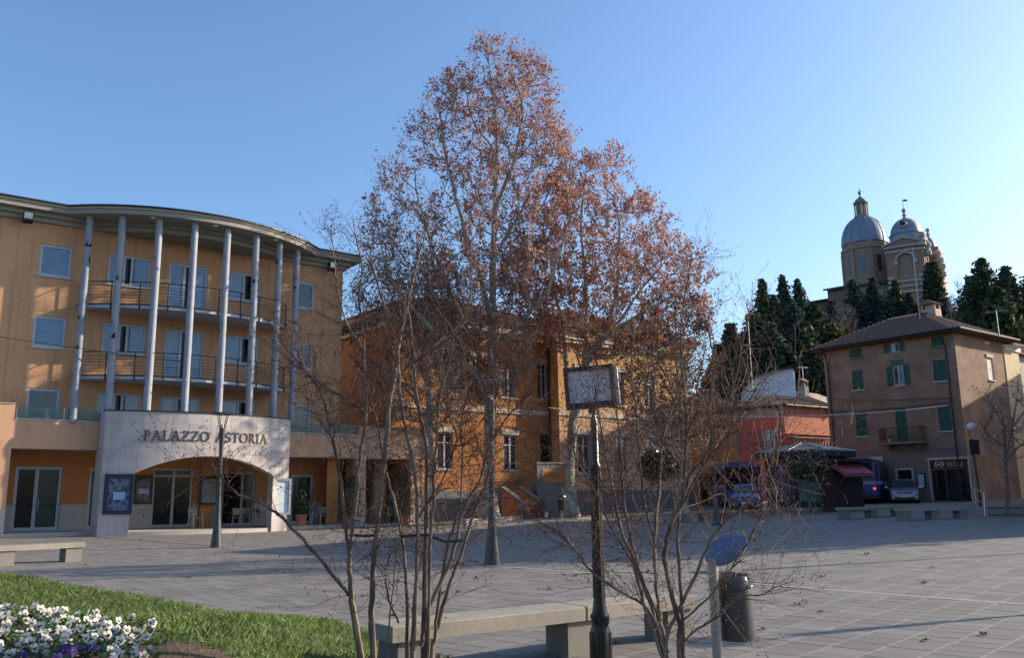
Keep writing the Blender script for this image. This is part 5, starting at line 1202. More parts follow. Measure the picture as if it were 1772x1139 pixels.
ROW1=[(62,838,846),(85,822,908),(112,802,946),(150,750,962),(175,732,966),(200,716,974),(240,706,996),(285,662,988),(330,644,998),(370,634,995),(420,622,985),(480,640,960),(540,690,950),(600,715,935),(650,760,920),(700,800,890)]
big=plane_tree('tallest plane tree with reddish withered crown rising over the plaza',(845,899),45.6,
 [[(845,900),(846,800),(848,700),(850,620),(851,540),(853,450),(856,360),(860,270),(858,190),(846,110),(842,72)],
  [(850,620,0),(900,560,-.8),(950,500,-1.5),(975,420,-1.5)],[(848,660),(810,580,1),(775,500,1.5),(745,420,1.5),(720,330,1.2)],[(851,540),(815,440,-1.5),(790,350,-2),(768,250,-1.5),(758,170,-1)],
  [(853,450),(900,370,1.5),(935,290,2),(955,220,1.5)],[(856,360),(890,280,-1.2),(905,200,-1),(906,110,-.6)],[(848,680),(780,600,-2.2),(720,540,-2.8),(670,470,-2.2),(650,380,-1.5)],[(860,270),(815,200,.8),(805,130,.6)]],
 ROW1,1200,21,PLEAF,leaf=(.165,6.4),nt=5,dens=lambda x,y: 1.0,leafy=lambda p:(1.15 if pix(p)[0]>740 else .72)*(1.0 if pix(p)[1]<460 else .95))
ROW2=[(250,1066,1082),(268,1008,1088),(300,965,1092),(335,930,1112),(370,905,1150),(410,880,1196),(450,865,1222),(490,865,1236),(540,880,1240),(585,925,1225),(625,985,1190)]
plane_tree('leaning plane tree with the densest rust red crown right of the tallest tree',(985,886),48.4,
 [[(985,884),(986,800),(990,735),(1000,690),(1010,640),(1015,560),(1012,470),(1005,380),(1015,290)],[(1000,690),(980,640,.5),(973,560,1),(955,470,1),(940,390,1)],[(1005,660),(1040,590,-1),(1065,520,-1.5),(1072,420,-1.5),(1076,300,-1)],[(1010,640),(1060,570,1.4),(1110,500,2),(1160,440,2)],[(1012,600),(1080,560,-2),(1150,520,-2.5),(1215,480,-2)]],
 ROW2,780,22,PLEAF,leaf=(.165,7.8),nt=5,rmax=.42,leaf2=PLEAF2,mixf=lambda p: max(0,min(.75,(pix(p)[1]-360)/200)),dens=lambda x,y: 1.0 if (x<1130 and y>330) else .6,ldens=1.15)
plane_tree('slim plane tree with pale mottled trunk at the ochre building\'s right end',(1180,890),48,
 [[(1180,890),(1182,820),(1181,760),(1176,690),(1170,620),(1168,540)],[(1181,760),(1205,690,.5),(1220,610,.8)],[(1176,690),(1140,630,-.7),(1115,580,-1)]],
 [(500,1140,1190),(560,1100,1236),(620,1080,1240),(680,1085,1235),(740,1100,1232),(775,1130,1225)],300,23,BROWNL,leaf2=PLEAF3,mixf=lambda p:.25,rmax=.33,leaf=(.17,5.5),nt=5,tw=(.5,1.0))
plane_tree('bare brown plane tree with a few yellow green leaves left of the tallest trunk',(742,906),44.2,
 [[(742,905),(744,820),(742,740),(738,660),(730,580),(722,500)],[(742,740),(770,660,-.8),(790,570,-1)],[(738,660),(690,590,.8),(655,520,1)],[(740,700),(800,640,.6),(820,580,.8)]],
 [(440,650,750),(500,612,800),(560,598,832),(620,608,835),(680,640,822),(735,680,800)],430,24,BROWNL,rmax=.20,leaf=(.15,2.2),leaf2=PLEAF3,mixf=lambda p:.45,nt=7,tw=(.5,1.1))
# kerbed planting bed under the trees
bed=thing('planting_bed','raised earth bed with pale stone kerb under the plane trees','planting bed',(0,0,0))
BEDP=[G(806,909),G(906,902),G(1000,899),G(1110,893),G(1200,889)]; BEDB=[D(1215,878,55),D(1000,880,52),D(806,896,48)]
z=gz(4,45)
def strip(P,w,z0,z1,mb):
    for a,b in zip(P,P[1:]):
        d=(b-a); n=Vector((-d.y,d.x,0)).normalized()*w; mb.add([(a.x,a.y,a.z+z0),(b.x,b.y,b.z+z0),(b.x+n.x,b.y+n.y,b.z+z0),(a.x+n.x,a.y+n.y,a.z+z0),(a.x,a.y,a.z+z1),(b.x,b.y,b.z+z1),(b.x+n.x,b.y+n.y,b.z+z1),(a.x+n.x,a.y+n.y,a.z+z1)],[(3,2,1,0),(4,5,6,7),(0,1,5,4),(1,2,6,5),(2,3,7,6),(3,0,4,7)])
mb=MB(); strip(BEDP[:2],.3,-.1,.26,mb); mb.build('kerb',STONE2,bed)
mb=MB(); strip(BEDP[1:],.25,-.1,.06,mb); mb.build('kerb',STONE2,bed)
SOIL=M('dark soil with leaf litter',(.075,.052,.036),.95,.35,2,.5,bscale=14)
q=BEDP+BEDB; MB().add([(p.x,p.y+.2,gz(p.x,min(p.y,75))+.05) for p in q],[tuple(range(len(q)))]).build('soil',SOIL,bed)
# round clipped evergreen before the school, small one by the kiosk
def ball_tree(px,pyc,rpx,pyb,Y,lab,seed,n=2600,sq=.8,grp='small round evergreens'):
    b=D(px,pyb,Y); c=D(px,pyc,Y); r=rpx*Y/FPX; rg=np.random.default_rng(seed); t=thing('evergreen_tree',lab,'tree',b,0,grp)
    d=rg.normal(size=(n,3)); d/=np.linalg.norm(d,axis=1)[:,None]; rr=r*rg.uniform(.35,1,(n,1))**.6*(1+.22*np.sin(d[:,:1]*5+seed)*np.cos(d[:,1:2]*4)); P=d*rr*[1,1,sq]+[0,0,c.z-b.z]
    np_obj('crown',leaf_quads(P,.2,rg),4,LEAFD,t); MB().tube([(0,0,-.1),(.03,0,(c.z-b.z)*.5),(0,0,c.z-b.z)],[.09,.07,.05],7).build('trunk',BARK,t); return t
ball_tree(1142,806,36,890,49,'dark round evergreen before the ochre building\'s right wing',3)
ball_tree(1402,806,38,884,44.5,'small dark evergreen tree in front of the kiosk',5,1300,.75)
# ------------------------------------------------------------------ kiosk
kc=D(1397,868,49); K=Frame(kc.x,kc.y,150,gz(kc.x,kc.y)); kiosk=thing('newspaper_kiosk','dark octagonal news kiosk with low grey metal roof and display cases','kiosk',K.o,K.rot)
KD=M('kiosk dark paint',(.022,.027,.035),.5,.15,4); kr=2.15
MB().lathe([(kr+.15,-.3),(kr+.15,.2),(kr+.02,.22)],8,a0=pi/8,a1=2*pi+pi/8).build('kiosk_base',CONCD,kiosk)
MB().lathe([(kr-.08,.2),(kr-.08,2.75)],8,a0=pi/8,a1=2*pi+pi/8).build('wall',KD,kiosk)
kh=D(1397,784,49).z-K.o.z; kt=D(1402,765,49).z-K.o.z
MB().lathe([(kr+.1,kh-.30),(kr+.62,kh-.30),(kr+.66,kh-.05),(kr+.66,kh),(.28,kt-.1),(.001,kt)],8,a0=pi/8,a1=2*pi+pi/8).build('roof',M('grey zinc roof',(.035,.042,.06),.7,.15,2),kiosk)
for k in range(8):
    a=pi/8+k*pi/4; MB().tube([((kr+.66)*cos(a),(kr+.66)*sin(a),kh+.01),(.28*cos(a),.28*sin(a),kt-.09)],.035,5).build('roof_seam',STEEL,kiosk)
    MB().box(-.09,.09,-.09,.09,.22,kh-.31).build('corner_post',KD,kiosk).matrix_local=Matrix.Translation((kr*cos(a),kr*sin(a),0))@Matrix.Rotation(a,4,'Z')
MAGS=[ramp_mat('magazine covers %d'%i,c,s,.4,0,3,kind='voronoi',spec=.5) for i,(c,s) in enumerate([([(.03,.05,.07),(.12,.15,.17),(.05,.05,.06),(.2,.2,.2)],9),([(.10,.10,.09),(.22,.22,.2),(.06,.07,.08),(.3,.3,.28)],8),([(.02,.03,.06),(.08,.10,.2),(.03,.03,.05),(.14,.13,.2)],9),([(.03,.08,.13),(.06,.16,.2),(.10,.14,.05),(.03,.05,.12)],8)])]
for k in range(8):
    a=k*pi/4; r=kr*cos(pi/8)-.05; wv=kr*sin(pi/8)-.16
    T=lambda x,y,z,a=a,r=r:((r+y)*cos(a)-x*sin(a),(r+y)*sin(a)+x*cos(a),z)
    f=MB(T); f.box(-wv,-wv+.07,0,.07,.45,kh-.5); f.box(wv-.07,wv,0,.07,.45,kh-.5); f.box(-wv+.07,wv-.07,0,.07,kh-.57,kh-.5); f.box(-wv+.07,wv-.07,0,.07,.45,.52); c=f.build('display_case',KD,kiosk)
    MB(T).box(-wv+.071,wv-.071,.01,.04,.52,kh-.57).build('magazines',MAGS[k%4],c)
# shuttered annexe with pink awning
an=thing('kiosk_annexe','dark shuttered kiosk annexe with scalloped pink awning','kiosk',K.w(3.1,-.6,0),K.rot)
MB().box(-1.05,-.2,-.7,1.6,-.2,2.6).build('annexe_wall',KD,an)
for i in range(24): MB().box(-.98,-.27,-.735,-.702,.25+i*.095,.25+i*.095+.08).build('shutter_slat',DARKM,an)
MB().box(-1.2,.3,-1.0,1.9,2.602,2.74).build('flat_roof',KD,an)
AWN=M('faded pink awning',(.36,.085,.13),.8,.1,4)
aw=MB(); aw.add([(-.18,-.9,2.5),(-.18,1.5,2.5),(.62,1.5,2.0),(.62,-.9,2.0),(-.18,-.9,2.47),(-.18,1.5,2.47),(.62,1.5,1.97),(.62,-.9,1.97)],[(0,3,2,1),(4,5,6,7),(0,4,7,3)])
for i in range(9):
    y0=-.9+2.4*i/9; y1=-.9+2.4*(i+1)/9; aw.add([(.625,y0,2.0),(.625,y1,2.0),(.625,y1,1.85),(.625,(y0+y1)/2,1.78),(.625,y0,1.85)],[(0,1,2,3,4)])
for i in range(6):
    x0=-.18+.80*i/6; x1=-.18+.80*(i+1)/6; za=2.5-.5*i/6; zb_=2.5-.5*(i+1)/6; aw.add([(x0,-.905,za),(x1,-.905,zb_),(x1,-.905,zb_-.15),((x0+x1)/2,-.905,(za+zb_)/2-.22),(x0,-.905,za-.15)],[(0,1,2,3,4)])
aw.build('awning',AWN,an)
# ------------------------------------------------------------------ vehicles
BLUE=M('blue bus paint',(.010,.05,.20),.35,.06,3,spec=.6); BLUEL=M('light grey blue bus band',(.22,.28,.34),.4,.06,3); RUB=M('tyre rubber',(.012,.012,.013),.8,.2,8)
REDL_=bpy.data.materials.new('lit red tail light'); REDL_.use_nodes=True; pb=REDL_.node_tree.nodes['Principled BSDF']; pb.inputs['Base Color'].default_value=(.6,.02,.02,1); pb.inputs['Emission Color'].default_value=(1,.03,.05,1); pb.inputs['Emission Strength'].default_value=2.2
def wheel(parent,x,y,r,w,side):
    T=lambda a,b,c:(x+c*side,y+a,r+b)
    ty=MB(lambda a,b,c:(x+c*side,y+a,r+b)).lathe([(r*.62,-w/2),(r*.95,-w/2),(r,-w*.3),(r,w*.3),(r*.95,w/2),(r*.62,w/2)],20).build('wheel',RUB,parent,True)
    MB(lambda a,b,c:(x+c*side,y+a,r+b)).lathe([(.001,w*.30),(r*.2,w*.36),(r*.55,w*.25),(r*.62,w*.45)],14).build('rim',STEEL,ty,True)
def bus(lab,loc,rot,grp):
    """rear at y=0, body runs to +y"""
    t=thing('blue_bus',lab,'bus',loc,rot,grp); L,W,Hh=10.5,2.45,3.05; h=W/2
    sec=[(-h,.35),(h,.35),(h,1.35),(h-.03,2.55),(h-.14,2.9),(h-.4,Hh),(-h+.4,Hh),(-h+.14,2.9),(-h+.03,2.55),(-h,1.35)]
    MB().prism_y(sec,0,L).build('body',BLUE,t)
    MB().box(-h+.18,h-.18,-.03,-.003,1.75,2.75).build('rear_window',GLASSD,t); MB().box(-.32,.32,-.045,-.031,2.4,2.62).build('route_display',M('grey display',(.13,.15,.18),.5,.1,5),t)
    MB().box(-h+.02,h-.02,-.018,-.003,1.30,1.52).build('band',BLUEL,t); MB().box(-h-.01,h+.01,-.10,.15,.36,.62).build('bumper',DARKM,t)
    for s in (-1,1):
        MB(lambda x,y,z,s=s:(s*(h-.14)+x,-.012+z*-1,1.02+y)).lathe([(.001,.02),(.075,.015),(.08,-.006)],12).build('tail_light',REDL_,t)
        MB().box(s*(h+.012)-.01,s*(h+.012)+.01,.5,L-.3,1.6,2.55).build('side_windows',GLASSD,t)
        MB().box(s*(h+.009)-.008,s*(h+.009)+.008,.1,L-.1,1.32,1.5).build('band',BLUEL,t)
        for y in (2.8,8.3): wheel(t,s*(h-.12),y,.48,.28,s)
        MB().box(-.5,.5,-.02,-.003,.66,.9).build('engine_grille',DARKM,t) if s>0 else None
    MB().box(-h+.12,h-.12,L+.002,L+.03,1.25,2.7).build('windscreen',GLASSD,t); MB().box(-.26,.26,-.115,-.101,.42,.54).build('number_plate',WHITE,t)
    return t
bp=D(1485,868,58.5); bus('blue bus seen from behind with lit red tail lights beside the kiosk',(bp.x,bp.y,gz(bp.x,bp.y)),H.rot+radians(22),'blue buses')
bp=D(1288,872,58); ba_=radians(172); bus('blue bus parked in front of the red house, half hidden by twigs',(bp.x+10.5*sin(ba_),bp.y-10.5*cos(ba_),gz(bp.x,bp.y)-.05),ba_,'blue buses')
def car(lab,loc,rot,paint,suv=True,name='parked_car'):
    """front at y=0 facing -y"""
    t=thing(name,lab,'car',loc,rot); W=.89; L=4.4
    # body as lofted cross sections along y: (y, half width, z bottom, z belt, roof half width, z roof)
    S=[(0.02,.66,.38,.62,.60,.64),(.10,.80,.30,.80,.70,.84),(.35,.87,.26,.92,.74,.97),(.9,.89,.25,1.0,.72,1.06),(1.25,.89,.25,1.03,.70,1.10),(1.95,.89,.25,1.04,.60,1.60),(2.4,.89,.25,1.05,.60,1.66),(3.3,.89,.25,1.06,.60,1.66),(4.1,.88,.26,1.06,.58,1.55),(4.35,.82,.32,1.0,.58,1.15),(4.4,.74,.40,.8,.55,.9)]
    v=[];f=[]
    for (y,w,zb,zt,rw,zr) in S:
        v+=[(-w*.94,y,zb),(-w,y,(zb+zt)/2),(-w*.97,y,zt),(-rw,y,zr-.04),(-rw*.8,y,zr),(rw*.8,y,zr),(rw,y,zr-.04),(w*.97,y,zt),(w,y,(zb+zt)/2),(w*.94,y,zb)]
    n=10
    for i in range(len(S)-1):
        for k in range(n): j=(k+1)%n; f.append((i*n+k,i*n+j,i*n+n+j,i*n+n+k))
    f.append(tuple(range(n))); f.append(tuple(range(len(v)-1,len(v)-n-1,-1)))
    b=MB(); b.add(v,f); b.build('body',paint,t,True)
    e=.012
    MB().add([(-.66,1.22,1.10+e),(.66,1.22,1.10+e),(.565,1.88,1.565+e),(-.565,1.88,1.565+e)],[(0,1,2,3)]).add([(-.72,1.30,1.06),(-.66,1.22,1.10),(-.565,1.88,1.565),(-.60,1.9,1.5)],[(0,1,2,3)]).build('windscreen',GLASS,t)
    for s in (-1,1):
        MB().add([(s*.868,1.55,1.10),(s*.868,3.6,1.12),(s*.655,3.45,1.57),(s*.655,2.0,1.56)],[(0,1,2,3) if s>0 else (3,2,1,0)]).build('side_window',GLASSD,t)
        MB().add([(s*.50,.055,.66),(s*.80,.16,.70),(s*.83,.34,.90),(s*.56,.15,.84),(s*.50,.035,.66),(s*.80,.13,.70),(s*.84,.32,.905),(s*.56,.12,.85)],[(4,5,6,7),(7,6,5,4),(0,4,7,3),(1,5,6,2)]).build('headlight',M('headlight glass',(.55,.6,.66),.12,.1,8,spec=.9),t)
        m=MB(); m.bbox(s*1.03-.11,s*1.03+.11,1.5,1.62,1.06,1.22,.03); m.box(s*.9-.06,s*.9+.06,1.53,1.58,1.07,1.1); m.build('wing_mirror',paint,t)
        for y in (.85,3.5): wheel(t,s*.80,y,.34,.22,s)
        MB(lambda x,y,z,s=s:(s*.66+x,.05-z,.42+y)).lathe([(.001,.03),(.07,.02),(.08,-.03)],10).build('fog_light',WHITE,t)
        if suv: MB().tube([(s*.57,2.1,1.69),(s*.57,2.3,1.72),(s*.57,3.7,1.71)],.02,5).build('roof_rail',DARKM,t)
    MB().add([(-.44,.03,.62),(.44,.03,.62),(.48,.07,.80),(-.48,.07,.80)],[(0,1,2,3)]).build('grille',DARKM,t); MB().box(-.5,.5,.012,.03,.69,.715).build('grille_bar',STEEL,t)
    MB().box(-.62,.62,-.03,.06,.30,.47).build('bumper_intake',DARKM,t); MB().box(-.26,.26,-.05,-.031,.46,.57).build('number_plate',WHITE,t)
    MB().tube([(-.5,1.21,1.115),(.1,1.30,1.185)],.012,4).build('wiper',DARKM,t)
    return t
SILVER=M('silver car paint',(.30,.36,.44),.3,.04,2,metal=.6,spec=.6)
p=D(1567,874,57.5); car('silver four wheel drive car parked facing the square before the brick house',(p.x,p.y,gz(p.x,p.y)-.05),radians(-24),SILVER)
p=D(1290,872,53); car('dark blue car parked facing the square in front of the blue bus',(p.x,p.y,gz(p.x,p.y)-.1),radians(-18),M('dark blue car paint',(.015,.06,.24),.3,.05,2,spec=.6),True)
# ------------------------------------------------------------------ concrete benches
def bench_mesh(t,L,legs,h=.46,wd=.46,th=.13,joints=()):
    cuts=[-L/2]+list(joints)+[L/2]
    for a,b in zip(cuts,cuts[1:]): MB().bbox(a+.004,b-.004,-wd/2,wd/2,h-th,h,.012).build('seat_slab',CONC,t)
    for x in legs: MB().box(x-.20,x+.20,-wd/2+.05,wd/2-.05,-.15,h-th-.001).build('leg',CONCD,t)  # legs get a darker concrete: shade under the slab put into the colour
a0=Vector((-.83,8.0,0)); a1=Vector((2.5,10.4,0))
pa=D(677,1088,8.0); pb_=D(1208,1029,10.35); ax=(pb_-pa); Lb=hypot(ax.x,ax.y); mid=(pa+pb_)/2
rb=atan2(ax.y,ax.x); gzb=gz(mid.x,mid.y); hb=mid.z-gzb
# photographed corners are those of the near edge of the seat
nrm=Vector((-sin(rb),cos(rb),0)); cpos=Vector((mid.x,mid.y,gzb))+nrm*.23
t=thing('concrete_bench','long pale concrete bench on three slab legs nearest the viewer','bench',cpos,rb,'concrete benches round the square')
pj=D(1001,1052,9.45); sj=(Vector((pj.x,pj.y,0))-Vector((mid.x,mid.y,0))).dot(Vector((cos(rb),sin(rb),0)))
bench_mesh(t,Lb,(-Lb/2+.3,sj-.02,Lb/2-.28),hb,.46,.14,(sj,))
def bench_at(px,py,pxr,pyr,Y,Yr,lab,nl=3):
    a=D(px,py,Y); b=D(pxr,pyr,Yr); m=(a+b)/2; L=hypot(b.x-a.x,b.y-a.y); r=atan2(b.y-a.y,b.x-a.x); g=gz(m.x,m.y)
    t=thing('concrete_bench',lab,'bench',(m.x,m.y,m.z-.45 if abs(m.z-.45-g)>.4 else g),r,'concrete benches round the square'); bench_mesh(t,L,[-L/2+.25+(L-.5)*i/(nl-1) for i in range(nl)],.46,.46,.12); return t
bench_at(-150,970,141,943,19.5,22.3,'concrete bench cut by the left edge in front of the hall')
bench_at(1553,876,1668,874,35.2,36.2,'concrete bench on the right in front of the silver car and shop')
bench_at(1452,874,1556,869,37.5,39.5,'concrete bench between the kiosk and the silver car')
bench_at(1172,886,1262,882,38,40,'concrete bench seen through the bare shrub in front of the blue bus')
WOODR=M('red brown bench slats',(.10,.028,.018),.6,.2,6)
p=D(925,895,45.5); t=thing('slatted_bench','red brown slatted bench with backrest below the school steps','bench',(p.x,p.y,gz(p.x,p.y)+.05),A.rot-.1)
for i in range(4): MB().box(-.95,.95,-.25+i*.125,-.14+i*.125,.42,.455).build('slat',WOODR,t)
for i in range(4): MB().box(-.95,.95,.27+i*.03,.30+i*.03,.5+i*.11,.59+i*.11).build('slat',WOODR,t)
for s in (-.8,.8): MB().box(s-.03,s+.03,-.22,-.16,0,.419).build('leg',IRON,t); MB().tube([(s,.3,0),(s,.26,.44),(s,.41,.95)],.03,6).build('leg',IRON,t); MB().box(s-.025,s+.025,-.2,.26,.38,.418).build('seat_frame',IRON,t)
# ------------------------------------------------------------------ street lamps
def lamp(loc,lab):
    t=thing('street_lamp',lab,'street lamp',loc,radians(20),'trumpet based grey street lamps'); 
    MB().lathe([(.185,0),(.182,.04),(.16,.25),(.12,.62),(.085,1.05),(.064,1.6),(.054,2.2),(.050,2.75)],20).build('trumpet_base',LAMPM,t,True)
    MB().lathe([(.051,2.751),(.068,3.1),(.088,3.4),(.10,3.66),(.10,3.72),(.05,3.725)],18).build('lamp_neck',LAMPM,t,True)
    MB().lathe([(.001,3.726),(.045,3.727),(.05,3.83),(.001,3.84)],12).build('light_source',M('lamp lens grey',(.42,.43,.44),.3,.05,5),t)
    for k in range(4):
        a=pi/4+k*pi/2; MB().tube([(.09*cos(a),.09*sin(a),3.70),(.21*cos(a),.21*sin(a),4.17)],.013,6).build('strut',DARKM,t)
    d=MB().lathe([(.001,4.165),(.34,4.165),(.355,4.18),(.34,4.20),(.2,4.225),(.001,4.235)],28).build('reflector_disc',DARKM,t,True)
    MB().lathe([(.001,4.158),(.315,4.158),(.32,4.164)],28).build('reflector',M('white reflector',(.62,.63,.64),.5,.05,4),d)
    for k in range(8): a=k*pi/4; MB().box(.0,.33,-.008,.008,4.148,4.157).build('reflector_rib',DARKM,d).matrix_local=Matrix.Rotation(a,4,'Z')
    return t
p=D(852,979,19.8); L1=lamp((p.x,p.y,p.z),'slim grey trumpet lamp in the middle of the square')
p=D(374,948,27.6); dup(L1,(p.x,p.y,p.z),.5,'slim grey trumpet lamp standing before the arch of the hall')
p=D(1241,912,34.9); dup(L1,(p.x,p.y,p.z),.9,'slim grey trumpet lamp farthest off, before the blue bus')
# two more of the row stand outside the picture; their shadows fall into it
dup(L1,(16.0,20.6,gz(16,20.6)),.2,'slim grey trumpet lamp past the right edge of the square')
dup(L1,(14.2,13.6,gz(14.2,13.6)),.2,'slim grey trumpet lamp nearest the viewer past the right edge')
# globe lamp on its grey pole, ramp handrail, bike rack
p=D(1697,876,50); g0=gz(p.x,p.y); t=thing('globe_lamp','white globe lamp on a grey pole at the brick house corner','street lamp',(p.x,p.y,g0),0)
zt=D(1692,742,50).z-g0; gx=D(1680,737,50); MB().tube([(0,0,0),(0,0,1.0),(-.1,0,zt-.6)],[.09,.06,.045],8).build('pole',LAMPM,t); MB().tube([(-.1,0,zt-.62),(-.2,0,zt-.25),(gx.x-p.x,0,zt-.1)],.025,6).build('arm',LAMPM,t); MB().ball((gx.x-p.x,0,zt+.1),.24,14).build('globe',M('opal globe',(.68,.70,.73),.35,.04,3),t,True)
MB().box(-.28,.28,-.06,-.045,2.9,3.75).build('street_sign',BLUEP,t)
p=D(1704,894,37); g0=gz(p.x,p.y); t=thing('ramp_handrail','bent steel handrail beside the shop at the brick house','handrail',(p.x,p.y,g0),0)
q=D(1686,846,40)-Vector((p.x,p.y,g0)); r_=D(1702,852,37)-Vector((p.x,p.y,g0)); MB().tube([(0,0,-.1),(r_.x,r_.y,r_.z-.05),(r_.x-.05,r_.y+.1,r_.z),(q.x,q.y,q.z),(q.x+.02,q.y+.02,q.z-1.15)],.028,7).build('rail',STEEL,t)
q2=D(1690,880,40)-Vector((p.x,p.y,g0)); MB().tube([(r_.x,r_.y+.2,r_.z-.45),(q.x,q.y,q.z-.45)],.018,6).build('lower_rail',STEEL,t)
p=D(1745,893,36); t=thing('bicycle_rack','low black bicycle rack at the foot of the bare tree on the right','bicycle rack',(p.x,p.y,gz(p.x,p.y)),.15)
for z in (.08,.36): MB().tube([(-.9,0,z),(2.4,0,z)],.022,6).build('rack_rail',IRON,t)
for i in range(24): MB().tube([(-.85+i*.14,-.02,.0),(-.85+i*.14,-.02,.38)],.010,5).build('rack_bar',IRON,t)
# litter bin by the planting bed
p=D(972,893,45); t=thing('litter_bin','small dark litter bin on a post by the leaning plane tree','bin',(p.x,p.y,gz(p.x,p.y)),0)
MB().tube([(0,0,0),(0,0,1.1)],.03,6).build('post',STEEL,t); MB().lathe([(.001,.45),(.19,.45),(.21,1.0),(.19,1.0),(.18,.5)],12,(0,-.22,0)).build('bin_body',IRON,t); MB().lathe([(.22,1.15),(.2,1.22),(.001,1.27)],12,(0,-.22,0)).build('bin_lid',IRON,t)
# ------------------------------------------------------------------ foreground: waste bin on its post
Yb=8.3; p=D(1246,1160,Yb); g0=gz(p.x,Yb); top=D(1231,978,Yb); pb0=Vector((D(1240,1100,Yb).x,Yb,g0))
t=thing('waste_bin','black waste bin lined with a plastic bag on a steel post with tilted blue lid','bin',pb0,0)
ph=top.z-g0; tx=top.x-pb0.x
MB().tube([(0,0,-.1),(0,0,ph)],.048,14,caps=True).build('post',GALV,t,True)
bc=D(1272,1050,Yb+.12); bx=bc.x-pb0.x; zb0=D(1272,1108,Yb+.12).z-g0; zb1=D(1272,998,Yb+.12).z-g0; r=.165
MB().lathe([(.001,zb0),(r*.93,zb0),(r,zb0+.03),(r,zb1-.09),(r*.96,zb1),(r*.9,zb1),(r*.88,zb1-.3)],28,(bx,.12,0)).build('bin_body',M('dark grey bin plastic',(.05,.052,.053),.42,.12,5,spec=.5),t,True)
# crumpled liner turned over the rim
n=40; v=[];f=[]; rg=np.random.default_rng(9); rows_=[(r*.86,zb1-.12,.004),(r*.90,zb1+.012,.012),(r*1.03,zb1+.006,.012),(r*1.07,zb1-.05,.016),(r*1.04,zb1-.095,.010)]
for (rr,z,j) in rows_:
    for k in range(n): a=2*pi*k/n; q=rr+rg.normal()*j*.6+.010*sin(a*7); v.append((bx+q*cos(a),.12+q*sin(a),z+rg.normal()*j*.7))
for i in range(4):
    for k in range(n): j=(k+1)%n; f.append((i*n+k,i*n+j,i*n+n+j,i*n+n+k))
MB().add(v,f).build('bag_liner',M('black plastic bag',(.07,.07,.072),.2,.2,14,.4,spec=.7,bscale=40),t,True)
MB().box(.03,bx-r*.6,.05,.15,zb0+.35,zb0+.40).box(.03,bx-r*.6,.05,.15,zb0+.12,zb0+.17).build('bracket',GALV,t)
lc_=D(1259,952,Yb); lid=MB(lambda x,y,z:(x,y,z)).lathe([(.001,-.012),(1.0,-.012),(1.0,.006),(.97,.012),(.001,.012)],36)
sx,sy,sz=.222,.150,1
ld=lid.build('lid',M('blue lid plastic',(.10,.155,.26),.3,.08,4,spec=.5),t,True); ld.matrix_local=Matrix.Translation((lc_.x-pb0.x,.05,lc_.z-g0))@Matrix.Rotation(radians(-32),4,'Y')@Matrix.Rotation(radians(40),4,'X')@Matrix.Diagonal((sx,sy,1,1))
MB().box(-.03,.03,-.02,.05,ph-.04,ph+.05).build('lid_hinge',GALV,t)
# ------------------------------------------------------------------ foreground: iron post with light box sign
Yp=8.0; pt=D(1030,712,Yp); pbm=D(1039,1100,Yp); g0=gz(pbm.x,Yp); H_=pt.z-g0; t=thing('signpost','black fluted iron post carrying a dark framed white light box','sign',(pbm.x,Yp,g0),0)
zr=D(1040,1060,Yp).z-g0
prof=[(.10,-.1),(.095,.02),(.092,zr-.30),(.088,zr-.15),(.075,zr-.12),(.078,zr-.06),(.088,zr-.045),(.088,zr-.03),(.070,zr-.01),(.064,zr+.03),(.060,zr+.05),(.052,zr+.11),(.049,zr+.7),(.045,H_-.55),(.050,H_-.54),(.050,H_-.50),(.036,H_-.48),(.034,H_-.1),(.02,H_-.05),(.018,H_+.02)]
MB().lathe(prof,20).build('post',IRON,t,True)
for k in range(10): a=2*pi*k/10; MB().tube([(.092*cos(a),.092*sin(a),-.05),(.089*cos(a),.089*sin(a),zr-.17)],.010,5).build('flute',IRON,t)
for k in range(10): a=2*pi*k/10; MB().tube([(.0505*cos(a),.0505*sin(a),zr+.12),(.045*cos(a),.045*sin(a),H_-.56)],.006,5).build('flute',IRON,t)
MB().tube([(.07*cos(a/8*pi),-.055-.012*sin(a/8*pi),zr-.05-.09*sin(a/8*pi)*1.0) for a in range(0,9)]+[(-.07,-.05,zr-.05)],.008,5).build('cable',IRON,t)
c=D(1021,671,Yp); W_=.232; Hh=.195
bx_=Matrix.Translation((c.x-pbm.x,c.y-Yp,c.z-g0))@Matrix.Rotation(radians(-12),4,'Z')@Matrix.Rotation(radians(-3.5),4,'Y')
fr=MB(); e=.036; fr.box(-W_,-W_+e,-.075,.06,-Hh,Hh); fr.box(W_-e,W_,-.075,.06,-Hh,Hh); fr.box(-W_+e,W_-e,-.075,.06,Hh-e,Hh); fr.box(-W_+e,W_-e,-.075,.06,-Hh,-Hh+e*1.4); f_=fr.build('sign_frame',DARKM,t); f_.matrix_local=bx_
MB().box(-W_+e,W_-e,-.045,.055,-Hh+e*1.4,Hh-e).build('light_panel',M('milky light panel',(.60,.62,.64),.5,.05,3),f_)
MB().box(W_+.001,W_+.035,-.05,.09,-Hh*.95,Hh*.98).build('side_panel',M('cream enamel',(.62,.60,.55),.5,.06,4),f_)
MB().box(-.03,.03,-.03,.03,-Hh-.05,-Hh-.001).build('sign_bracket',IRON,f_)
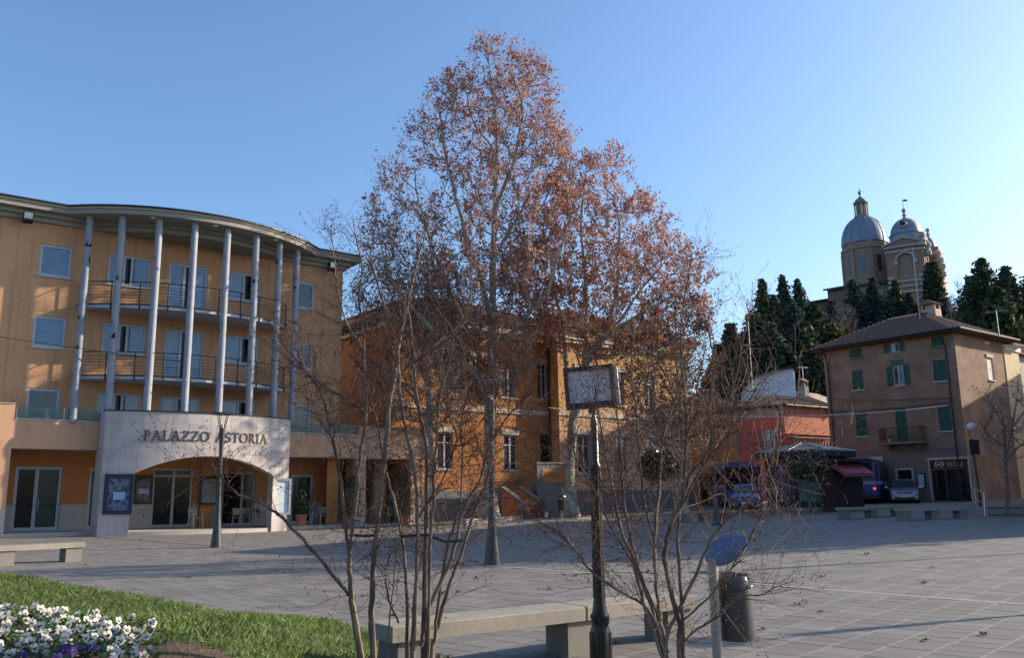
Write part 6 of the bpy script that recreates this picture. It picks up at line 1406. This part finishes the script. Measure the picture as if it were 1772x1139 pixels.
# ------------------------------------------------------------------ overhead cables
def cable(a,b,sag,lab,r=.012,mat=IRON,n=18,grp='overhead cables'):
    t=MB(); o=(a+b)/2; t.tube([a.lerp(b,i/n)-Vector((0,0,sag*4*(i/n)*(1-i/n)))-o for i in range(n+1)],r,5); q=t.build('overhead_cable',mat); q.location=o; return tag(q,lab,'cable',grp)
cable(D(-620,470,28),A.w(1.4,-2.1,7.35),.25,'thin dark cable running from the left edge to the columned hall',.014)
pc=D(1225,712,57); cable(D(950,706,52),D(1237,715,58),.2,'pale cable crossing in front of the ochre building',.02,WHITE)
cable(D(1237,720,58),D(1640,702,56.5),.3,'pale cable between the red house and the brick house',.028,WHITE)
cable(H.w(hl,-.15,H.uz(1440,690)[1]),H.w(-.3,-.15,H.uz(1664,688)[1]),.12,'upper dark cable clipped along the brick house front',.022); cable(H.w(hl,-.16,H.uz(1440,712)[1]),H.w(-.3,-.16,H.uz(1664,694)[1]),.15,'lower dark cable clipped along the brick house front',.022)
# ------------------------------------------------------------------ buildings that close the square on the right; they shade its far side
def block(loc,rot,w,d,h,lab,mat,ops=True):
    t=thing('town_house',lab,'house',loc,rot,'houses closing the right side of the square'); rows=[(x,x+1.1,z,z+1.7) for z in [1+3.2*k for k in range(int((h-1.5)/3.2))] for x in [1.2+2.6*i for i in range(int((w-1.5)/2.6))]]
    mb=MB(); wall_open(mb,0,w,-1,h,rows,0,.2); mb.quad((0,d,-1),(0,0,-1),(0,0,h),(0,d,h)); mb.quad((w,0,-1),(w,d,-1),(w,d,h),(w,0,h)); mb.quad((w,d,-1),(0,d,-1),(0,d,h),(w,d,h)); mb.build('wall',mat,t)
    for o in rows: win(t,None,*o,.08,WPAINT,GLASS,(.5,),(),.07)
    hip(t,-.7,w+.7,-.7,d+.7,h+.12,2.2,(False,False)); return t
def skew(ox,oy,ax,ay): return atan2(ay-oy,ax-ox)
block((34.6,52.0,.9),skew(34.6,52.0,24.9,35.0),19.4,10,11.0,'long plastered house closing the square beyond the frame',SCHOOL)
block((47.5,68,1.2),radians(-90+10),14,10,11.5,'tall house in the side street beyond the yellow house',GREYR)
# a bare plane tree beyond the frame lays its shadow over the right of the square
st0=[o for o in bpy.data.objects if o.name=='plane_tree.002'][0]
dup(st0,(25.5,29.5,gz(25.5,29.5)),2.0,'thin plane tree past the right edge of the square'); dup(st0,(31,33,gz(31,33)),.7,'second thin plane tree past the right edge, before the long house')
# the side of the square behind the viewer; shop windows mirror it
block((22,-24,-.1),radians(178),16,9,10.5,'pale house behind the viewer on the near side of the square',PEACH)
block((3,-27,-.1),radians(181),15,9,9.0,'ochre house behind the viewer on the near side of the square',SCHOOL)
block((-15,-26,-.1),radians(178),18,9,11.5,'grey house behind the viewer on the near side of the square',GREYR)
# ------------------------------------------------------------------ lawn and pansy bed
GRASSB=M('lawn earth under grass',(.065,.10,.028),.95,.3,3,.3,bscale=30)
def mound(x,y): return (1-sm(-2.55,-.7,x))*(1-sm(8.3,12.5,y))
def lz(x,y):
    return gz(x,y)+.045+.46*mound(x,y)
xs=[-17+.18*i for i in range(106)]; ys=[4.2+.18*i for i in range(96)]
nx=len(xs); v=[]; ins={}
for j,y in enumerate(ys):
    for i,x in enumerate(xs):
        k=(x<.95 and lawn_inside(x,y)); ins[(i,j)]=k; v.append((x,y,lz(x,y) if k else gz(x,y)-.06))
f=[(j*nx+i,j*nx+i+1,j*nx+nx+i+1,j*nx+nx+i) for j in range(len(ys)-1) for i in range(nx-1) if any(ins[q] for q in ((i,j),(i+1,j),(i,j+1),(i+1,j+1)))]
used=sorted({k for q in f for k in q}); rm={k:n for n,k in enumerate(used)}
lawn=mesh_obj('lawn',[v[k] for k in used],[tuple(rm[k] for k in q) for q in f],GRASSB,None,None,True); lawn['kind']='structure'
# narrow paved notch between the two grass tongues
def at_px(px,Y): return Vector(((px-PX)/FPX*Y,Y,0))
bedpts=[at_px(-300,8.8),at_px(-150,8.7),at_px(0,8.5),at_px(100,8.25),at_px(180,7.95),at_px(245,7.5),at_px(285,7.1),at_px(290,6.6),at_px(275,5.9),at_px(255,5.2),at_px(200,4.7),at_px(-300,4.7)]
def in_poly(P,x,y):
    c=False; j=len(P)-1
    for i in range(len(P)):
        if (P[i].y>y)!=(P[j].y>y) and x<(P[j].x-P[i].x)*(y-P[i].y)/(P[j].y-P[i].y)+P[i].x: c=not c
        j=i
    return c
baresp=[at_px(285,7.3),at_px(330,7.45),at_px(400,7.35),at_px(470,7.0),at_px(530,6.4),at_px(500,5.8),at_px(280,5.8),at_px(292,6.6)]
def patch(P,dz,name,n=9):
    c=sum(P,Vector())/len(P); vv=[];ff=[]; m=len(P)
    for k in range(n+1):
        for q in P: w=c.lerp(q,k/n); vv.append((w.x,w.y,lz(w.x,w.y)+dz))
    for k in range(n):
        for i in range(m): j=(i+1)%m; ff.append((k*m+i,k*m+j,k*m+m+j,k*m+m+i))
    return mesh_obj(name,vv,ff,SOIL,lawn,None,True)
patch(bedpts,.012,'flower_bed_soil'); patch(baresp,.008,'bare_soil')
GR=ramp_mat('lawn grass',[(.065,.115,.024),(.10,.165,.036),(.145,.21,.055),(.21,.235,.09)],1,.6,kind='island',trans=.35,spec=.3)
DRY=ramp_mat('dry lawn grass',[(.14,.12,.05),(.20,.16,.075),(.12,.13,.045),(.10,.075,.04)],1,.7,kind='island',trans=.3)
rg=np.random.default_rng(5)
def blades(n,x0,x1,y0,y1,test,hh,w,mat,name):
    x=rg.uniform(x0,x1,n); y=y0+(y1-y0)*rg.uniform(0,1,n)**1.35
    ok=np.array([test(a,b) for a,b in zip(x,y)]); x=x[ok];y=y[ok]; n=len(x); z=np.array([lz(a,b) for a,b in zip(x,y)])
    an=rg.uniform(0,2*pi,n); h=hh*rg.uniform(.5,1.3,n); lean=rg.normal(size=(n,2))*.5*h[:,None]; ww=w*rg.uniform(.7,1.3,n)
    P=np.stack([x,y,z-.005],1); o=np.stack([np.cos(an)*ww,np.sin(an)*ww,np.zeros(n)],1); tip=P+np.stack([lean[:,0],lean[:,1],h],1); m=(P+tip)/2+np.stack([-lean[:,0]*.15,-lean[:,1]*.15,h*.1],1)
    V=np.stack([P-o,P+o,m+o*.7,tip],1); V2=np.stack([P-o,m+o*.7,tip,m-o*.7],1)
    return np_obj(name,np.stack([P-o,P+o,m+o*.6,tip],1).reshape(-1,3),4,mat,None,None,'stuff')
blades(235000,-16,1.2,5.6,21,lambda x,y: lawn_inside(x,y,.03) and not in_poly(bedpts,x,y) and not in_poly(baresp,x,y) and -1500<x*FPX/y+PX-886<1000,.065,.0042,GR,'grass')
blades(7000,-4.5,0,5.6,8,lambda x,y: in_poly(baresp,x,y),.04,.004,DRY,'dry_grass')
# pansies
PL=ramp_mat('pansy leaf',[(.030,.065,.014),(.055,.10,.022),(.09,.13,.035)],1,.5,kind='island',trans=.2)
PW=M('white pansy petal',(.66,.64,.57),.6,.14,20,trans=.25); PVI=M('deep violet pansy petal',(.055,.022,.17),.6,.2,20); PDK=M('dark pansy eye',(.03,.008,.045),.6,.2,10); PYL=M('yellow pansy throat',(.75,.50,.05),.6,.1,10)
def petal_poly(cx,cz,r,rz,n=9): return [(cx+r*cos(2*pi*i/n),cz+rz*sin(2*pi*i/n)) for i in range(n)]
def flower_mesh(white):
    me=MB(); s=.032
    def pet(cx,cz,r,rz,y,mi):
        P=petal_poly(cx,cz,r,rz); me.add([(x,y+.010*((x/s)**2+(z/s)**2)*.25+(random.uniform(-.003,.003)),z) for x,z in P]+[(cx*.4,y-.001,cz*.4)],[(i,(i+1)%9,9) for i in range(9)],mi)
    pet(-.017,.019,.019,.020,.006,0); pet(.017,.019,.019,.020,.005,0); pet(-.021,-.003,.018,.017,.002,0); pet(.021,-.003,.018,.017,.001,0); pet(0,-.020,.023,.019,-.002,0)
    me.add([(x*1.0,-.0035,z-.009) for x,z in petal_poly(0,0,.011,.011)],[tuple(range(9))],1); me.add([(x-.014,-.0012,z+.0) for x,z in petal_poly(0,0,.006,.007)],[tuple(range(9))],1); me.add([(x+.014,-.0012,z+.0) for x,z in petal_poly(0,0,.006,.007)],[tuple(range(9))],1)
    me.add([(x,-.0055,z-.002) for x,z in petal_poly(0,0,.0045,.0045)],[tuple(range(9))],2)
    return me
fw=flower_mesh(True).build('flower',[PW,PDK,PYL]); fv=flower_mesh(False).build('flower',[PVI,PDK,PYL]); MW,MV=fw.data,fv.data
bpy.data.objects.remove(fw); bpy.data.objects.remove(fv)
def pansy_leaves(seed):
    r_=np.random.default_rng(seed); V=[]
    for i in range(44):
        a=r_.uniform(0,2*pi); el=r_.uniform(.2,1.3); s=r_.uniform(.03,.13); L=r_.uniform(.03,.055); w=L*.34; c=Vector((cos(a)*s,sin(a)*s,r_.uniform(.02,.15)))
        d=Vector((cos(a+r_.normal()*.5)*cos(el*.6),sin(a+r_.normal()*.5)*cos(el*.6),sin(el*.6))); sd=d.cross(Vector((0,0,1))).normalized(); V+= [c,c+d*L*.5+sd*w,c+d*L,c+d*L*.5-sd*w]
    return np.array([tuple(x) for x in V])
LM=[]
for k in range(4):
    o=np_obj('leaves',pansy_leaves(k+40),4,PL); LM.append(o.data); bpy.data.objects.remove(o)
r2=random.Random(4); ORD='first second third fourth fifth sixth seventh eighth ninth tenth eleventh twelfth thirteenth fourteenth fifteenth sixteenth seventeenth eighteenth'.split()
ROWS=[]
for ri in range(17):
    row=[]
    for gx in range(40):
        y=8.55-ri*.22+r2.uniform(-.05,.05); x=-5.2+gx*.175+(ri%2)*.1+r2.uniform(-.06,.06)
        if in_poly(bedpts,x,y):
            u=x*FPX/y+PX; vv=856+(1.4-lz(x,y))*FPX/y
            if -40<u<320 and vv<1260: row.append((x,y,u,vv))
    row.sort(key=lambda q:-q[2])
    if row: ROWS.append(row)
for ri,row in enumerate(ROWS):
    for k,(x,y,u,vv) in enumerate(row):
        if vv>1100 and u>170 and r2.random()<.3: continue
        white=not (vv>1090 and u<200 and r2.random()<.75)
        lab=('white pansy' if white else 'violet pansy')+', %s from the right in the flower bed\'s %s row'%(ORD[min(k,17)],ORD[min(ri,17)])
        t=thing('pansy_plant',lab,'flower',(x,y,lz(x,y)+.01),r2.uniform(0,6.3),'pansies planted in the flower bed')
        o=bpy.data.objects.new('leaves',LM[k%4]); COL.objects.link(o); o.parent=t; o.scale=(1.25,1.25,1.1)
        for j in range(r2.choice((2,2,3,3)) if white else r2.choice((1,2,2))):
            o=bpy.data.objects.new('flower',MW if white else MV); COL.objects.link(o); o.parent=t
            a=r2.uniform(0,6.3); s=r2.uniform(.02,.11)
            o.location=(cos(a)*s,sin(a)*s,r2.uniform(.12,.20)); o.rotation_euler=(r2.uniform(-.75,-.1),r2.uniform(-.3,.3),r2.uniform(-1.0,1.2)-t.rotation_euler[2]); q=r2.uniform(.7,1.05); o.scale=(q,q,q)
# fallen leaves on the grass and the paving
DLEAF=[M('fallen leaf tone %d'%i,c,.7,.2,20) for i,c in enumerate([(.22,.085,.035),(.30,.13,.05),(.17,.075,.04)])]
def fallen_mesh(seed):
    r_=random.Random(seed); pts=[]; n=10
    for i in range(n):
        a=2*pi*i/n; rr=.075*(1 if i%2==0 else .55)*r_.uniform(.8,1.15); pts.append((rr*cos(a),rr*sin(a),abs(rr)*r_.uniform(.05,.6)))
    m=MB(); m.add(pts+[(0,0,.004)],[(i,(i+1)%n,n) for i in range(n)]); o=m.build('fallen_leaf',DLEAF[seed%3]); d=o.data; bpy.data.objects.remove(o); return d
FM=[fallen_mesh(i) for i in range(6)]
LV=[(57,1003,1),(80,1013,1),(128,1016,0),(190,1029,0),(240,1036,0),(58,1022,1),(225,1046,1),(404,1067,0),(30,1018,1),(950,1021,0),(452,1085,1),(560,1090,1),(668,1107,1),(480,1098,1),(882,906,0),(870,905,0),(560,921,0),(522,920,0),(1455,900,0),(1320,1090,0),(146,978,0),(700,1000,0),(1120,990,0),(1420,1060,0),(1600,1010,0),(330,1000,0),(640,960,0),(1500,960,0),(1700,1100,0),(930,1075,0),(1240,960,0),(20,1000,1),(140,1026,1)]
rl=random.Random(12)
for _ in range(46):
    LV.append((rl.uniform(200,1750),rl.choice((rl.uniform(905,960),rl.uniform(930,1130))),0))
LV=[q for q in LV if q[2] or not lawn_inside(G(q[0],q[1]).x,G(q[0],q[1]).y,-.3)]
for k,(px,py,on) in enumerate(LV):
    p=G(px,py,.06 if on else .004)
    if on: p.z=lz(p.x,p.y)+.03
    o=bpy.data.objects.new('fallen_leaf',FM[k%6]); COL.objects.link(o); o.location=p; o.rotation_euler=(r2.uniform(-.2,.2),r2.uniform(-.2,.2),r2.uniform(0,6)); s=r2.uniform(.7,1.1); o.scale=(s,s,s)
    tag(o,'single curled brown leaf lying on the '+('lawn' if on else 'grey paving'),'leaf','fallen leaves on the '+('lawn' if on else 'paving'))
# ------------------------------------------------------------------ bare multi stemmed shrubs in front
CBARK=ramp_mat('smooth grey tan bark',[(.055,.04,.032),(.11,.085,.067),(.20,.16,.128),(.13,.098,.078)],9,.7,.25,6,vecscale=(1,1,.25))
CTWIG=M('reddish brown twig',(.11,.055,.04),.75,.25,5)
SEED=M('dry seed capsule',(.035,.018,.012),.8,.3,10)
def crepe(lab,stems,Y,seed,dens=1.0,top=2.0,tr=.0028):
    """stems: lists of (px,py,thickness px[,depth offset]); twigs grow from their upper parts"""
    rg=np.random.default_rng(seed); b=D(stems[0][0][0],stems[0][0][1],Y); b.z=gz(b.x,b.y)+.03
    t=thing('bare_shrub_tree',lab,'tree',b,0,'bare many stemmed young trees at the lawn edge'); sm_=MB(); tw=MB(); sd=MB(); cap=0
    def branch(p,d,L,r,depth):
        nonlocal cap
        m=max(3,int(L/.085)); pts=[p]; rs=[r]; c=p.copy(); dd=d.copy()
        for i in range(m):
            dd=(dd+Vector(rg.normal(size=3))*.17+Vector((0,0,.05))).normalized(); c=c+dd*(L/m); pts.append(c.copy()); rs.append(max(.0010,r*(1-(i+1)/m*.75)))
            if depth<3 and rg.uniform()<(.55 if depth<2 else .35) and L>.12:
                s=(dd+Vector(rg.normal(size=3))*.75).normalized(); branch(c.copy(),s,L*rg.uniform(.28,.55),rs[-1]*.72,depth+1)
        tw.tube(pts,rs,4 if r>.004 else 3,caps=False)
        if rg.uniform()<.55: 
            for q in range(rg.integers(1,4)): sd.blob(tuple(pts[-1-(q%2)]+Vector(rg.normal(size=3))*.012-b),rg.uniform(.0035,.0075))
    for S in stems:
        off=rg.normal()*.16; P=[]; R=[]; n=len(S)
        for i,q in enumerate(S):
            dz=(q[3] if len(q)>3 else off*min(1,(S[0][1]-q[1])/350)); P.append(D(q[0],q[1],Y+dz)); R.append(q[2]*.38*(Y+dz)/FPX)
        # smooth the photographed polyline
        PP=[];RR=[]
        for i in range(n-1):
            p0=P[max(i-1,0)];p1=P[i];p2=P[i+1];p3=P[min(i+2,n-1)]
            for k in range(5):
                u=k/5; PP.append(.5*((2*p1)+(p2-p0)*u+(2*p0-5*p1+4*p2-p3)*u*u+(3*p1-p0-3*p2+p3)*u**3)); RR.append(R[i]+(R[i+1]-R[i])*u)
        PP.append(P[-1]); RR.append(R[-1]); PP=[p+Vector(rg.normal(size=3))*.004 for p in PP]
        sm_.tube([p-b for p in PP],RR,8,caps=False)
        N_=len(PP)
        for i in range(2,N_):
            z=PP[i].z-b.z; 
            if z<.25: continue
            f=min(1,max(.12,(z-.3)/top))*dens*(1.0 if RR[i]<.012 else .55)
            for k in range(rg.poisson(1.15*f)):
                d=(PP[i]-PP[i-1]).normalized(); s=(d*.8+Vector(rg.normal(size=3))*.7).normalized(); branch(PP[i].copy(),s,rg.uniform(.25,.7)*(.6+.5*min(1,z/2))*(1 if z<2.3 else .6),max(.0020,min(tr*1.25,RR[i]*.55)),0)
        d=(PP[-1]-PP[-2]).normalized(); branch(PP[-1].copy(),d,rg.uniform(.15,.3),RR[-1]*.8,1); branch(PP[-1].copy(),(d+Vector(rg.normal(size=3))*.4).normalized(),.18,RR[-1]*.7,1)
    tw.v=[tuple(Vector(v)-b) for v in tw.v]
    sm_.build('stems',CBARK,t,True); tw.build('twigs',CTWIG,t); sd.build('seed_capsules',SEED,t)
    return t,b
SA=[[(633,1215,17),(615,1080,15),(607,1020,12),(606,960,9),(612,900,9),(622,800,8),(633,720,8),(630,640,7),(628,580,6),(622,520,5),(625,460,4),(615,410,3)],
 [(652,1215,16),(643,1100,14),(646,1000,12),(653,900,11),(665,800,11),(674,700,11),(684,640,10),(690,600,9),(706,520,6),(722,450,5),(738,400,3)],
 [(607,1015,8),(602,950,8),(598,900,7),(587,820,7),(572,750,6),(562,700,6),(545,660,5),(520,630,4),(490,595,3)],
 [(606,1032,9,0),(580,1000,9,-.05),(552,965,8,-.1),(520,930,8,-.15),(485,893,7,-.2),(450,872,5,-.25),(405,850,4,-.3),(375,812,3,-.3)],
 [(686,650,7),(725,622,6),(770,592,5),(805,555,4),(815,500,3)],[(633,715,5),(600,690,5),(560,672,4),(530,640,3),(510,600,3)],[(690,600,5),(668,540,4),(650,480,4),(640,430,3)],[(628,600,4),(600,560,4),(585,500,3),(578,440,2.5),(572,400,2)],[(722,450,4),(752,470,3),(790,440,3)]]
crepe('bare shrub tree with two grey stems bound by a black strap on the left',SA,7.0,31,2.0,1.9)
SB=[[(702,1205,9),(705,1040,8),(695,931,7),(679,860,6),(667,813,6),(655,740,5),(640,690,3)],[(712,1205,12),(717,1060,11),(721,1002,9),(722,903,9),(719,827,8),(705,756,8),(693,685,7),(690,610,5),(700,540,4)],
 [(732,1205,15),(734,1049,12),(737,931,10),(739,789,10),(728,723,8),(719,661,6),(712,580,5),(704,510,3)],[(736,1205,8),(743,1054,8),(745,931,8),(750,865,7),(753,790,6),(760,700,5),(768,630,3)],
 [(728,1120,9),(738,1061,9),(766,1002,9),(788,945,8),(802,884,7),(832,826,6),(848,770,5),(880,720,4),(905,690,3)],[(740,1205,10),(750,1120,10),(763,1063,9),(780,1007,8),(797,964,7),(815,905,6),(835,850,5),(850,805,4)],
 [(752,1110,7),(757,1050,7),(770,970,7),(779,930,6),(797,870,5),(800,800,4),(798,740,4),(806,690,3)],[(668,1205,4),(672,1100,3.5),(680,1020,3),(684,960,2.5)],[(690,1080,5),(670,1030,4),(668,980,3)],[(722,900,5),(760,840,4),(790,760,4),(772,700,3),(792,650,3)]]
crepe('bare shrub tree of many thin pale stems in front of the concrete bench',SB,6.9,32,2.3,1.8)
SC_=[[(1182,1205,12),(1176,1120,11),(1174,1076,10),(1157,1007,11),(1150,962,11),(1160,912,9),(1183,861,8),(1198,816,7),(1233,784,6),(1275,728,4),(1310,670,3)],[(1190,1205,10),(1184,1135,9),(1178,1030,8),(1173,925,8),(1183,848,6),(1188,757,6),(1186,690,5),(1178,600,4),(1186,510,3),(1196,450,2.5)],
 [(1162,1205,9),(1154,1130,9),(1142,1066,9),(1135,1007,8),(1133,930,8),(1141,839,7),(1147,757,6),(1172,680,4),(1185,620,3)],[(1152,1205,9),(1146,1130,9),(1126,1048,8),(1097,971,8),(1074,916,7),(1056,825,5),(1042,757,4),(1030,680,3)],
 [(1146,1140,7),(1118,1060,7),(1096,980,6),(1060,915,5),(1030,850,5),(1000,800,4),(985,750,3)],[(1148,1150,9),(1160,1085,8),(1197,1012,8),(1229,939,7),(1252,907,6),(1297,866,5),(1330,810,4),(1350,760,3)],
 [(1172,1130,5),(1200,1095,5),(1240,1070,4.5),(1280,1035,4),(1318,1030,3),(1335,1020,2.5)],[(1155,1130,6),(1120,1055,6),(1074,1025,6),(1028,994,5.5),(1000,960,5),(985,940,4),(972,925,3)],
 [(1135,950,5),(1115,870,5),(1106,779,4.5),(1101,711,4),(1092,640,3),(1098,580,2.5)],[(1160,912,6),(1206,825,6),(1242,743,5),(1272,660,4),(1284,600,3),(1296,540,2.5)],[(1142,1070,6),(1110,1000,6),(1085,900,5),(1075,820,4),(1070,740,3),(1062,690,2.5)],
 [(1175,1080,5),(1222,1040,4.5),(1265,985,4),(1300,930,3.5),(1318,890,3)],[(1148,800,4),(1128,720,4),(1132,650,3),(1126,580,2.5)],[(1233,784,4),(1228,700,4),(1236,630,3),(1222,560,2.5)]]
crepe('dark bare shrub tree with spreading twigs beside the sign post on the right',SC_,6.8,33,2.2,1.4)
# black straps that tie the stems
def strap(P,Y,lab):
    q=[D(x,y,Y+d) for x,y,d in P]; o=sum(q,Vector())/len(q); mb=MB()
    for w in (0,.03):
        mb.tube([p-o+Vector((0,.03 if w else -.03,-.004 if w else 0)) for p in q],.012,5)
    s=mb.build('tie_strap',IRON); s.location=o; tag(s,lab,'strap','black straps tying the young stems')
strap([(605,926,0),(630,928,.03),(655,926,0)],7.0,'black rubber strap around the two stems of the left shrub tree')
strap([(694,929,0),(722,927,.03),(740,926,0),(770,938,-.05),(800,936,0)],6.9,'black rubber strap spanning the many stems before the bench')
# small bare street tree at the right edge
rg=np.random.default_rng(41); b=D(1742,893,35.8); b.z=gz(b.x,b.y); t=thing('bare_street_tree','small bare street tree behind the bicycle rack at the right edge','tree',b,0)
N,par,ch,rad,tips=grow([[b,D(1744,860,35.8),D(1740,800,35.8),D(1738,740,35.8)],[D(1740,800,35.8),D(1752,740,35.6),D(1760,690,35.5)],[D(1740,760,35.8),D(1722,710,36),D(1706,680,36)]],crown_points([(655,1712,1760),(690,1690,1790),(740,1690,1790),(790,1710,1780)],35.8,90,rg,.9),rg,.010)
N=[tuple(Vector(p)-b) for p in N]; skeleton_mesh(N,par,ch,rad,.13).build('trunk',BARK,t,True); TV,LC=twigs_leaves(N,par,tips,rg,4,(.3,.7),.6,.1,.006); np_obj('twigs',TV,4,TWIG,t); np_obj('leaves',leaf_quads(LC,.11,rg),4,PLEAF3,t)
